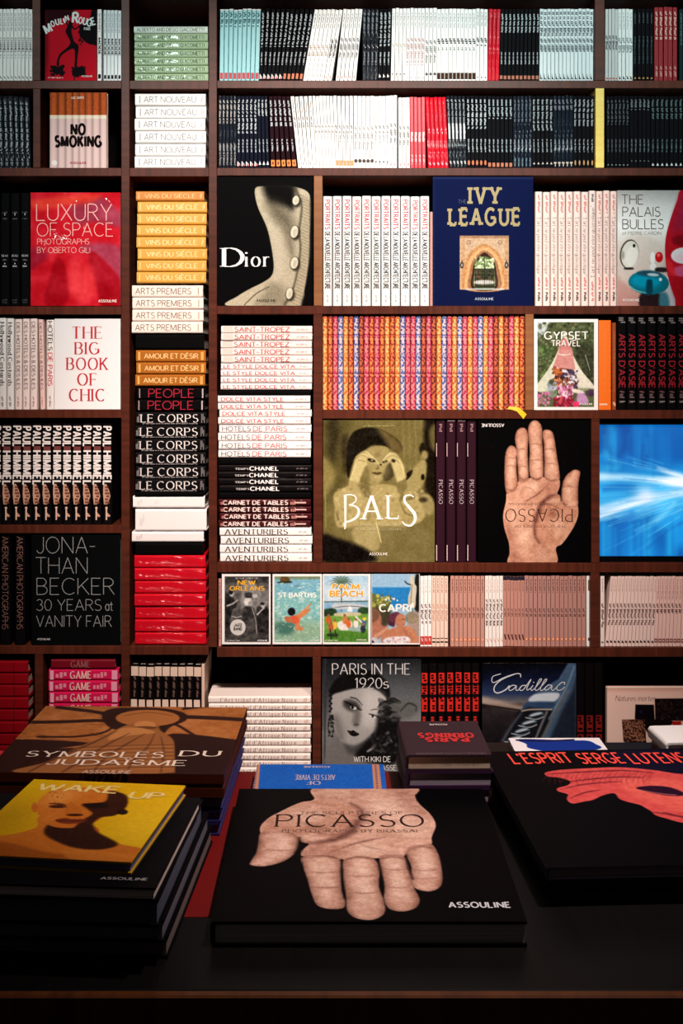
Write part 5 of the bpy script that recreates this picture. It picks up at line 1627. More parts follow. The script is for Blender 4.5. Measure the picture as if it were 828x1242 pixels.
c.poly([(20, 850), (120, 870), (240, 910), (340, 960), (380, 1035), (20, 1035)], (14, 10, 8), 14)
c.line([(40, 540), (42, 800)], 5, (150, 150, 70), 3)
c.noise(3, 8, 3).noise(14, 6, 8)
BQ = []
Wt = (250, 248, 238)
BQ.append((ribbon(smooth_pts([(418.4, -601), (418.7, -612), (418.6, -638), (417.6, -642.5)], False), width=np.linspace(3.6, 1.2, 19)), Wt))
BQ.append((ribbon(smooth_pts([(417.2, -602), (424, -600.6), (430.6, -603), (431.4, -608), (427, -612), (423, -613.4)], False), width=1.5) + ribbon(smooth_pts([(423, -613), (431, -615), (435, -620), (433, -627), (426, -632), (418, -635), (417.4, -640)], False), width=np.concatenate([np.linspace(1.5, 3.4, 19), np.linspace(3.2, 1.0, 18)])), Wt))
BQ.append((line_of('A', SERIF, 440.4, -630.6, 20, 28.6), Wt))
BQ.append((line_of('L', SERIF, 470.4, -629.6, 12.4, 28), Wt))
BQ.append((ribbon(smooth_pts([(501.6, -603.6), (497, -601.2), (491, -603), (490.6, -609), (496, -616), (502.4, -624), (503, -632), (498, -638), (491, -637), (487.6, -633)], False), width=np.concatenate([np.linspace(1.2, 4.2, 30), np.linspace(4.2, 1.4, 25)])), Wt))
BQ += [tl('LEGENDARY COSTUME BALLS', SERIF, 429.6, 638.6, 57, 2.6, (196, 188, 140)), tl('OF THE TWENTIETH CENTURY', SERIF, 429.6, 644, 57, 2.6, (196, 188, 140)), tl('ASSOULINE', BOLD | dict(wt=.18), 448, 674, 22, 3, (240, 236, 220)), (ticks(441, -518.4, 37, 1.9, 3), (150, 144, 84))]
face_out('picture_book', R, .034, (24, 20, 10), c.img(), BQ, 'large olive-sepia book with a gloved woman making a mask with fingers')

# the great hand: same cover on the shelf (upside down) and on the table
HR = (579.6, 509.4, 716.2, 682.8)


def hand_canvas(res):
    c = canvas_px(HR, res, (4, 3, 4), (576, 504), 5.75)
    c.fk = res / 5.75 * 2
    SK, DK, HI = (222, 166, 138), (120, 70, 56), (248, 204, 176)
    palm = [(248, 1040), (240, 960), (235, 890), (205, 790), (195, 700), (215, 600), (220, 545), (255, 500), (300, 460), (340, 440), (380, 440), (430, 430), (480, 430), (530, 450), (585, 452), (588, 500), (572, 545), (590, 560), (606, 600), (640, 630), (700, 615), (715, 640), (715, 700), (690, 770), (640, 850), (600, 900), (562, 926), (552, 1040)]
    c.poly(palm, SK, 2)
    c.poly([(205, 790), (235, 880), (242, 960), (250, 1040), (330, 1040), (300, 940), (290, 860), (240, 760)], (176, 118, 96), 20, al=.8)
    c.poly([(400, 880), (480, 900), (560, 920), (552, 1040), (430, 1040)], (196, 140, 114), 20, al=.7)
    c.glow(340, 860, 60, 90, HI, .6); c.glow(400, 500, 50, 50, HI, .7); c.glow(270, 690, 60, 120, HI, .45); c.glow(480, 990, 60, 40, HI, .4)
    # ball of the thumb
    c.poly([(590, 552), (520, 570), (470, 620), (440, 690), (420, 760), (420, 830), (470, 890), (540, 915), (600, 890), (660, 810), (705, 730), (712, 640), (650, 640), (610, 610)], (206, 146, 118), 8)
    c.line([(585, 550), (520, 568), (462, 622), (432, 700), (414, 770), (418, 840), (450, 890)], [10, 26, 30, 26, 18, 12, 6], (96, 52, 44), 9, al=.85)
    c.glow(580, 780, 70, 90, HI, .55); c.glow(560, 600, 40, 30, HI, .6); c.glow(540, 680, 40, 40, (150, 96, 76), .6)
    c.line([(350, 600), (400, 575), (450, 540), (510, 480)], [2, 7, 8, 3], (110, 62, 52), 4, al=.8)
    c.line([(350, 500), (400, 520), (430, 560)], [2, 5, 2], (140, 88, 70), 4, al=.6)
    c.line([(450, 640), (500, 620), (560, 640), (600, 660)], [2, 6, 6, 2], (120, 70, 58), 4, al=.6)
    c.poly([(500, 450), (585, 455), (588, 500), (570, 545), (500, 540), (450, 520)], (178, 118, 94), 16, al=.6)
    fingers = [
        [(222, 548), (207, 480), (205, 380), (212, 270), (235, 222), (262, 215), (288, 240), (295, 300), (288, 380), (298, 460), (292, 500), (255, 528)],
        [(302, 452), (292, 350), (290, 250), (278, 170), (290, 115), (325, 90), (358, 105), (370, 160), (366, 250), (370, 330), (375, 420), (365, 458), (325, 466)],
        [(388, 436), (374, 360), (380, 250), (370, 150), (372, 80), (402, 42), (440, 48), (465, 90), (468, 180), (474, 280), (476, 380), (470, 430), (430, 452)],
        [(482, 430), (480, 330), (478, 220), (470, 150), (475, 112), (505, 104), (540, 125), (556, 190), (570, 290), (584, 380), (586, 452), (530, 462)],
        [(602, 600), (598, 540), (610, 470), (640, 415), (690, 382), (728, 392), (728, 420), (718, 480), (716, 560), (714, 630), (680, 645), (630, 640)]]
    axes = [[(262, 240), (250, 350), (250, 440), (250, 520)], [(325, 110), (328, 220), (334, 340), (338, 440)], [(416, 64), (420, 200), (426, 320), (428, 430)], [(508, 125), (520, 230), (532, 340), (536, 440)], [(700, 400), (655, 480), (650, 560), (660, 630)]]
    joints = [[(250, 355), (252, 300)], [(328, 240), (332, 360)], [(420, 205), (426, 315)], [(516, 240), (530, 340)], [(650, 500)]]
    for f_, a_, j_, w_ in zip(fingers, axes, joints, (66, 64, 78, 76, 88)):
        c.poly(f_, (128, 78, 62), 3)
        c.poly([(x * .86 + np.interp(y, [p[1] for p in a_], [p[0] for p in a_]) * .14, y) for x, y in f_], SK, 11, al=.95)
        c.line(a_, [w_ * .3, w_ * .42, w_ * .42, w_ * .3], HI, 12, al=.55)
        for x, y in j_:
            c.line([(x - w_ * .4, y + 3), (x, y - 3), (x + w_ * .4, y + 3)], [3, 7, 3], (140, 86, 68), 4, al=.7)
            c.glow(x, y + 34, w_ * .3, 26, HI, .5)
        c.glow(a_[0][0], a_[0][1] + 30, w_ * .3, 30, (206, 140, 116), .5)
    for p_ in ([(298, 470), (296, 380), (288, 290)], [(376, 440), (372, 330), (372, 200)], [(478, 436), (478, 320), (472, 170)]):
        c.line(p_, [4, 8, 5], (40, 18, 16), 3, al=.9)
    for x, y in ((335, 440), (428, 440), (530, 450), (255, 520)):
        c.line([(x - 34, y - 6), (x, y + 10), (x + 34, y - 6)], [4, 9, 4], (116, 66, 54), 6, al=.7)
    c.line([(598, 600), (596, 540), (606, 480)], [4, 10, 4], (40, 18, 16), 5)
    c.clip_to([palm] + fingers, np.array((4, 3, 4)))
    sk = (c.a[..., 0] > 70)
    c.noise(2.4, 15, 4, sk).noise(9, 14, 6, sk)
    return c


c = hand_canvas(1.7)
RP = (64, 34, 30)
PQ = [([[(693.6 - a, -618.2 - b) for a, b in f] for f in line_of('PICASSO', ROMAN | dict(wt=.09), 0, 0, 80.5, 15)], RP),
      ([[(686 - a, -637.6 - b) for a, b in f] for f in line_of('THE SCULPTURES OF', ROMAN, 0, 0, 62, 2.6)], (120, 80, 68)),
      ([[(688 - a, -610.6 - b) for a, b in f] for f in line_of('PHOTOGRAPHS BY BRASSAI', ROMAN, 0, 0, 72, 2.4)], (120, 80, 68)),
      ([[(610.8 - a, -514.8 - b) for a, b in f] for f in line_of('ASSOULINE', BOLD, 0, 0, 27, 3.6)], (226, 222, 222))]
face_out('picture_book', HR, .03, (9, 6, 9), c.img(), PQ, 'large black book upside down on the shelf with an open hand', wrap=True, base_m=wrapped((9, 6, 9), 'film_wrapped_black_cover', .5, 16))

# black cover with thin grey lettering
R = (38.4, 648, 146, 783.2)
c = canvas_px(R, 1.0, (9, 11, 12))
GR = (150, 152, 152)
JQ = [tl('JONA-', THIN | dict(wt=.042), 44.6, 672, 70.4, 19.8, GR), tl('THAN', THIN | dict(wt=.042), 43.8, 696.6, 62, 19.4, GR), tl('BECKER', THIN | dict(wt=.042), 44.8, 722, 93.4, 19.8, GR), tl('30 YEARS', THIN | dict(wt=.055), 44.2, 741.4, 78.6, 13.4, GR), tl('at', LIGHT | dict(wt=.08), 128, 741.4, 8.6, 12, GR), tl('VANITY FAIR', THIN | dict(wt=.06), 44.4, 761, 90.6, 13.4, GR), tl('ASSOULINE', BOLD, 45.4, 777, 15.6, 2, (206, 206, 206))]
face_out('picture_book', R, .03, (9, 10, 11), c.img(), JQ, 'black book with five lines of thin grey capitals on its cover')

# four small photo covers in a row
def small(R, org, sc):
    x0, y0, x1, y1 = R
    return canvas_px(R, 2.6, (246, 244, 242), org, sc)


R = (269, 697, 328, 782.4)
c = small(R, (264, 692), 6.571)
c.poly([(56, 54), (406, 54), (406, 576), (56, 576)], (96, 94, 92), .8, False)
c.poly([(56, 54), (406, 54), (406, 110), (56, 110)], (44, 42, 42), 10, False, .8)
c.poly([(200, 100), (300, 120), (320, 330), (200, 330)], (132, 130, 128), 10); c.poly([(300, 170), (406, 160), (406, 260), (310, 330)], (120, 118, 116), 8)
c.poly([(216, 230), (262, 226), (262, 280), (216, 284)], (206, 204, 200), 4); c.poly([(218, 186), (270, 186), (268, 222), (218, 222)], (60, 58, 58), 3); c.poly([(278, 200), (310, 196), (312, 222), (280, 222)], (190, 188, 186), 4)
c.poly([(56, 200), (100, 210), (140, 250), (150, 300), (120, 320), (100, 420), (110, 530), (56, 540)], (36, 34, 34), 6)
c.ell(112, 192, 18, 22, (196, 192, 188), 4); c.ell(104, 182, 20, 16, (24, 22, 22), 4); c.line([(70, 290), (120, 270), (160, 240)], [14, 12, 8], (180, 176, 172), 3)
c.poly([(310, 300), (360, 290), (404, 320), (404, 540), (350, 560), (310, 480), (300, 380)], (40, 38, 38), 6); c.ell(358, 284, 17, 20, (186, 182, 180), 4); c.ell(354, 272, 18, 12, (26, 24, 24), 4)
c.line([(310, 360), (350, 320), (370, 300)], 10, (190, 186, 184), 3)
c.poly([(200, 310), (260, 290), (300, 340), (310, 480), (280, 520), (210, 500), (190, 400)], (52, 50, 50), 6); c.ell(258, 268, 15, 18, (150, 146, 144), 4); c.ell(210, 320, 16, 18, (70, 66, 64), 4)
c.ell(275, 440, 36, 60, (74, 70, 68), 8, 20); c.line([(270, 300), (300, 400), (310, 520)], 6, (150, 146, 144), 2)
c.poly([(120, 330), (190, 320), (190, 400), (130, 400)], (70, 68, 66), 8); c.line([(110, 370), (150, 380), (190, 370)], 8, (170, 166, 164), 3)
c.poly([(56, 530), (406, 510), (406, 576), (56, 576)], (60, 58, 56), 10, al=.8)
c.noise(6, 16, 3, (c.a.max(2) < 230)).noise(13, 14, 4, (c.a.max(2) < 230))
c.ell(160, 458, 62, 64, (206, 204, 200), 2); c.ell(160, 458, 52, 54, (222, 220, 216), 3); c.ell(160, 458, 47, 49, (206, 204, 200), 3)
YO = (236, 176, 44)
c.clip_to([[(56, 54), (406, 54), (406, 576), (56, 576)]], (246, 244, 242), .8, False)
FQ = [tl('NEW', BOLD, 288.6, 710, 20.6, 4.8, YO), tl('ORLEANS', BOLD, 279, 717, 41, 5, YO), tl('IN THE SPIRIT OF', SANS, 286, 703.2, 27, 1.6, (190, 186, 180)), tl('JAZZ', HEAVY, 284, 760.4, 9, 3, (70, 66, 66)), tl('BAND', HEAVY, 283.6, 765, 9.6, 3, (70, 66, 66)), (ticks(275, -778.4, 16, 1.4, 3), (206, 204, 200)), tl('ASSOULINE', BOLD, 312, 778.4, 12, 1.6, (240, 240, 240))]
face_out('picture_book', R, .018, (244, 240, 238), c.img(), FQ, 'white-bordered book with a grey photograph of jazz musicians', group='photo covers in a row')

R = (330.4, 697, 390.4, 782.4)
c = small(R, (264, 692), 6.571)
c.poly([(452, 54), (816, 54), (816, 576), (452, 576)], (130, 190, 190), .8, False)
c.poly([(452, 54), (816, 54), (816, 80), (452, 80)], (120, 130, 92), 4, False)
c.poly([(452, 78), (816, 78), (816, 180), (452, 200)], (120, 176, 206), 16, False, .9)
c.poly([(505, 60), (560, 60), (572, 100), (505, 104)], (96, 74, 40), 4); c.poly([(480, 98), (580, 92), (580, 106), (490, 108)], (50, 50, 40), 4); c.ell(630, 132, 30, 6, (90, 130, 150), 4)
c.poly([(452, 380), (560, 400), (816, 420), (816, 576), (452, 576)], (146, 176, 142), 40, al=.8)
c.poly([(460, 430), (600, 410), (620, 470), (560, 520), (470, 500)], (60, 110, 100), 16, al=.85)
c.specks(455, 110, 812, 400, 240, [(206, 232, 228), (100, 170, 184), (160, 210, 206), (110, 180, 176)], 4, 11, 6, .6, 1.6)
r_ = random.Random(8)
for _ in range(60):
    x_, y_ = r_.uniform(456, 810), r_.uniform(280, 570)
    a_ = r_.uniform(0, 3.1)
    c.line([(x_, y_), (x_ + 18 * math.cos(a_), y_ + 12 * math.sin(a_)), (x_ + 34 * math.cos(a_ + .9), y_ + 24 * math.sin(a_ + .9))], [1, 4, 1], (226, 236, 210), 1.5, al=.7)
SKN = (206, 130, 84)
c.poly([(610, 380), (640, 350), (680, 330), (720, 310), (735, 320), (700, 360), (660, 390), (650, 440), (680, 465), (670, 482), (630, 480), (620, 440)], SKN, 3)
c.line([(640, 360), (690, 320), (724, 285), (740, 268)], [18, 14, 10, 8], (214, 150, 100), 2); c.line([(720, 320), (725, 290), (742, 275)], 8, (196, 140, 96), 2)
c.poly([(570, 380), (600, 365), (640, 375), (650, 410), (620, 430), (580, 410)], (216, 92, 60), 4); c.poly([(540, 372), (580, 380), (600, 410), (560, 420), (534, 395)], (190, 110, 72), 3)
c.ell(588, 334, 31, 32, (26, 22, 28), 3); c.line([(620, 430), (625, 480)], 8, SKN, 3)
c.noise(5, 10, 4, (c.a.min(2) < 236))
c.clip_to([[(452, 54), (816, 54), (816, 576), (452, 576)]], (246, 244, 242), .8, False)
FQ = [tl('ST BARTHS', BOLD, 338, 725.4, 45, 5.4, (250, 250, 246)), (ticks(335, -778.2, 14, 1.4, 3), (250, 250, 240)), tl('ASSOULINE', BOLD, 375, 778.4, 12, 1.6, (250, 250, 246))]
face_out('picture_book', R, .018, (244, 240, 238), c.img(), FQ, 'white-bordered book with a swimmer in clear turquoise water', group='photo covers in a row')

R = (391.4, 697, 449.4, 782.4)
c = small(R, (388, 692), 6.571)
c.poly([(32, 48), (382, 48), (382, 576), (32, 576)], (170, 206, 226), .8, False)
c.poly([(32, 130), (382, 130), (382, 260), (32, 260)], (214, 228, 236), 30, False, .8)
c.poly([(32, 252), (382, 246), (382, 258), (32, 262)], (80, 104, 104), 3, False); c.poly([(32, 262), (382, 258), (382, 345), (32, 345)], (132, 180, 210), 4, False)
c.line([(172, 110), (170, 230), (168, 330)], [9, 8, 11], (110, 100, 90), 2)
for a_ in range(0, 360, 24):
    x_, y_ = 170 + 90 * math.cos(math.radians(a_)), 108 + 60 * math.sin(math.radians(a_))
    c.line([(172, 104), ((172 + x_) / 2, (100 + y_) / 2 - 14), (x_, y_)], [7, 12, 2], (84, 110, 92), 3, al=.9)
c.poly([(110, 270), (220, 266), (350, 280), (350, 310), (120, 312)], (196, 206, 210), 6); c.line([(120, 300), (240, 290), (350, 300)], 5, (60, 70, 90), 2)
c.poly([(216, 330), (236, 290), (258, 330)], (236, 240, 240), 3)
c.poly([(32, 318), (120, 312), (126, 370), (32, 376)], (36, 60, 40), 5); c.poly([(310, 306), (382, 304), (382, 356), (304, 356)], (44, 76, 46), 5)
c.poly([(32, 372), (126, 362), (382, 350), (382, 576), (32, 576)], (104, 160, 62), 4, False); c.poly([(130, 345), (310, 342), (300, 366), (130, 370)], (196, 190, 150), 4)
c.poly([(60, 500), (200, 480), (382, 500), (382, 576), (32, 576)], (66, 118, 40), 20, al=.7)
c.poly([(140, 420), (240, 400), (250, 470), (160, 480)], (226, 226, 220), 4); c.poly([(230, 460), (330, 440), (370, 460), (330, 490), (240, 486)], (150, 180, 170), 4)
for x_, y_, k_ in ((68, 400, (206, 96, 50)), (116, 440, (226, 190, 70)), (86, 460, (180, 90, 60)), (196, 400, (196, 120, 70)), (226, 430, (214, 110, 60)), (284, 430, (236, 226, 220)), (348, 420, (70, 100, 150)), (340, 470, (40, 50, 66))):
    c.ell(x_, y_, 20, 34, k_, 4); c.ell(x_, y_ - 36, 11, 12, (150, 100, 70), 3)
c.ell(350, 392, 15, 14, (226, 214, 70), 3); c.line([(280, 370), (330, 420)], 12, (230, 230, 226), 3); c.ell(100, 520, 46, 14, (36, 56, 30), 6); c.line([(80, 470), (90, 550)], 8, (40, 34, 30), 3); c.line([(120, 480), (130, 540)], 8, (44, 36, 30), 3)
c.noise(5, 12, 4, (c.a.min(2) < 238))
c.clip_to([[(32, 48), (382, 48), (382, 576), (32, 576)]], (246, 244, 242), .8, False)
FQ = [tl('PALM', BOLD | dict(wt=.3), 403.4, 715, 31.8, 5.8, (252, 246, 214)), tl('PALM', BOLD, 403.6, 714.8, 31.4, 5.4, (240, 170, 34)), tl('BEACH', BOLD | dict(wt=.3), 400, 724, 39.4, 6.8, (252, 246, 214)), tl('BEACH', BOLD, 400.4, 723.8, 38.6, 6.2, (240, 166, 34)), (ticks(394, -778.2, 16, 1.4, 3), (236, 240, 220)), tl('ASSOULINE', BOLD, 432, 777.8, 12, 1.6, (240, 240, 230))]
face_out('picture_book', R, .018, (244, 240, 238), c.img(), FQ, 'white-bordered book with a lawn party under a palm', group='photo covers in a row')

R = (450.4, 697, 508.8, 782.6)
c = small(R, (388, 692), 6.571)
c.poly([(414, 36), (786, 36), (786, 582), (414, 582)], (150, 190, 220), .8, False)
c.poly([(414, 130), (720, 130), (720, 300), (414, 300)], (40, 130, 200), 10, False); c.poly([(414, 120), (720, 120), (720, 140), (414, 140)], (170, 206, 230), 6, False, .8)
c.poly([(414, 190), (470, 210), (540, 250), (570, 300), (520, 330), (414, 300)], (104, 116, 60), 6); c.specks(416, 200, 560, 310, 50, [(140, 150, 70), (80, 96, 50), (196, 180, 90)], 6, 14, 3)
c.specks(520, 220, 620, 250, 8, [(226, 226, 206)], 6, 9, 4); c.poly([(414, 300), (560, 320), (540, 440), (414, 360)], (64, 66, 44), 12)
c.poly([(760, 36), (790, 36), (790, 320), (750, 310), (742, 180)], (24, 26, 24), 5)
ST_ = (206, 200, 180)
c.poly([(720, 60), (745, 60), (750, 110), (766, 140), (760, 220), (752, 300), (706, 290), (700, 220), (720, 150), (715, 110)], ST_, 3); c.ell(730, 60, 15, 19, ST_, 3); c.line([(720, 120), (690, 110), (672, 90)], 10, (50, 50, 44), 3); c.line([(730, 120), (722, 240), (728, 290)], 8, (140, 134, 116), 4)
c.ell(730, 384, 52, 46, (60, 120, 84), 4); c.ell(735, 400, 40, 20, (100, 156, 116), 8); c.line([(730, 310), (730, 350)], 12, (60, 110, 80), 3)
c.poly([(414, 330), (470, 340), (500, 400), (540, 460), (520, 510), (440, 560), (414, 540)], (176, 116, 92), 5); c.poly([(414, 310), (470, 330), (470, 380), (430, 420), (414, 420)], (120, 84, 66), 8)
c.line([(430, 530), (490, 500), (540, 460)], [24, 26, 18], (206, 150, 120), 4); c.poly([(500, 330), (545, 340), (530, 440), (490, 430)], (66, 60, 44), 8)
c.poly([(690, 350), (790, 350), (790, 582), (740, 582), (700, 450)], (170, 136, 116), 10, al=.8)
c.poly([(545, 400), (570, 350), (620, 340), (600, 400), (590, 450), (550, 440)], (74, 34, 50), 5); c.ell(598, 378, 52, 38, (96, 46, 66), 5, -20)
c.poly([(600, 390), (630, 350), (670, 360), (680, 400), (670, 440), (640, 460), (605, 440)], (186, 124, 94), 4); c.line([(650, 395), (672, 392)], 5, (70, 40, 36), 2); c.line([(655, 434), (672, 432)], 4, (150, 60, 56), 2)
c.poly([(510, 500), (560, 470), (620, 450), (700, 450), (750, 500), (770, 582), (505, 582)], (190, 126, 94), 6); c.line([(690, 450), (740, 500), (760, 575)], [30, 34, 30], (200, 136, 100), 5)
c.line([(700, 550), (680, 490), (660, 480)], [26, 20, 14], (176, 110, 82), 4); c.poly([(530, 540), (690, 530), (700, 582), (520, 582)], (226, 222, 226), 5); c.specks(530, 540, 700, 580, 30, [(150, 170, 206), (240, 236, 236), (206, 150, 150)], 5, 10, 3)
c.specks(414, 540, 470, 580, 16, [(40, 40, 60), (200, 200, 206)], 6, 12, 3)
c.noise(5, 8, 4, (c.a.min(2) < 238))
c.clip_to([[(414, 36), (786, 36), (786, 582), (414, 582)]], (246, 244, 242), .8, False)
FQ = [tl('CAPRI', BOLD, 460.4, 742.6, 38, 8.4, (250, 246, 236)), tl('I', BOLD, 500, 738, .6, 6, (250, 246, 236)), (ticks(470, -778.4, 26, 1.4, 3), (240, 240, 236))]
face_out('picture_book', R, .018, (244, 240, 238), c.img(), FQ, 'white-bordered book with a seated woman above a blue sea', group='photo covers in a row')
run_up(hard('dusty_pink_book', (206, 150, 140), [('k', .05, .9, .5, (140, 90, 86), 3)], w=.18), 1, 264.8, 268.4, 703, 785.2, label=lambda i: 'dusty pink book edge beside the jazz musicians cover', d=D + .014)

# grey portrait cover
R = (390.6, 799.6, 510.4, 942)
c = canvas_px(R, 1.7, (74, 76, 78), (386, 796), 6.469)
c.vgrad([(0, (26, 28, 32)), (.25, (84, 88, 92)), (.5, (126, 128, 130)), (1, (110, 110, 110))])
c.poly([(30, 20), (300, 20), (200, 160), (110, 300), (60, 500), (30, 520)], (20, 20, 24), 40, al=.6)
c.line([(56, 30), (50, 860)], 10, (50, 50, 54), 6)
c.poly([(90, 270), (130, 200), (220, 130), (340, 110), (460, 140), (540, 220), (560, 310), (540, 380), (500, 440), (490, 300), (380, 270), (260, 270), (150, 300), (100, 330)], (16, 15, 16), 8)
c.poly([(110, 320), (180, 290), (300, 262), (420, 262), (500, 310), (530, 350), (515, 440), (480, 520), (430, 600), (350, 680), (260, 712), (190, 690), (140, 620), (108, 520), (100, 420)], (166, 164, 162), 6)
c.poly([(360, 290), (480, 300), (520, 380), (500, 480), (420, 560), (340, 520)], (206, 204, 202), 34, al=.8)
c.poly([(108, 500), (150, 470), (190, 560), (200, 660), (150, 640)], (110, 108, 108), 24, al=.8)
c.poly([(150, 640), (200, 700), (270, 715), (300, 780), (330, 860), (60, 860), (90, 720)], (116, 114, 112), 14)
c.poly([(200, 690), (270, 712), (340, 690), (300, 760), (240, 770)], (66, 64, 64), 16, al=.8)
c.poly([(470, 460), (560, 400), (600, 420), (640, 560), (640, 760), (560, 860), (300, 800), (340, 700), (440, 600)], (18, 17, 18), 16)
c.specks(490, 350, 620, 520, 120, [(30, 30, 30), (70, 70, 70), (20, 20, 20), (96, 96, 96)], 8, 20, 3, .7, 2.2)
c.poly([(600, 400), (660, 360), (740, 370), (780, 420), (740, 480), (640, 500)], (96, 98, 98), 16, al=.9); c.line([(640, 440), (700, 380), (760, 400), (760, 440)], [6, 14, 10, 4], (50, 50, 50), 5)
for x_, y_, rx, ry in ((540, 610, 16, 10), (520, 700, 40, 8), (560, 660, 10, 30), (410, 740, 36, 10)):
    c.ell(x_, y_, rx, ry, (120, 120, 120), 5, -30, .7)
c.line([(380, 755), (420, 730), (450, 700)], [8, 14, 6], (160, 160, 160), 4); c.specks(420, 620, 620, 780, 60, [(40, 40, 40), (66, 66, 66), (24, 24, 24)], 8, 18, 4, .6)
# features
c.ell(260, 396, 70, 42, (56, 54, 54), 14, 22); c.line([(200, 360), (250, 385), (310, 420), (340, 430)], [6, 16, 14, 5], (18, 16, 16), 4); c.ell(275, 414, 26, 13, (226, 224, 222), 4, 16); c.ell(268, 410, 12, 13, (14, 12, 12), 3)
c.line([(250, 330), (300, 345), (345, 392)], [9, 7, 3], (22, 20, 20), 3)
c.line([(395, 460), (430, 470), (475, 490)], [4, 12, 8], (20, 18, 18), 4); c.ell(430, 484, 22, 9, (220, 218, 216), 3, 8); c.ell(424, 480, 9, 9, (16, 14, 14), 3); c.line([(410, 432), (445, 424), (490, 434)], [3, 6, 2], (40, 38, 38), 3)
c.poly([(285, 440), (330, 450), (320, 540), (290, 560), (268, 530)], (108, 106, 104), 14, al=.9); c.ell(296, 545, 20, 8, (70, 66, 66), 5)
c.poly([(228, 590), (256, 594), (274, 588), (290, 600), (320, 618), (296, 634), (262, 632), (240, 612)], (14, 10, 12), 3); c.line([(240, 606), (280, 612), (312, 618)], 3, (60, 56, 56), 2)
for i_ in range(9):
    c.ell(92 + (i_ % 2) * 10, 280 + i_ * 20, 10, 10, (20, 18, 18), 3)
c.specks(80, 470, 120, 640, 50, [(20, 18, 18), (120, 118, 116), (40, 38, 38)], 5, 9, 6); c.line([(92, 470), (78, 570), (100, 640), (120, 580), (96, 490)], 5, (24, 22, 22), 3)
c.noise(3, 5, 4)
WQ = (206, 206, 206)
PQ2 = [tl('PARIS IN THE', FLARE, 403, 819.2, 94, 13, WQ), tl('1920', FLARE, 430.4, 836, 32.4, 12.4, WQ), tl('s', FLARE, 465, 836, 5.8, 12.4, WQ), tl('WITH KIKI DE', SANS, 429, 925.2, 44.4, 6.4, (220, 220, 220)), tl('MONTPARNASSE', SANS, 421, 935.4, 59, 6, (220, 220, 220))]
face_out('picture_book', R, .03, (26, 26, 28), c.img(), PQ2, 'grey book with a portrait of a dark-lipped woman on its cover')

# car cover
R = (584.6, 806, 698.4, 948)
c = canvas_px(R, 1.7, (14, 16, 28), (580, 800), 5.175)
c.vgrad([(0, (8, 8, 14)), (.12, (14, 20, 44)), (.26, (40, 56, 92)), (.33, (110, 106, 110)), (.36, (30, 22, 22)), (.4, (46, 40, 42)), (.6, (26, 22, 26)), (1, (10, 10, 12))])
c.poly([(20, 0), (320, 0), (300, 60), (100, 60), (20, 120)], (6, 6, 12), 30, al=.8)
c.poly([(20, 240), (120, 262), (250, 290), (300, 290), (300, 330), (200, 316), (20, 284)], (196, 176, 160), 10, al=.75); c.line([(20, 290), (120, 305), (260, 325)], 9, (20, 14, 14), 4)
c.poly([(560, 30), (612, 30), (612, 520), (160, 520), (260, 330), (340, 230), (500, 130)], (66, 92, 122), 4, False)
c.poly([(610, 120), (612, 520), (440, 520), (520, 330), (590, 200)], (30, 38, 54), 10, False)
c.poly([(355, 225), (500, 218), (470, 270), (320, 272)], (206, 220, 232), 5); c.poly([(310, 275), (470, 275), (440, 320), (290, 320)], (46, 70, 104), 6)
c.poly([(250, 330), (320, 305), (470, 322), (430, 420), (380, 520), (150, 520)], (20, 22, 28), 5, False)
c.line([(270, 330), (330, 320), (460, 320)], 7, (220, 206, 190), 4)
for k_ in range(4):
    x_, y_ = 360 - k_ * 44, 356 + k_ * 50
    c.ell(x_, y_, 52, 20, (66, 86, 104), 4, -14); c.ell(x_, y_ - 6, 40, 8, (190, 204, 214), 3, -14); c.ell(x_ + 6, y_ + 8, 36, 6, (16, 18, 22), 3, -14); c.line([(x_ - 66, y_ + 14), (x_, y_ + 26), (x_ + 50, y_ + 8)], 5, (206, 214, 220), 2)
c.line([(430, 330), (400, 400), (350, 520)], 12, (120, 120, 126), 5); c.line([(560, 200), (470, 360), (390, 520)], 16, (110, 104, 100), 8, al=.8); c.line([(600, 50), (540, 200), (440, 380)], 8, (140, 170, 196), 5, al=.7)
c.line([(270, 340), (210, 420), (150, 520)], [10, 16, 20], (70, 74, 84), 6)
c.noise(6, 4, 4)
# the flowing script
s_ = 5.175
SCR = []
for pts, wd in (([(265, 118), (262, 98), (232, 96), (160, 120), (100, 150), (84, 140), (92, 112), (140, 96)], (5, 4)), ([(232, 96), (150, 130), (104, 170), (100, 205), (125, 216), (170, 196), (195, 170)], (5, 7)),
                ([(240, 172), (214, 168), (192, 184), (196, 200), (216, 194), (238, 174), (234, 194), (246, 200), (268, 178)], (5, 4)), ([(304, 170), (276, 170), (258, 188), (264, 200), (284, 192), (330, 130), (304, 184), (308, 198), (326, 186)], (5, 4)),
                ([(342, 168), (328, 190), (336, 200), (354, 186)], (5, 4)), ([(354, 186), (384, 150), (396, 130), (382, 134), (356, 190), (366, 200), (384, 186)], (5, 4)), ([(384, 186), (420, 146), (428, 130), (414, 136), (388, 190), (398, 200), (416, 186)], (5, 4)),
                ([(462, 170), (440, 166), (418, 184), (420, 198), (440, 192), (462, 172), (458, 192), (468, 200), (488, 182)], (5, 4)), ([(538, 164), (540, 150), (520, 152), (492, 180), (496, 198), (520, 196), (542, 178)], (5, 4))):
    p_ = smooth_pts(pts, False)
    SCR += ribbon([(580 + x / s_, -(800 + y / s_)) for x, y in p_], width=np.linspace(wd[0] / s_ * 1.15, wd[1] / s_ * 1.15, len(p_)))
SCR += [[(a, -b) for a, b in disc(580 + 346 / s_, 800 + 150 / s_, .7, .7)[0]]]
face_out('picture_book', R, .03, (12, 12, 18), c.img(), [(SCR, (216, 220, 226))], 'dark blue book with a chrome car grille and white script')

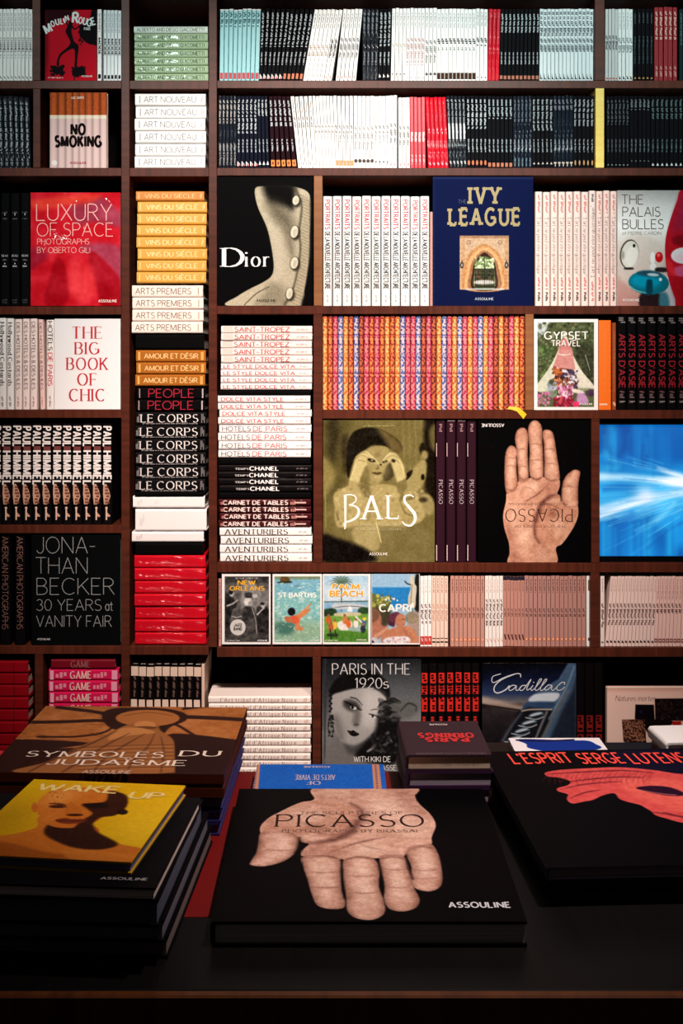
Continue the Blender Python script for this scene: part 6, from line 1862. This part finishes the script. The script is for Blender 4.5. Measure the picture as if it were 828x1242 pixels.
# still-lifes cover
R = (736, 836.4, 850, 948)
c = canvas_px(R, 1.8, (250, 212, 196), (700, 820), 6.469)
c.vgrad([(0, (236, 180, 160)), (.05, (255, 216, 202)), (.5, (255, 222, 208)), (1, (248, 206, 190))])
c.line([(236, 104), (980, 108)], 4, (120, 84, 74), 2)
r_ = random.Random(3)
c.poly([(455, 232), (600, 234), (606, 360), (540, 370), (450, 344)], (16, 10, 14), 2, False); c.poly([(606, 186), (860, 184), (860, 360), (610, 356)], (20, 12, 14), 2, False)
c.poly([(350, 350), (534, 346), (538, 520), (420, 530), (362, 520)], (58, 32, 26), 2, False); c.poly([(366, 525), (538, 515), (560, 600), (540, 760), (366, 760)], (20, 12, 14), 3, False); c.poly([(530, 360), (730, 356), (726, 400), (600, 480), (560, 470)], (22, 14, 16), 3)
for _ in range(230):
    c.ell(r_.uniform(358, 532), r_.uniform(354, 520), 5.5, 3.5, (190, 128, 100), 1.5, r_.uniform(0, 90), .85)
for _ in range(160):
    x_, y_ = r_.uniform(614, 850), r_.uniform(192, 350)
    c.line([(x_, y_), (x_ + r_.uniform(-16, 16), y_ + r_.uniform(-12, 12))], 3, (96, 66, 60), 1, al=.7)
for _ in range(40):
    x_, y_ = r_.uniform(370, 530), r_.uniform(535, 600)
    c.line([(x_, y_), (x_ + 4, y_ + 20)], 3, (110, 84, 76), 1, al=.7)
c.ell(580, 560, 40, 26, (30, 56, 120), 6, 30); c.ell(500, 290, 10, 14, (26, 30, 66), 4)
c.poly([(744, 362), (812, 362), (812, 396), (744, 396)], (186, 30, 26), 3, False)
NQ2 = [tl('Natures mortes', ITALIC | dict(wt=.09, c=.35), 746, 851.4, 48, 6.6, (96, 62, 58))]
face_out('picture_book', R, .03, (244, 206, 190), c.img(), NQ2, 'pale peach book with black textured squares on its cover')

# ------------------------------------------------------------------ the screen set into the shelf
tv = empty('television')
p = W(728, 683, D)
tv.location = (p.x, D + .02, W(0, 682.6, D).z)
tag(tv, 'flat screen in the shelf showing bright blue streaks of light', 'television')
tw, th = (860 - 728) * K, (682.6 - 509) * K
mb = MB()
e = .008
sx0, sx1, sz0, sz1 = .0016, tw - .012, (682.6 - 676.4) * K, (682.6 - 515.6) * K
BZ = paper((10, 9, 12), .4)
mb.box((0, 0, 0), (sx0, .03, th), BZ); mb.box((sx1, 0, 0), (tw, .03, th), BZ)
mb.box((sx0, 0, 0), (sx1, .03, sz0), BZ); mb.box((sx0, 0, sz1), (sx1, .03, th), BZ); mb.box((sx0, .012, sz0), (sx1, .03, sz1), BZ)
mb.link('bezel', tv)
R = (728.6, 515.6, 855, 676.4)
c = canvas_px(R, 1.3, (20, 120, 196), (724, 500), 6.538)
c.fk = .42
c.vgrad([(0, (10, 106, 186)), (.25, (8, 110, 190)), (.42, (30, 150, 216)), (.6, (60, 170, 226)), (.75, (10, 120, 196)), (1, (6, 110, 190))])
c.noise(26, 24, 2, None, (.3, 1, 1))
for x_, w_, k_, a_ in ((70, 50, (4, 30, 90), .5), (130, 60, (30, 150, 210), .6), (250, 90, (6, 60, 140), .7), (350, 60, (20, 130, 200), .4), (600, 90, (20, 90, 170), .5)):
    c.line([(x_, 100), (x_, 330)], w_, k_, 24, False, a_)
for x_, w_, a_ in ((425, 60, .7), (590, 60, .6), (110, 70, .4), (60, 40, .4)):
    c.line([(x_, 900), (x_, 1150)], w_, (30, 170, 226), 14, False, a_)
for pts, wd, k_, a_ in (([(1000, 640), (680, 570), (330, 530), (30, 520)], [60, 60, 50, 60], (210, 236, 250), .75), ([(1000, 660), (680, 650), (420, 690), (30, 800)], [50, 60, 70, 90], (226, 238, 250), .7), ([(1000, 640), (680, 520), (500, 450)], [50, 50, 10], (236, 244, 252), .9),
                        ([(1000, 650), (640, 560), (420, 540)], [60, 50, 16], (255, 255, 255), .8), ([(30, 870), (320, 790), (700, 640)], [4, 5, 6], (190, 226, 244), .9), ([(40, 840), (300, 740), (440, 690)], [20, 40, 30], (250, 250, 252), .8), ([(60, 330), (180, 430), (40, 460)], 60, (50, 176, 226), .6),
                        ([(330, 960), (500, 860), (640, 720)], [30, 50, 30], (120, 206, 240), .7), ([(700, 880), (560, 960), (420, 1090)], [10, 20, 10], (8, 80, 160), .6), ([(60, 620), (200, 600), (320, 600)], [40, 60, 20], (6, 100, 180), .7), ([(180, 920), (260, 860), (310, 800)], [80, 90, 30], (6, 100, 184), .7)):
    c.line(pts, wd, k_, 12, True, a_)
r_ = random.Random(6)
for _ in range(90):      # thin streaks running to one far point
    y_ = r_.uniform(330, 1150)
    x_ = r_.uniform(20, 500)
    k_ = r_.uniform(.2, .55)
    vx, vy = 1050, 600
    c.line([(x_, y_), (x_ + (vx - x_) * k_, y_ + (vy - y_) * k_)], [1, r_.uniform(4, 14), 1], r_.choice([(120, 206, 244), (30, 150, 220), (6, 90, 170), (190, 230, 250), (10, 110, 190)]), 5, False, r_.uniform(.25, .6))
for _ in range(22):
    x_ = r_.uniform(30, 680)
    c.line([(x_, r_.uniform(100, 300)), (x_, r_.uniform(330, 520))], r_.uniform(10, 40), r_.choice([(30, 150, 216), (8, 80, 160), (10, 110, 190)]), 10, False, .3)
    c.line([(x_, r_.uniform(800, 950)), (x_, 1150)], r_.uniform(10, 40), r_.choice([(40, 170, 230), (8, 90, 170), (10, 120, 200)]), 10, False, .35)
c.glow(400, 660, 90, 70, (240, 240, 252), .7); c.glow(640, 560, 120, 50, (250, 250, 255), .8); c.glow(60, 520, 60, 40, (200, 236, 250), .5)
mb = MB()
mb.grid(c.img(), lambda s, q: (sx0 + s * (sx1 - sx0), .0105, sz1 - q * (sz1 - sz0)), printed(False, .3, 1.15))
mb.link('screen', tv)

# ------------------------------------------------------------------ the display table
TT = EYE - .625                       # height of the table top
table = empty('display_table')
table.location = (0, 1.6, 0)
tag(table, 'black display table with a red inset top before the bookcase', 'table')
BLACKW = wood('black_lacquer', (7, 5, 5), (11, 8, 8), rough=.5, stretch=(12, 1, 1))


def tpart(name, lo, hi, m, bev=.002):
    mb = MB()
    mb.box((lo[0], lo[1] - 1.6, lo[2]), (hi[0], hi[1] - 1.6, hi[2]), m, bev)
    return mb.link(name, table)


tpart('tabletop', (-.85, 1.262, TT - .03), (.85, 1.925, TT - .0006), BLACKW)
tpart('tabletop_extension', (.19, 1.925, TT - .03), (.85, 2.07, TT - .0006), BLACKW)
tpart('red_inset', (-.20, 1.425, TT - .0006), (.12, 1.92, TT - .0001), paper((104, 12, 11), .5), 0)
tpart('front_lip', (-.85, 1.25, TT - .034), (.85, 1.262, TT - .0006), wood('table_lip', (70, 36, 18), (96, 52, 26), stretch=(10, 1, 1)))
tpart('apron', (-.82, 1.285, .62), (.82, 1.305, TT - .03), BLACKW)
for lx in (-.80, .74):
    for ly in (1.30, 1.85):
        tpart('leg', (lx, ly, 0), (lx + .06, ly + .06, TT - .03), BLACKW)
tpart('leg', (.74, 2.0, 0), (.80, 2.06, TT - .03), BLACKW)


def on_table(name, fr, w_, dep, h, t, rot, base, label, cat='book', make=None, cres=None, cbg=(10, 8, 8), page=(206, 200, 200), spine=(), m=None, rough=.55, group=None, b=None):
    """a book lying face up: fr = its front left corner (x, distance), h = how far its top lies below the eye; make(canvas, uv) returns lettering"""
    zt = EYE - h
    ca, sa = math.cos(math.radians(rot)), math.sin(math.radians(rot))

    def uv(px, py):
        d = F * h / (py - CY)
        x, y = (px - CX) * d / F - fr[0], d - fr[1]
        return x * ca + y * sa, -x * sa + y * ca

    img, quads = None, []
    if make:
        if cres:
            cv = Canvas(w_ * cres, dep * cres, cbg)
            cv.org = (0, 0, 1)
            cv.fk = .6

            def tf(p):
                s_, q_ = uv(cv.org[0] + p[0] / cv.org[2], cv.org[1] + p[1] / cv.org[2])
                return s_ * cres, (dep - q_) * cres
            cv.tf = tf
            quads = make(cv, uv)
            img = cv.img()
        else:
            quads = make(None, uv)

    def front(mb, t_, hh, ww):
        if img is not None:
            mb.grid(img, lambda s, q: (t_ / 2 + EPS * .5, s * ww, hh * (1 - q)), printed(False, rough))
        for j, (q, c) in enumerate(quads):
            mb.flat(q, lambda a_, b_: (t_ / 2 + EPS * 1.5 + j * 1e-4, a_, b_), paper(c) if isinstance(c, tuple) else c)
    o = hard_book(name, t, dep, w_, m or paper(base, .45), spine, front, page, b=b)
    place(o, M_OPEN, (fr[0], fr[1], zt - t / 2), Matrix.Rotation(math.radians(rot), 3, 'Z'))
    tag(o, label, cat, group)
    return o


def word(uv, s, st, p0, p1, ytop, c, flip=False, space=.34):
    """lettering on a lying cover between picture points p0 and p1 (its foot line), cap tops at ytop"""
    a, b_ = np.array(uv(*p0)), np.array(uv(*p1))
    H = abs(uv(p0[0], ytop)[1] - a[1])
    q = line_of(s, st, 0, 0, float(np.hypot(*(b_ - a))), H, 'l', space)
    if flip:
        q = [[(b_[0] - u, b_[1] - v) for u, v in f] for f in q]
    else:
        q = [[(a[0] + u, a[1] + v) for u, v in f] for f in q]
    return (q, c)


ZB = .0004
# centre: the large black book with an open hand
def pic(c, uv):
    h_ = hand_canvas(2.5).img()[::-1, ::-1]
    iy = np.clip((np.arange(c.h) + .5) / c.h * h_.shape[0], 0, h_.shape[0] - 1).astype(int)
    ix = np.clip((np.arange(c.w) + .5) / c.w * h_.shape[1], 0, h_.shape[1] - 1).astype(int)
    g_ = h_[iy][:, ix]
    c.a[:] = g_ * np.array((.92, .95, 1.0))
    return [word(uv, 'PICASSO', ROMAN | dict(wt=.10), (335, 1003), (514, 1003), 988.5, (50, 28, 26)), word(uv, 'THE SCULPTURES OF', ROMAN, (364, 988), (488, 987), 984.6, (110, 78, 68)),
            word(uv, 'PHOTOGRAPHS BY BRASSAI', ROMAN, (342, 1010), (506, 1010), 1006.6, (110, 78, 68)), word(uv, 'ASSOULINE', BOLD, (545, 1101.6), (619, 1101.6), 1095.4, (206, 206, 210))]


on_table('picture_book', (-.1305, 1.352), .334, .413, .598, .0266, 0, (8, 6, 8), 'large black book lying face up, its cover an open hand', make=pic, cres=1050)


# left rear: the large box
def sym(c, uv):
    c.org = (0, 845, 2.671)
    ST = (166, 98, 48)
    SH = (44, 20, 16)
    c.a[:] = (46, 20, 14)
    c.poly([(-60, 20), (900, 20), (820, 150), (780, 160), (-60, 170)], ST, 3, False)
    c.poly([(80, 40), (760, 40), (720, 140), (60, 140)], (178, 108, 56), 40, False, .6)
    c.noise(9, 10, 3).noise(30, 10, 8).noise(4, 6, 9)
    r_ = random.Random(5)
    for _ in range(26):
        x_, y_ = r_.uniform(40, 770), r_.uniform(40, 150)
        c.line([(x_, y_), (x_ + r_.uniform(-40, 40), y_ + r_.uniform(-4, 6)), (x_ + r_.uniform(-70, 70), y_ + r_.uniform(-2, 12))], 1.6, (70, 36, 18), .6, al=.6)
    # shadow of a window's ribs
    for pts, wd in (([(180, 34), (280, 46), (360, 56), (400, 44)], 10), ([(60, 84), (200, 82), (330, 78), (400, 90)], 10), ([(120, 130), (240, 130), (330, 118), (370, 96)], 6), ([(590, 40), (680, 30), (760, 24)], 8), ([(600, 66), (700, 70), (800, 76)], 12), ([(540, 80), (580, 96), (660, 140), (760, 150)], 8), ([(470, 20), (480, 46)], 6)):
        c.line(pts, wd, SH, 4, al=.95)
    c.poly([(330, 60), (360, 40), (440, 36), (540, 40), (600, 56), (600, 78), (550, 100), (520, 130), (470, 140), (380, 110), (345, 92)], SH, 4)
    c.ell(478, 70, 104, 27, (172, 104, 54), 3); c.line([(400, 62), (480, 52), (560, 62)], 3, (110, 60, 30), 2, al=.6)
    c.poly([(560, 120), (830, 150), (830, 170), (540, 170)], SH, 4)
    c.poly([(-60, 150), (300, 150), (180, 170), (100, 200), (-60, 300)], SH, 6)
    # the draped stone figure
    FG = (150, 92, 50)
    c.poly([(400, 96), (440, 86), (490, 84), (512, 92), (520, 110), (560, 140), (568, 190), (566, 246), (60, 246), (150, 212), (240, 170), (330, 130)], FG, 4)
    c.ell(470, 92, 36, 13, (196, 128, 72), 4); c.ell(470, 101, 40, 5, (106, 60, 32), 3); c.poly([(380, 108), (420, 100), (470, 104), (500, 118), (420, 126), (350, 140)], (190, 124, 70), 5)
    for p_ in ([(380, 110), (300, 150), (180, 200), (90, 246)], [(420, 118), (340, 160), (260, 210), (200, 246)], [(470, 120), (400, 160), (340, 200), (300, 246)], [(500, 120), (480, 160), (430, 210), (410, 246)], [(520, 130), (530, 180), (520, 246)]):
        c.line(p_, [2, 6, 8, 5], (86, 46, 26), 3, al=.75)
    for y_ in (166, 178, 190, 202, 214, 226, 238):
        c.line([(250, y_), (420, y_ - 8), (562, y_ - 10)], 2.4, (80, 42, 24), 2, al=.6)
        c.line([(250, y_ + 5), (420, y_ - 3), (562, y_ - 5)], 2.4, (190, 124, 70), 2, al=.4)
    c.poly([(566, 150), (900, 160), (900, 300), (566, 300)], (40, 18, 16), 4, False)
    WH = (236, 214, 196)
    RO = ROMAN | dict(wt=.13)
    return [word(uv, 'SYMBOLES', RO, (30.5, 918), (197, 918), 911.4, WH), word(uv, 'DU', RO, (218, 917.6), (265, 917.6), 911.2, WH), word(uv, 'JUDAÏSME', RO, (56, 928), (224, 928), 921.6, WH), word(uv, 'ASSOULINE', BOLD, (99.6, 938.6), (158, 938.6), 934.8, (196, 160, 140))]


sx = -.4545
on_table('boxed_book', (sx, 1.669), .312, .315, .544, .030, -1.6, (66, 26, 16), 'large flat brown box with a draped stone figure on its lid', make=sym, cres=1000, page=(60, 34, 22), b=.012, m=paper((70, 28, 16), .35))
PUR = wrapped((40, 36, 86), 'film_wrapped_violet', .7, 18)
for i in range(3):
    on_table('wrapped_book', (sx + .004 - .002 * i, 1.673), .306, .308, .5746 + .0168 * i, .0164, -1.6, (40, 36, 86), ['uppermost', 'middle', 'lowest'][i] + ' film-wrapped violet-blue book under the brown box', m=PUR, page=(90, 80, 130), group='violet-blue wrapped books')

# left front: the yellow book on a pile of dark ones
def wake(c, uv):
    c.org = (0, 930, 3.312)
    c.a[:] = (214, 164, 10)
    c.glow(600, 240, 240, 160, (232, 190, 40), .6); c.glow(100, 80, 100, 60, (206, 170, 6), .6); c.glow(40, 200, 130, 90, (170, 130, 14), .6)
    OR, DKO = (196, 108, 32), (60, 24, 10)
    c.poly([(-60, 290), (20, 275), (90, 262), (150, 240), (170, 200), (380, 240), (400, 280), (480, 310), (560, 325), (620, 345), (585, 385), (300, 372), (-60, 350)], OR, 3)
    c.poly([(-60, 300), (60, 310), (200, 345), (330, 350), (560, 380), (300, 390), (-60, 365)], (150, 74, 20), 10, al=.8)
    c.poly([(260, 330), (420, 340), (580, 360), (585, 390), (300, 376)], (206, 120, 40), 8, al=.8)
    c.poly([(200, 230), (280, 245), (360, 225), (390, 262), (470, 308), (420, 330), (330, 330), (250, 310), (180, 270)], (46, 18, 10), 7)
    c.poly([(150, 150), (162, 130), (200, 100), (260, 88), (340, 84), (420, 92), (480, 104), (510, 130), (500, 165), (470, 190), (420, 200), (390, 218), (330, 240), (260, 246), (200, 236), (160, 200), (148, 172)], OR, 3)
    c.glow(240, 120, 70, 40, (226, 150, 70), .8); c.glow(200, 200, 40, 30, (206, 120, 46), .6)
    c.poly([(330, 150), (420, 140), (440, 100), (500, 112), (512, 140), (500, 168), (460, 196), (400, 205), (360, 235), (300, 246), (330, 215), (370, 190), (350, 170)], (52, 20, 10), 6)
    c.ell(140, 164, 13, 20, (190, 100, 30), 3); c.ell(490, 182, 22, 11, (30, 12, 8), 4)
    c.ell(236, 160, 40, 7, (70, 28, 14), 4); c.line([(196, 148), (240, 150), (280, 158)], [3, 6, 3], (80, 36, 18), 3); c.ell(390, 158, 44, 9, (24, 10, 8), 4); c.line([(340, 152), (400, 150), (440, 160)], 5, (24, 10, 8), 3)
    c.poly([(268, 150), (300, 150), (330, 185), (318, 196), (280, 194), (262, 188)], (186, 100, 30), 5); c.ell(300, 194, 34, 5, (60, 22, 12), 3)
    c.poly([(222, 214), (260, 206), (290, 210), (330, 210), (350, 216), (320, 226), (280, 230), (240, 226)], (120, 46, 22), 3); c.line([(226, 216), (280, 218), (346, 217)], 3, (50, 18, 10), 2)
    c.specks(200, 100, 290, 180, 30, [(120, 60, 24), (150, 84, 36)], 1.5, 3, 5, .8)
    c.noise(4, 6, 3)
    c.poly([(-60, 385), (620, 400), (620, 440), (-60, 440)], (150, 100, 10), 6, False, .5)
    Yp = (236, 206, 130)
    a_, b_ = (43, 957.6), (197, 969.4)
    return [word(uv, 'WAKE', SANS | dict(wt=.17), (44, 958.5), (139, 964), 950.6, Yp), word(uv, 'UP', SANS | dict(wt=.17), (156, 968.6), (194, 970), 961, Yp)]


h0 = .521
def fl(fr_right, w_, rot):       # front left corner from the front right one
    return (fr_right[0] - w_ * math.cos(math.radians(rot)), fr_right[1] - w_ * math.sin(math.radians(rot)))


rt = -7
on_table('yellow_book', fl((-.208, 1.3150), .190, rt), .190, .236, h0, .0127, rt, (196, 150, 14), 'yellow book with a shaven-headed figure, topping the dark pile', make=wake, cres=1350, page=(120, 110, 160))
BC = (12, 10, 14)
def b3(c, uv):
    return [word(uv, 'ASSOULINE', BOLD, (122, 1067.0), (178, 1068.6), 1064.2, (150, 146, 150)), ]


on_table('black_book', fl((-.179, 1.283), .27, -4), .27, .262, h0 + .0130, .0145, -4, BC, 'black book with white page edges directly under the yellow one', make=b3, page=(250, 226, 220))
on_table('black_book', fl((-.177, 1.292), .28, -3), .28, .29, h0 + .0278, .029, -3, BC, 'thick black book third in the pile under the yellow one', page=(84, 86, 110))
on_table('black_book', fl((-.174, 1.310), .25, -3), .25, .31, h0 + .0571, .0235, -3, BC, 'black book last but one in the pile under the yellow one', page=(110, 104, 120))
on_table('black_book', fl((-.172, 1.326), .25, -3), .25, .315, h0 + .0809, .0231, -3, BC, 'black book at the foot of the yellow-topped pile', page=(120, 104, 100))

# behind the hand cover: a small blue book and the small dark stack
def blue(c, uv):
    c.org = (280, 900, 3.764)
    c.a[:] = (22, 92, 186)
    c.noise(5, 8, 3)
    TN = (196, 132, 100)
    for xs_ in ((105, 135, 85, 122), (640, 672, 652, 690)):
        c.poly([(xs_[0], 95), (xs_[1], 95), (xs_[3], 260), (xs_[2], 260)], TN, 1.5, False)
        for k_ in range(16):
            f_ = k_ / 15
            c.ell(xs_[0] * (1 - f_) + xs_[2] * f_ + 16, 100 + 150 * f_, 5, 3, (70, 66, 120), 1.5)
    CB = (190, 176, 190)
    return [word(uv, 'ASSOULINE', BOLD, (368, 929.6), (400, 929.6), 927.6, CB, True), word(uv, 'ARTS DE VIVRE', SERIF | dict(wt=.2), (358, 940.4), (406, 940.4), 934.6, CB, True), word(uv, 'OF', SERIF | dict(wt=.2), (372, 948.2), (388, 948.2), 944, CB, True)]


on_table('blue_book', (-.1130, 1.777), .186, .112, .604, .0206, 0, (20, 84, 176), 'small blue book with tan ornamental borders behind the hand cover', make=blue, cres=1300, page=(200, 180, 170))
def dark(c, uv):
    RD = (206, 36, 40)
    return [word(uv, 'ORNINGS', SLAB | dict(wt=.3), (507, 889.6), (572, 889.6), 884.6, RD, True), word(uv, 'PARIS', SLAB | dict(wt=.3), (516, 895.4), (566, 895.4), 891, RD, True), word(uv, 'NOTICES DIVERS MANSIONS', LIGHT, (504, 913.4), (588, 913.4), 911.2, (130, 110, 116), True),
            word(uv, 'ASSOULINE', BOLD, (520, 878.6), (542, 878.6), 877, (220, 200, 196), True)]


for i, (dx_, lb, mk_) in enumerate((('', 'topmost dark plum book of the small stack, red lettering', dark), (.002, 'middle book of the small dark plum stack', None), (-.001, 'lowest book of the small dark plum stack', None))):
    on_table('plum_book', (.0985 + (dx_ or 0), 1.780), .1205, .163, .556 + .0231 * i, .0228, 1.0, (50, 32, 40), lb, make=mk_, m=paper([(52, 34, 42), (56, 30, 60), (56, 30, 60)][i], .4), page=[(196, 172, 150), (150, 136, 150), (150, 136, 150)][i])

# right: the large black book with a pink wing-like face
def serge(c, uv):
    c.org = (596, 895, 3.569)
    c.a[:] = (4, 3, 5)
    c.poly([(500, 60), (900, 60), (1000, 160), (700, 150), (560, 130)], (18, 14, 40), 14, al=.8)
    PK, DP = (206, 76, 74), (120, 34, 44)
    c.poly([(232, 152), (290, 140), (420, 132), (560, 128), (700, 140), (860, 160), (1300, 180), (1300, 420), (1000, 400), (900, 372), (820, 366), (760, 350), (710, 335), (690, 318), (660, 300), (640, 290), (560, 268), (530, 240), (480, 250), (440, 268), (400, 276), (350, 284), (326, 266), (330, 245), (290, 232), (286, 218), (330, 205), (340, 188), (290, 172), (246, 168)], PK, 2)
    c.poly([(560, 180), (700, 178), (900, 190), (1200, 220), (1200, 330), (900, 330), (760, 300), (640, 260), (570, 220)], (222, 96, 84), 14, al=.8)
    for i_ in range(26):
        x_ = 260 + i_ * 18
        c.line([(x_, 140 + (i_ % 3) * 6), (x_ - 20, 165 + (i_ % 5) * 4), (x_ - 40 + (i_ % 4) * 10, 190 + (i_ % 4) * 6)], [1, 4, 1], DP, 2, al=.55)
    for p_ in ([(240, 158), (360, 150), (560, 142), (700, 152)], [(340, 190), (420, 180), (540, 170), (660, 172)], [(300, 224), (380, 205), (460, 196), (560, 190)], [(340, 262), (400, 238), (470, 226)], [(690, 320), (760, 330), (860, 352)], [(740, 320), (820, 340), (900, 345)]):
        c.line(p_, [2, 6, 6, 2], (96, 26, 36), 3, al=.75)
    c.poly([(625, 218), (680, 208), (760, 212), (820, 232), (840, 246), (790, 252), (700, 240)], (40, 12, 34), 3); c.line([(640, 226), (720, 240), (800, 248)], 4, (226, 130, 120), 3, al=.6)
    c.noise(5, 9, 4, (c.a[..., 0] > 60))
    RD = (250, 74, 58)
    out = []
    LU = dict(wt=.17, c=.75, nib=0, serif=0, slant=-.0, gap=.24)
    for s_, x0_, x1_ in (("L'ESPRIT", 619, 694), ('SERGE', 702, 757), ('LUTENS', 764, 836)):
        q, c_ = word(uv, s_, LU, (x0_ + 5, 926.6), (x1_ + 3, 926.6), 914.6, RD)
        u0 = uv(x0_ + 5, 926.6)[1]
        H_ = uv(x0_ + 5, 914.6)[1] - u0
        out.append(([[(u - (v - u0) * .04, v) for u, v in f] for f in q], c_))
    return out


on_table('picture_book', (.2384, 1.448), .40, .424, .58, .0142, 3.1, (9, 7, 10), 'large black book with slanted red lettering and a pink plumed face', make=serge, cres=900, page=(160, 140, 150), m=paper((30, 26, 34), .35))
on_table('black_book', (.244, 1.452), .38, .41, .5944, .015, 3.0, (7, 6, 8), 'upper plain black book under the pink plumed cover', page=(20, 16, 18))
on_table('black_book', (.246, 1.456), .38, .40, .6096, .0152, 2.8, (7, 6, 8), 'lower plain black book under the pink plumed cover', page=(20, 16, 18))

# behind it: two small pale books
def bw(c, uv):
    c.org = (580, 800, 5.175)
    c.a[:] = (246, 238, 240)
    c.poly([(240, 505), (320, 500), (560, 508), (680, 510), (730, 530), (760, 560), (560, 590), (330, 560), (300, 530)], (20, 50, 140), 3)
    c.line([(236, 506), (400, 512), (600, 504)], 9, (24, 20, 60), 3)
    return []


on_table('white_book', (.2735, 1.905), .142, .100, .60, .0248, .5, (246, 236, 236), 'small white book with a blue brushmark beyond the plumed cover', make=bw, cres=1300, page=(220, 120, 110), spine=())
on_table('white_book', (.496, 1.915), .20, .088, .58, .0196, 4, (255, 250, 248), 'plain white book beside the peach still-life cover', page=(230, 200, 190))
on_table('white_book', (.500, 1.915), .19, .088, .5998, .025, 3, (120, 70, 60), 'brown book supporting the plain white one by the peach cover', page=(180, 150, 140))

# far left behind the box: two crimson books
on_table('crimson_book', (-.70, 1.640), .240, .145, .55, .037, -1.6, (190, 20, 28), 'upper crimson book lying beyond the brown box', page=(226, 190, 180))
on_table('crimson_book', (-.70, 1.640), .238, .145, .5874, .0372, -1.6, (150, 14, 22), 'lower crimson book lying beyond the brown box', page=(226, 190, 180))
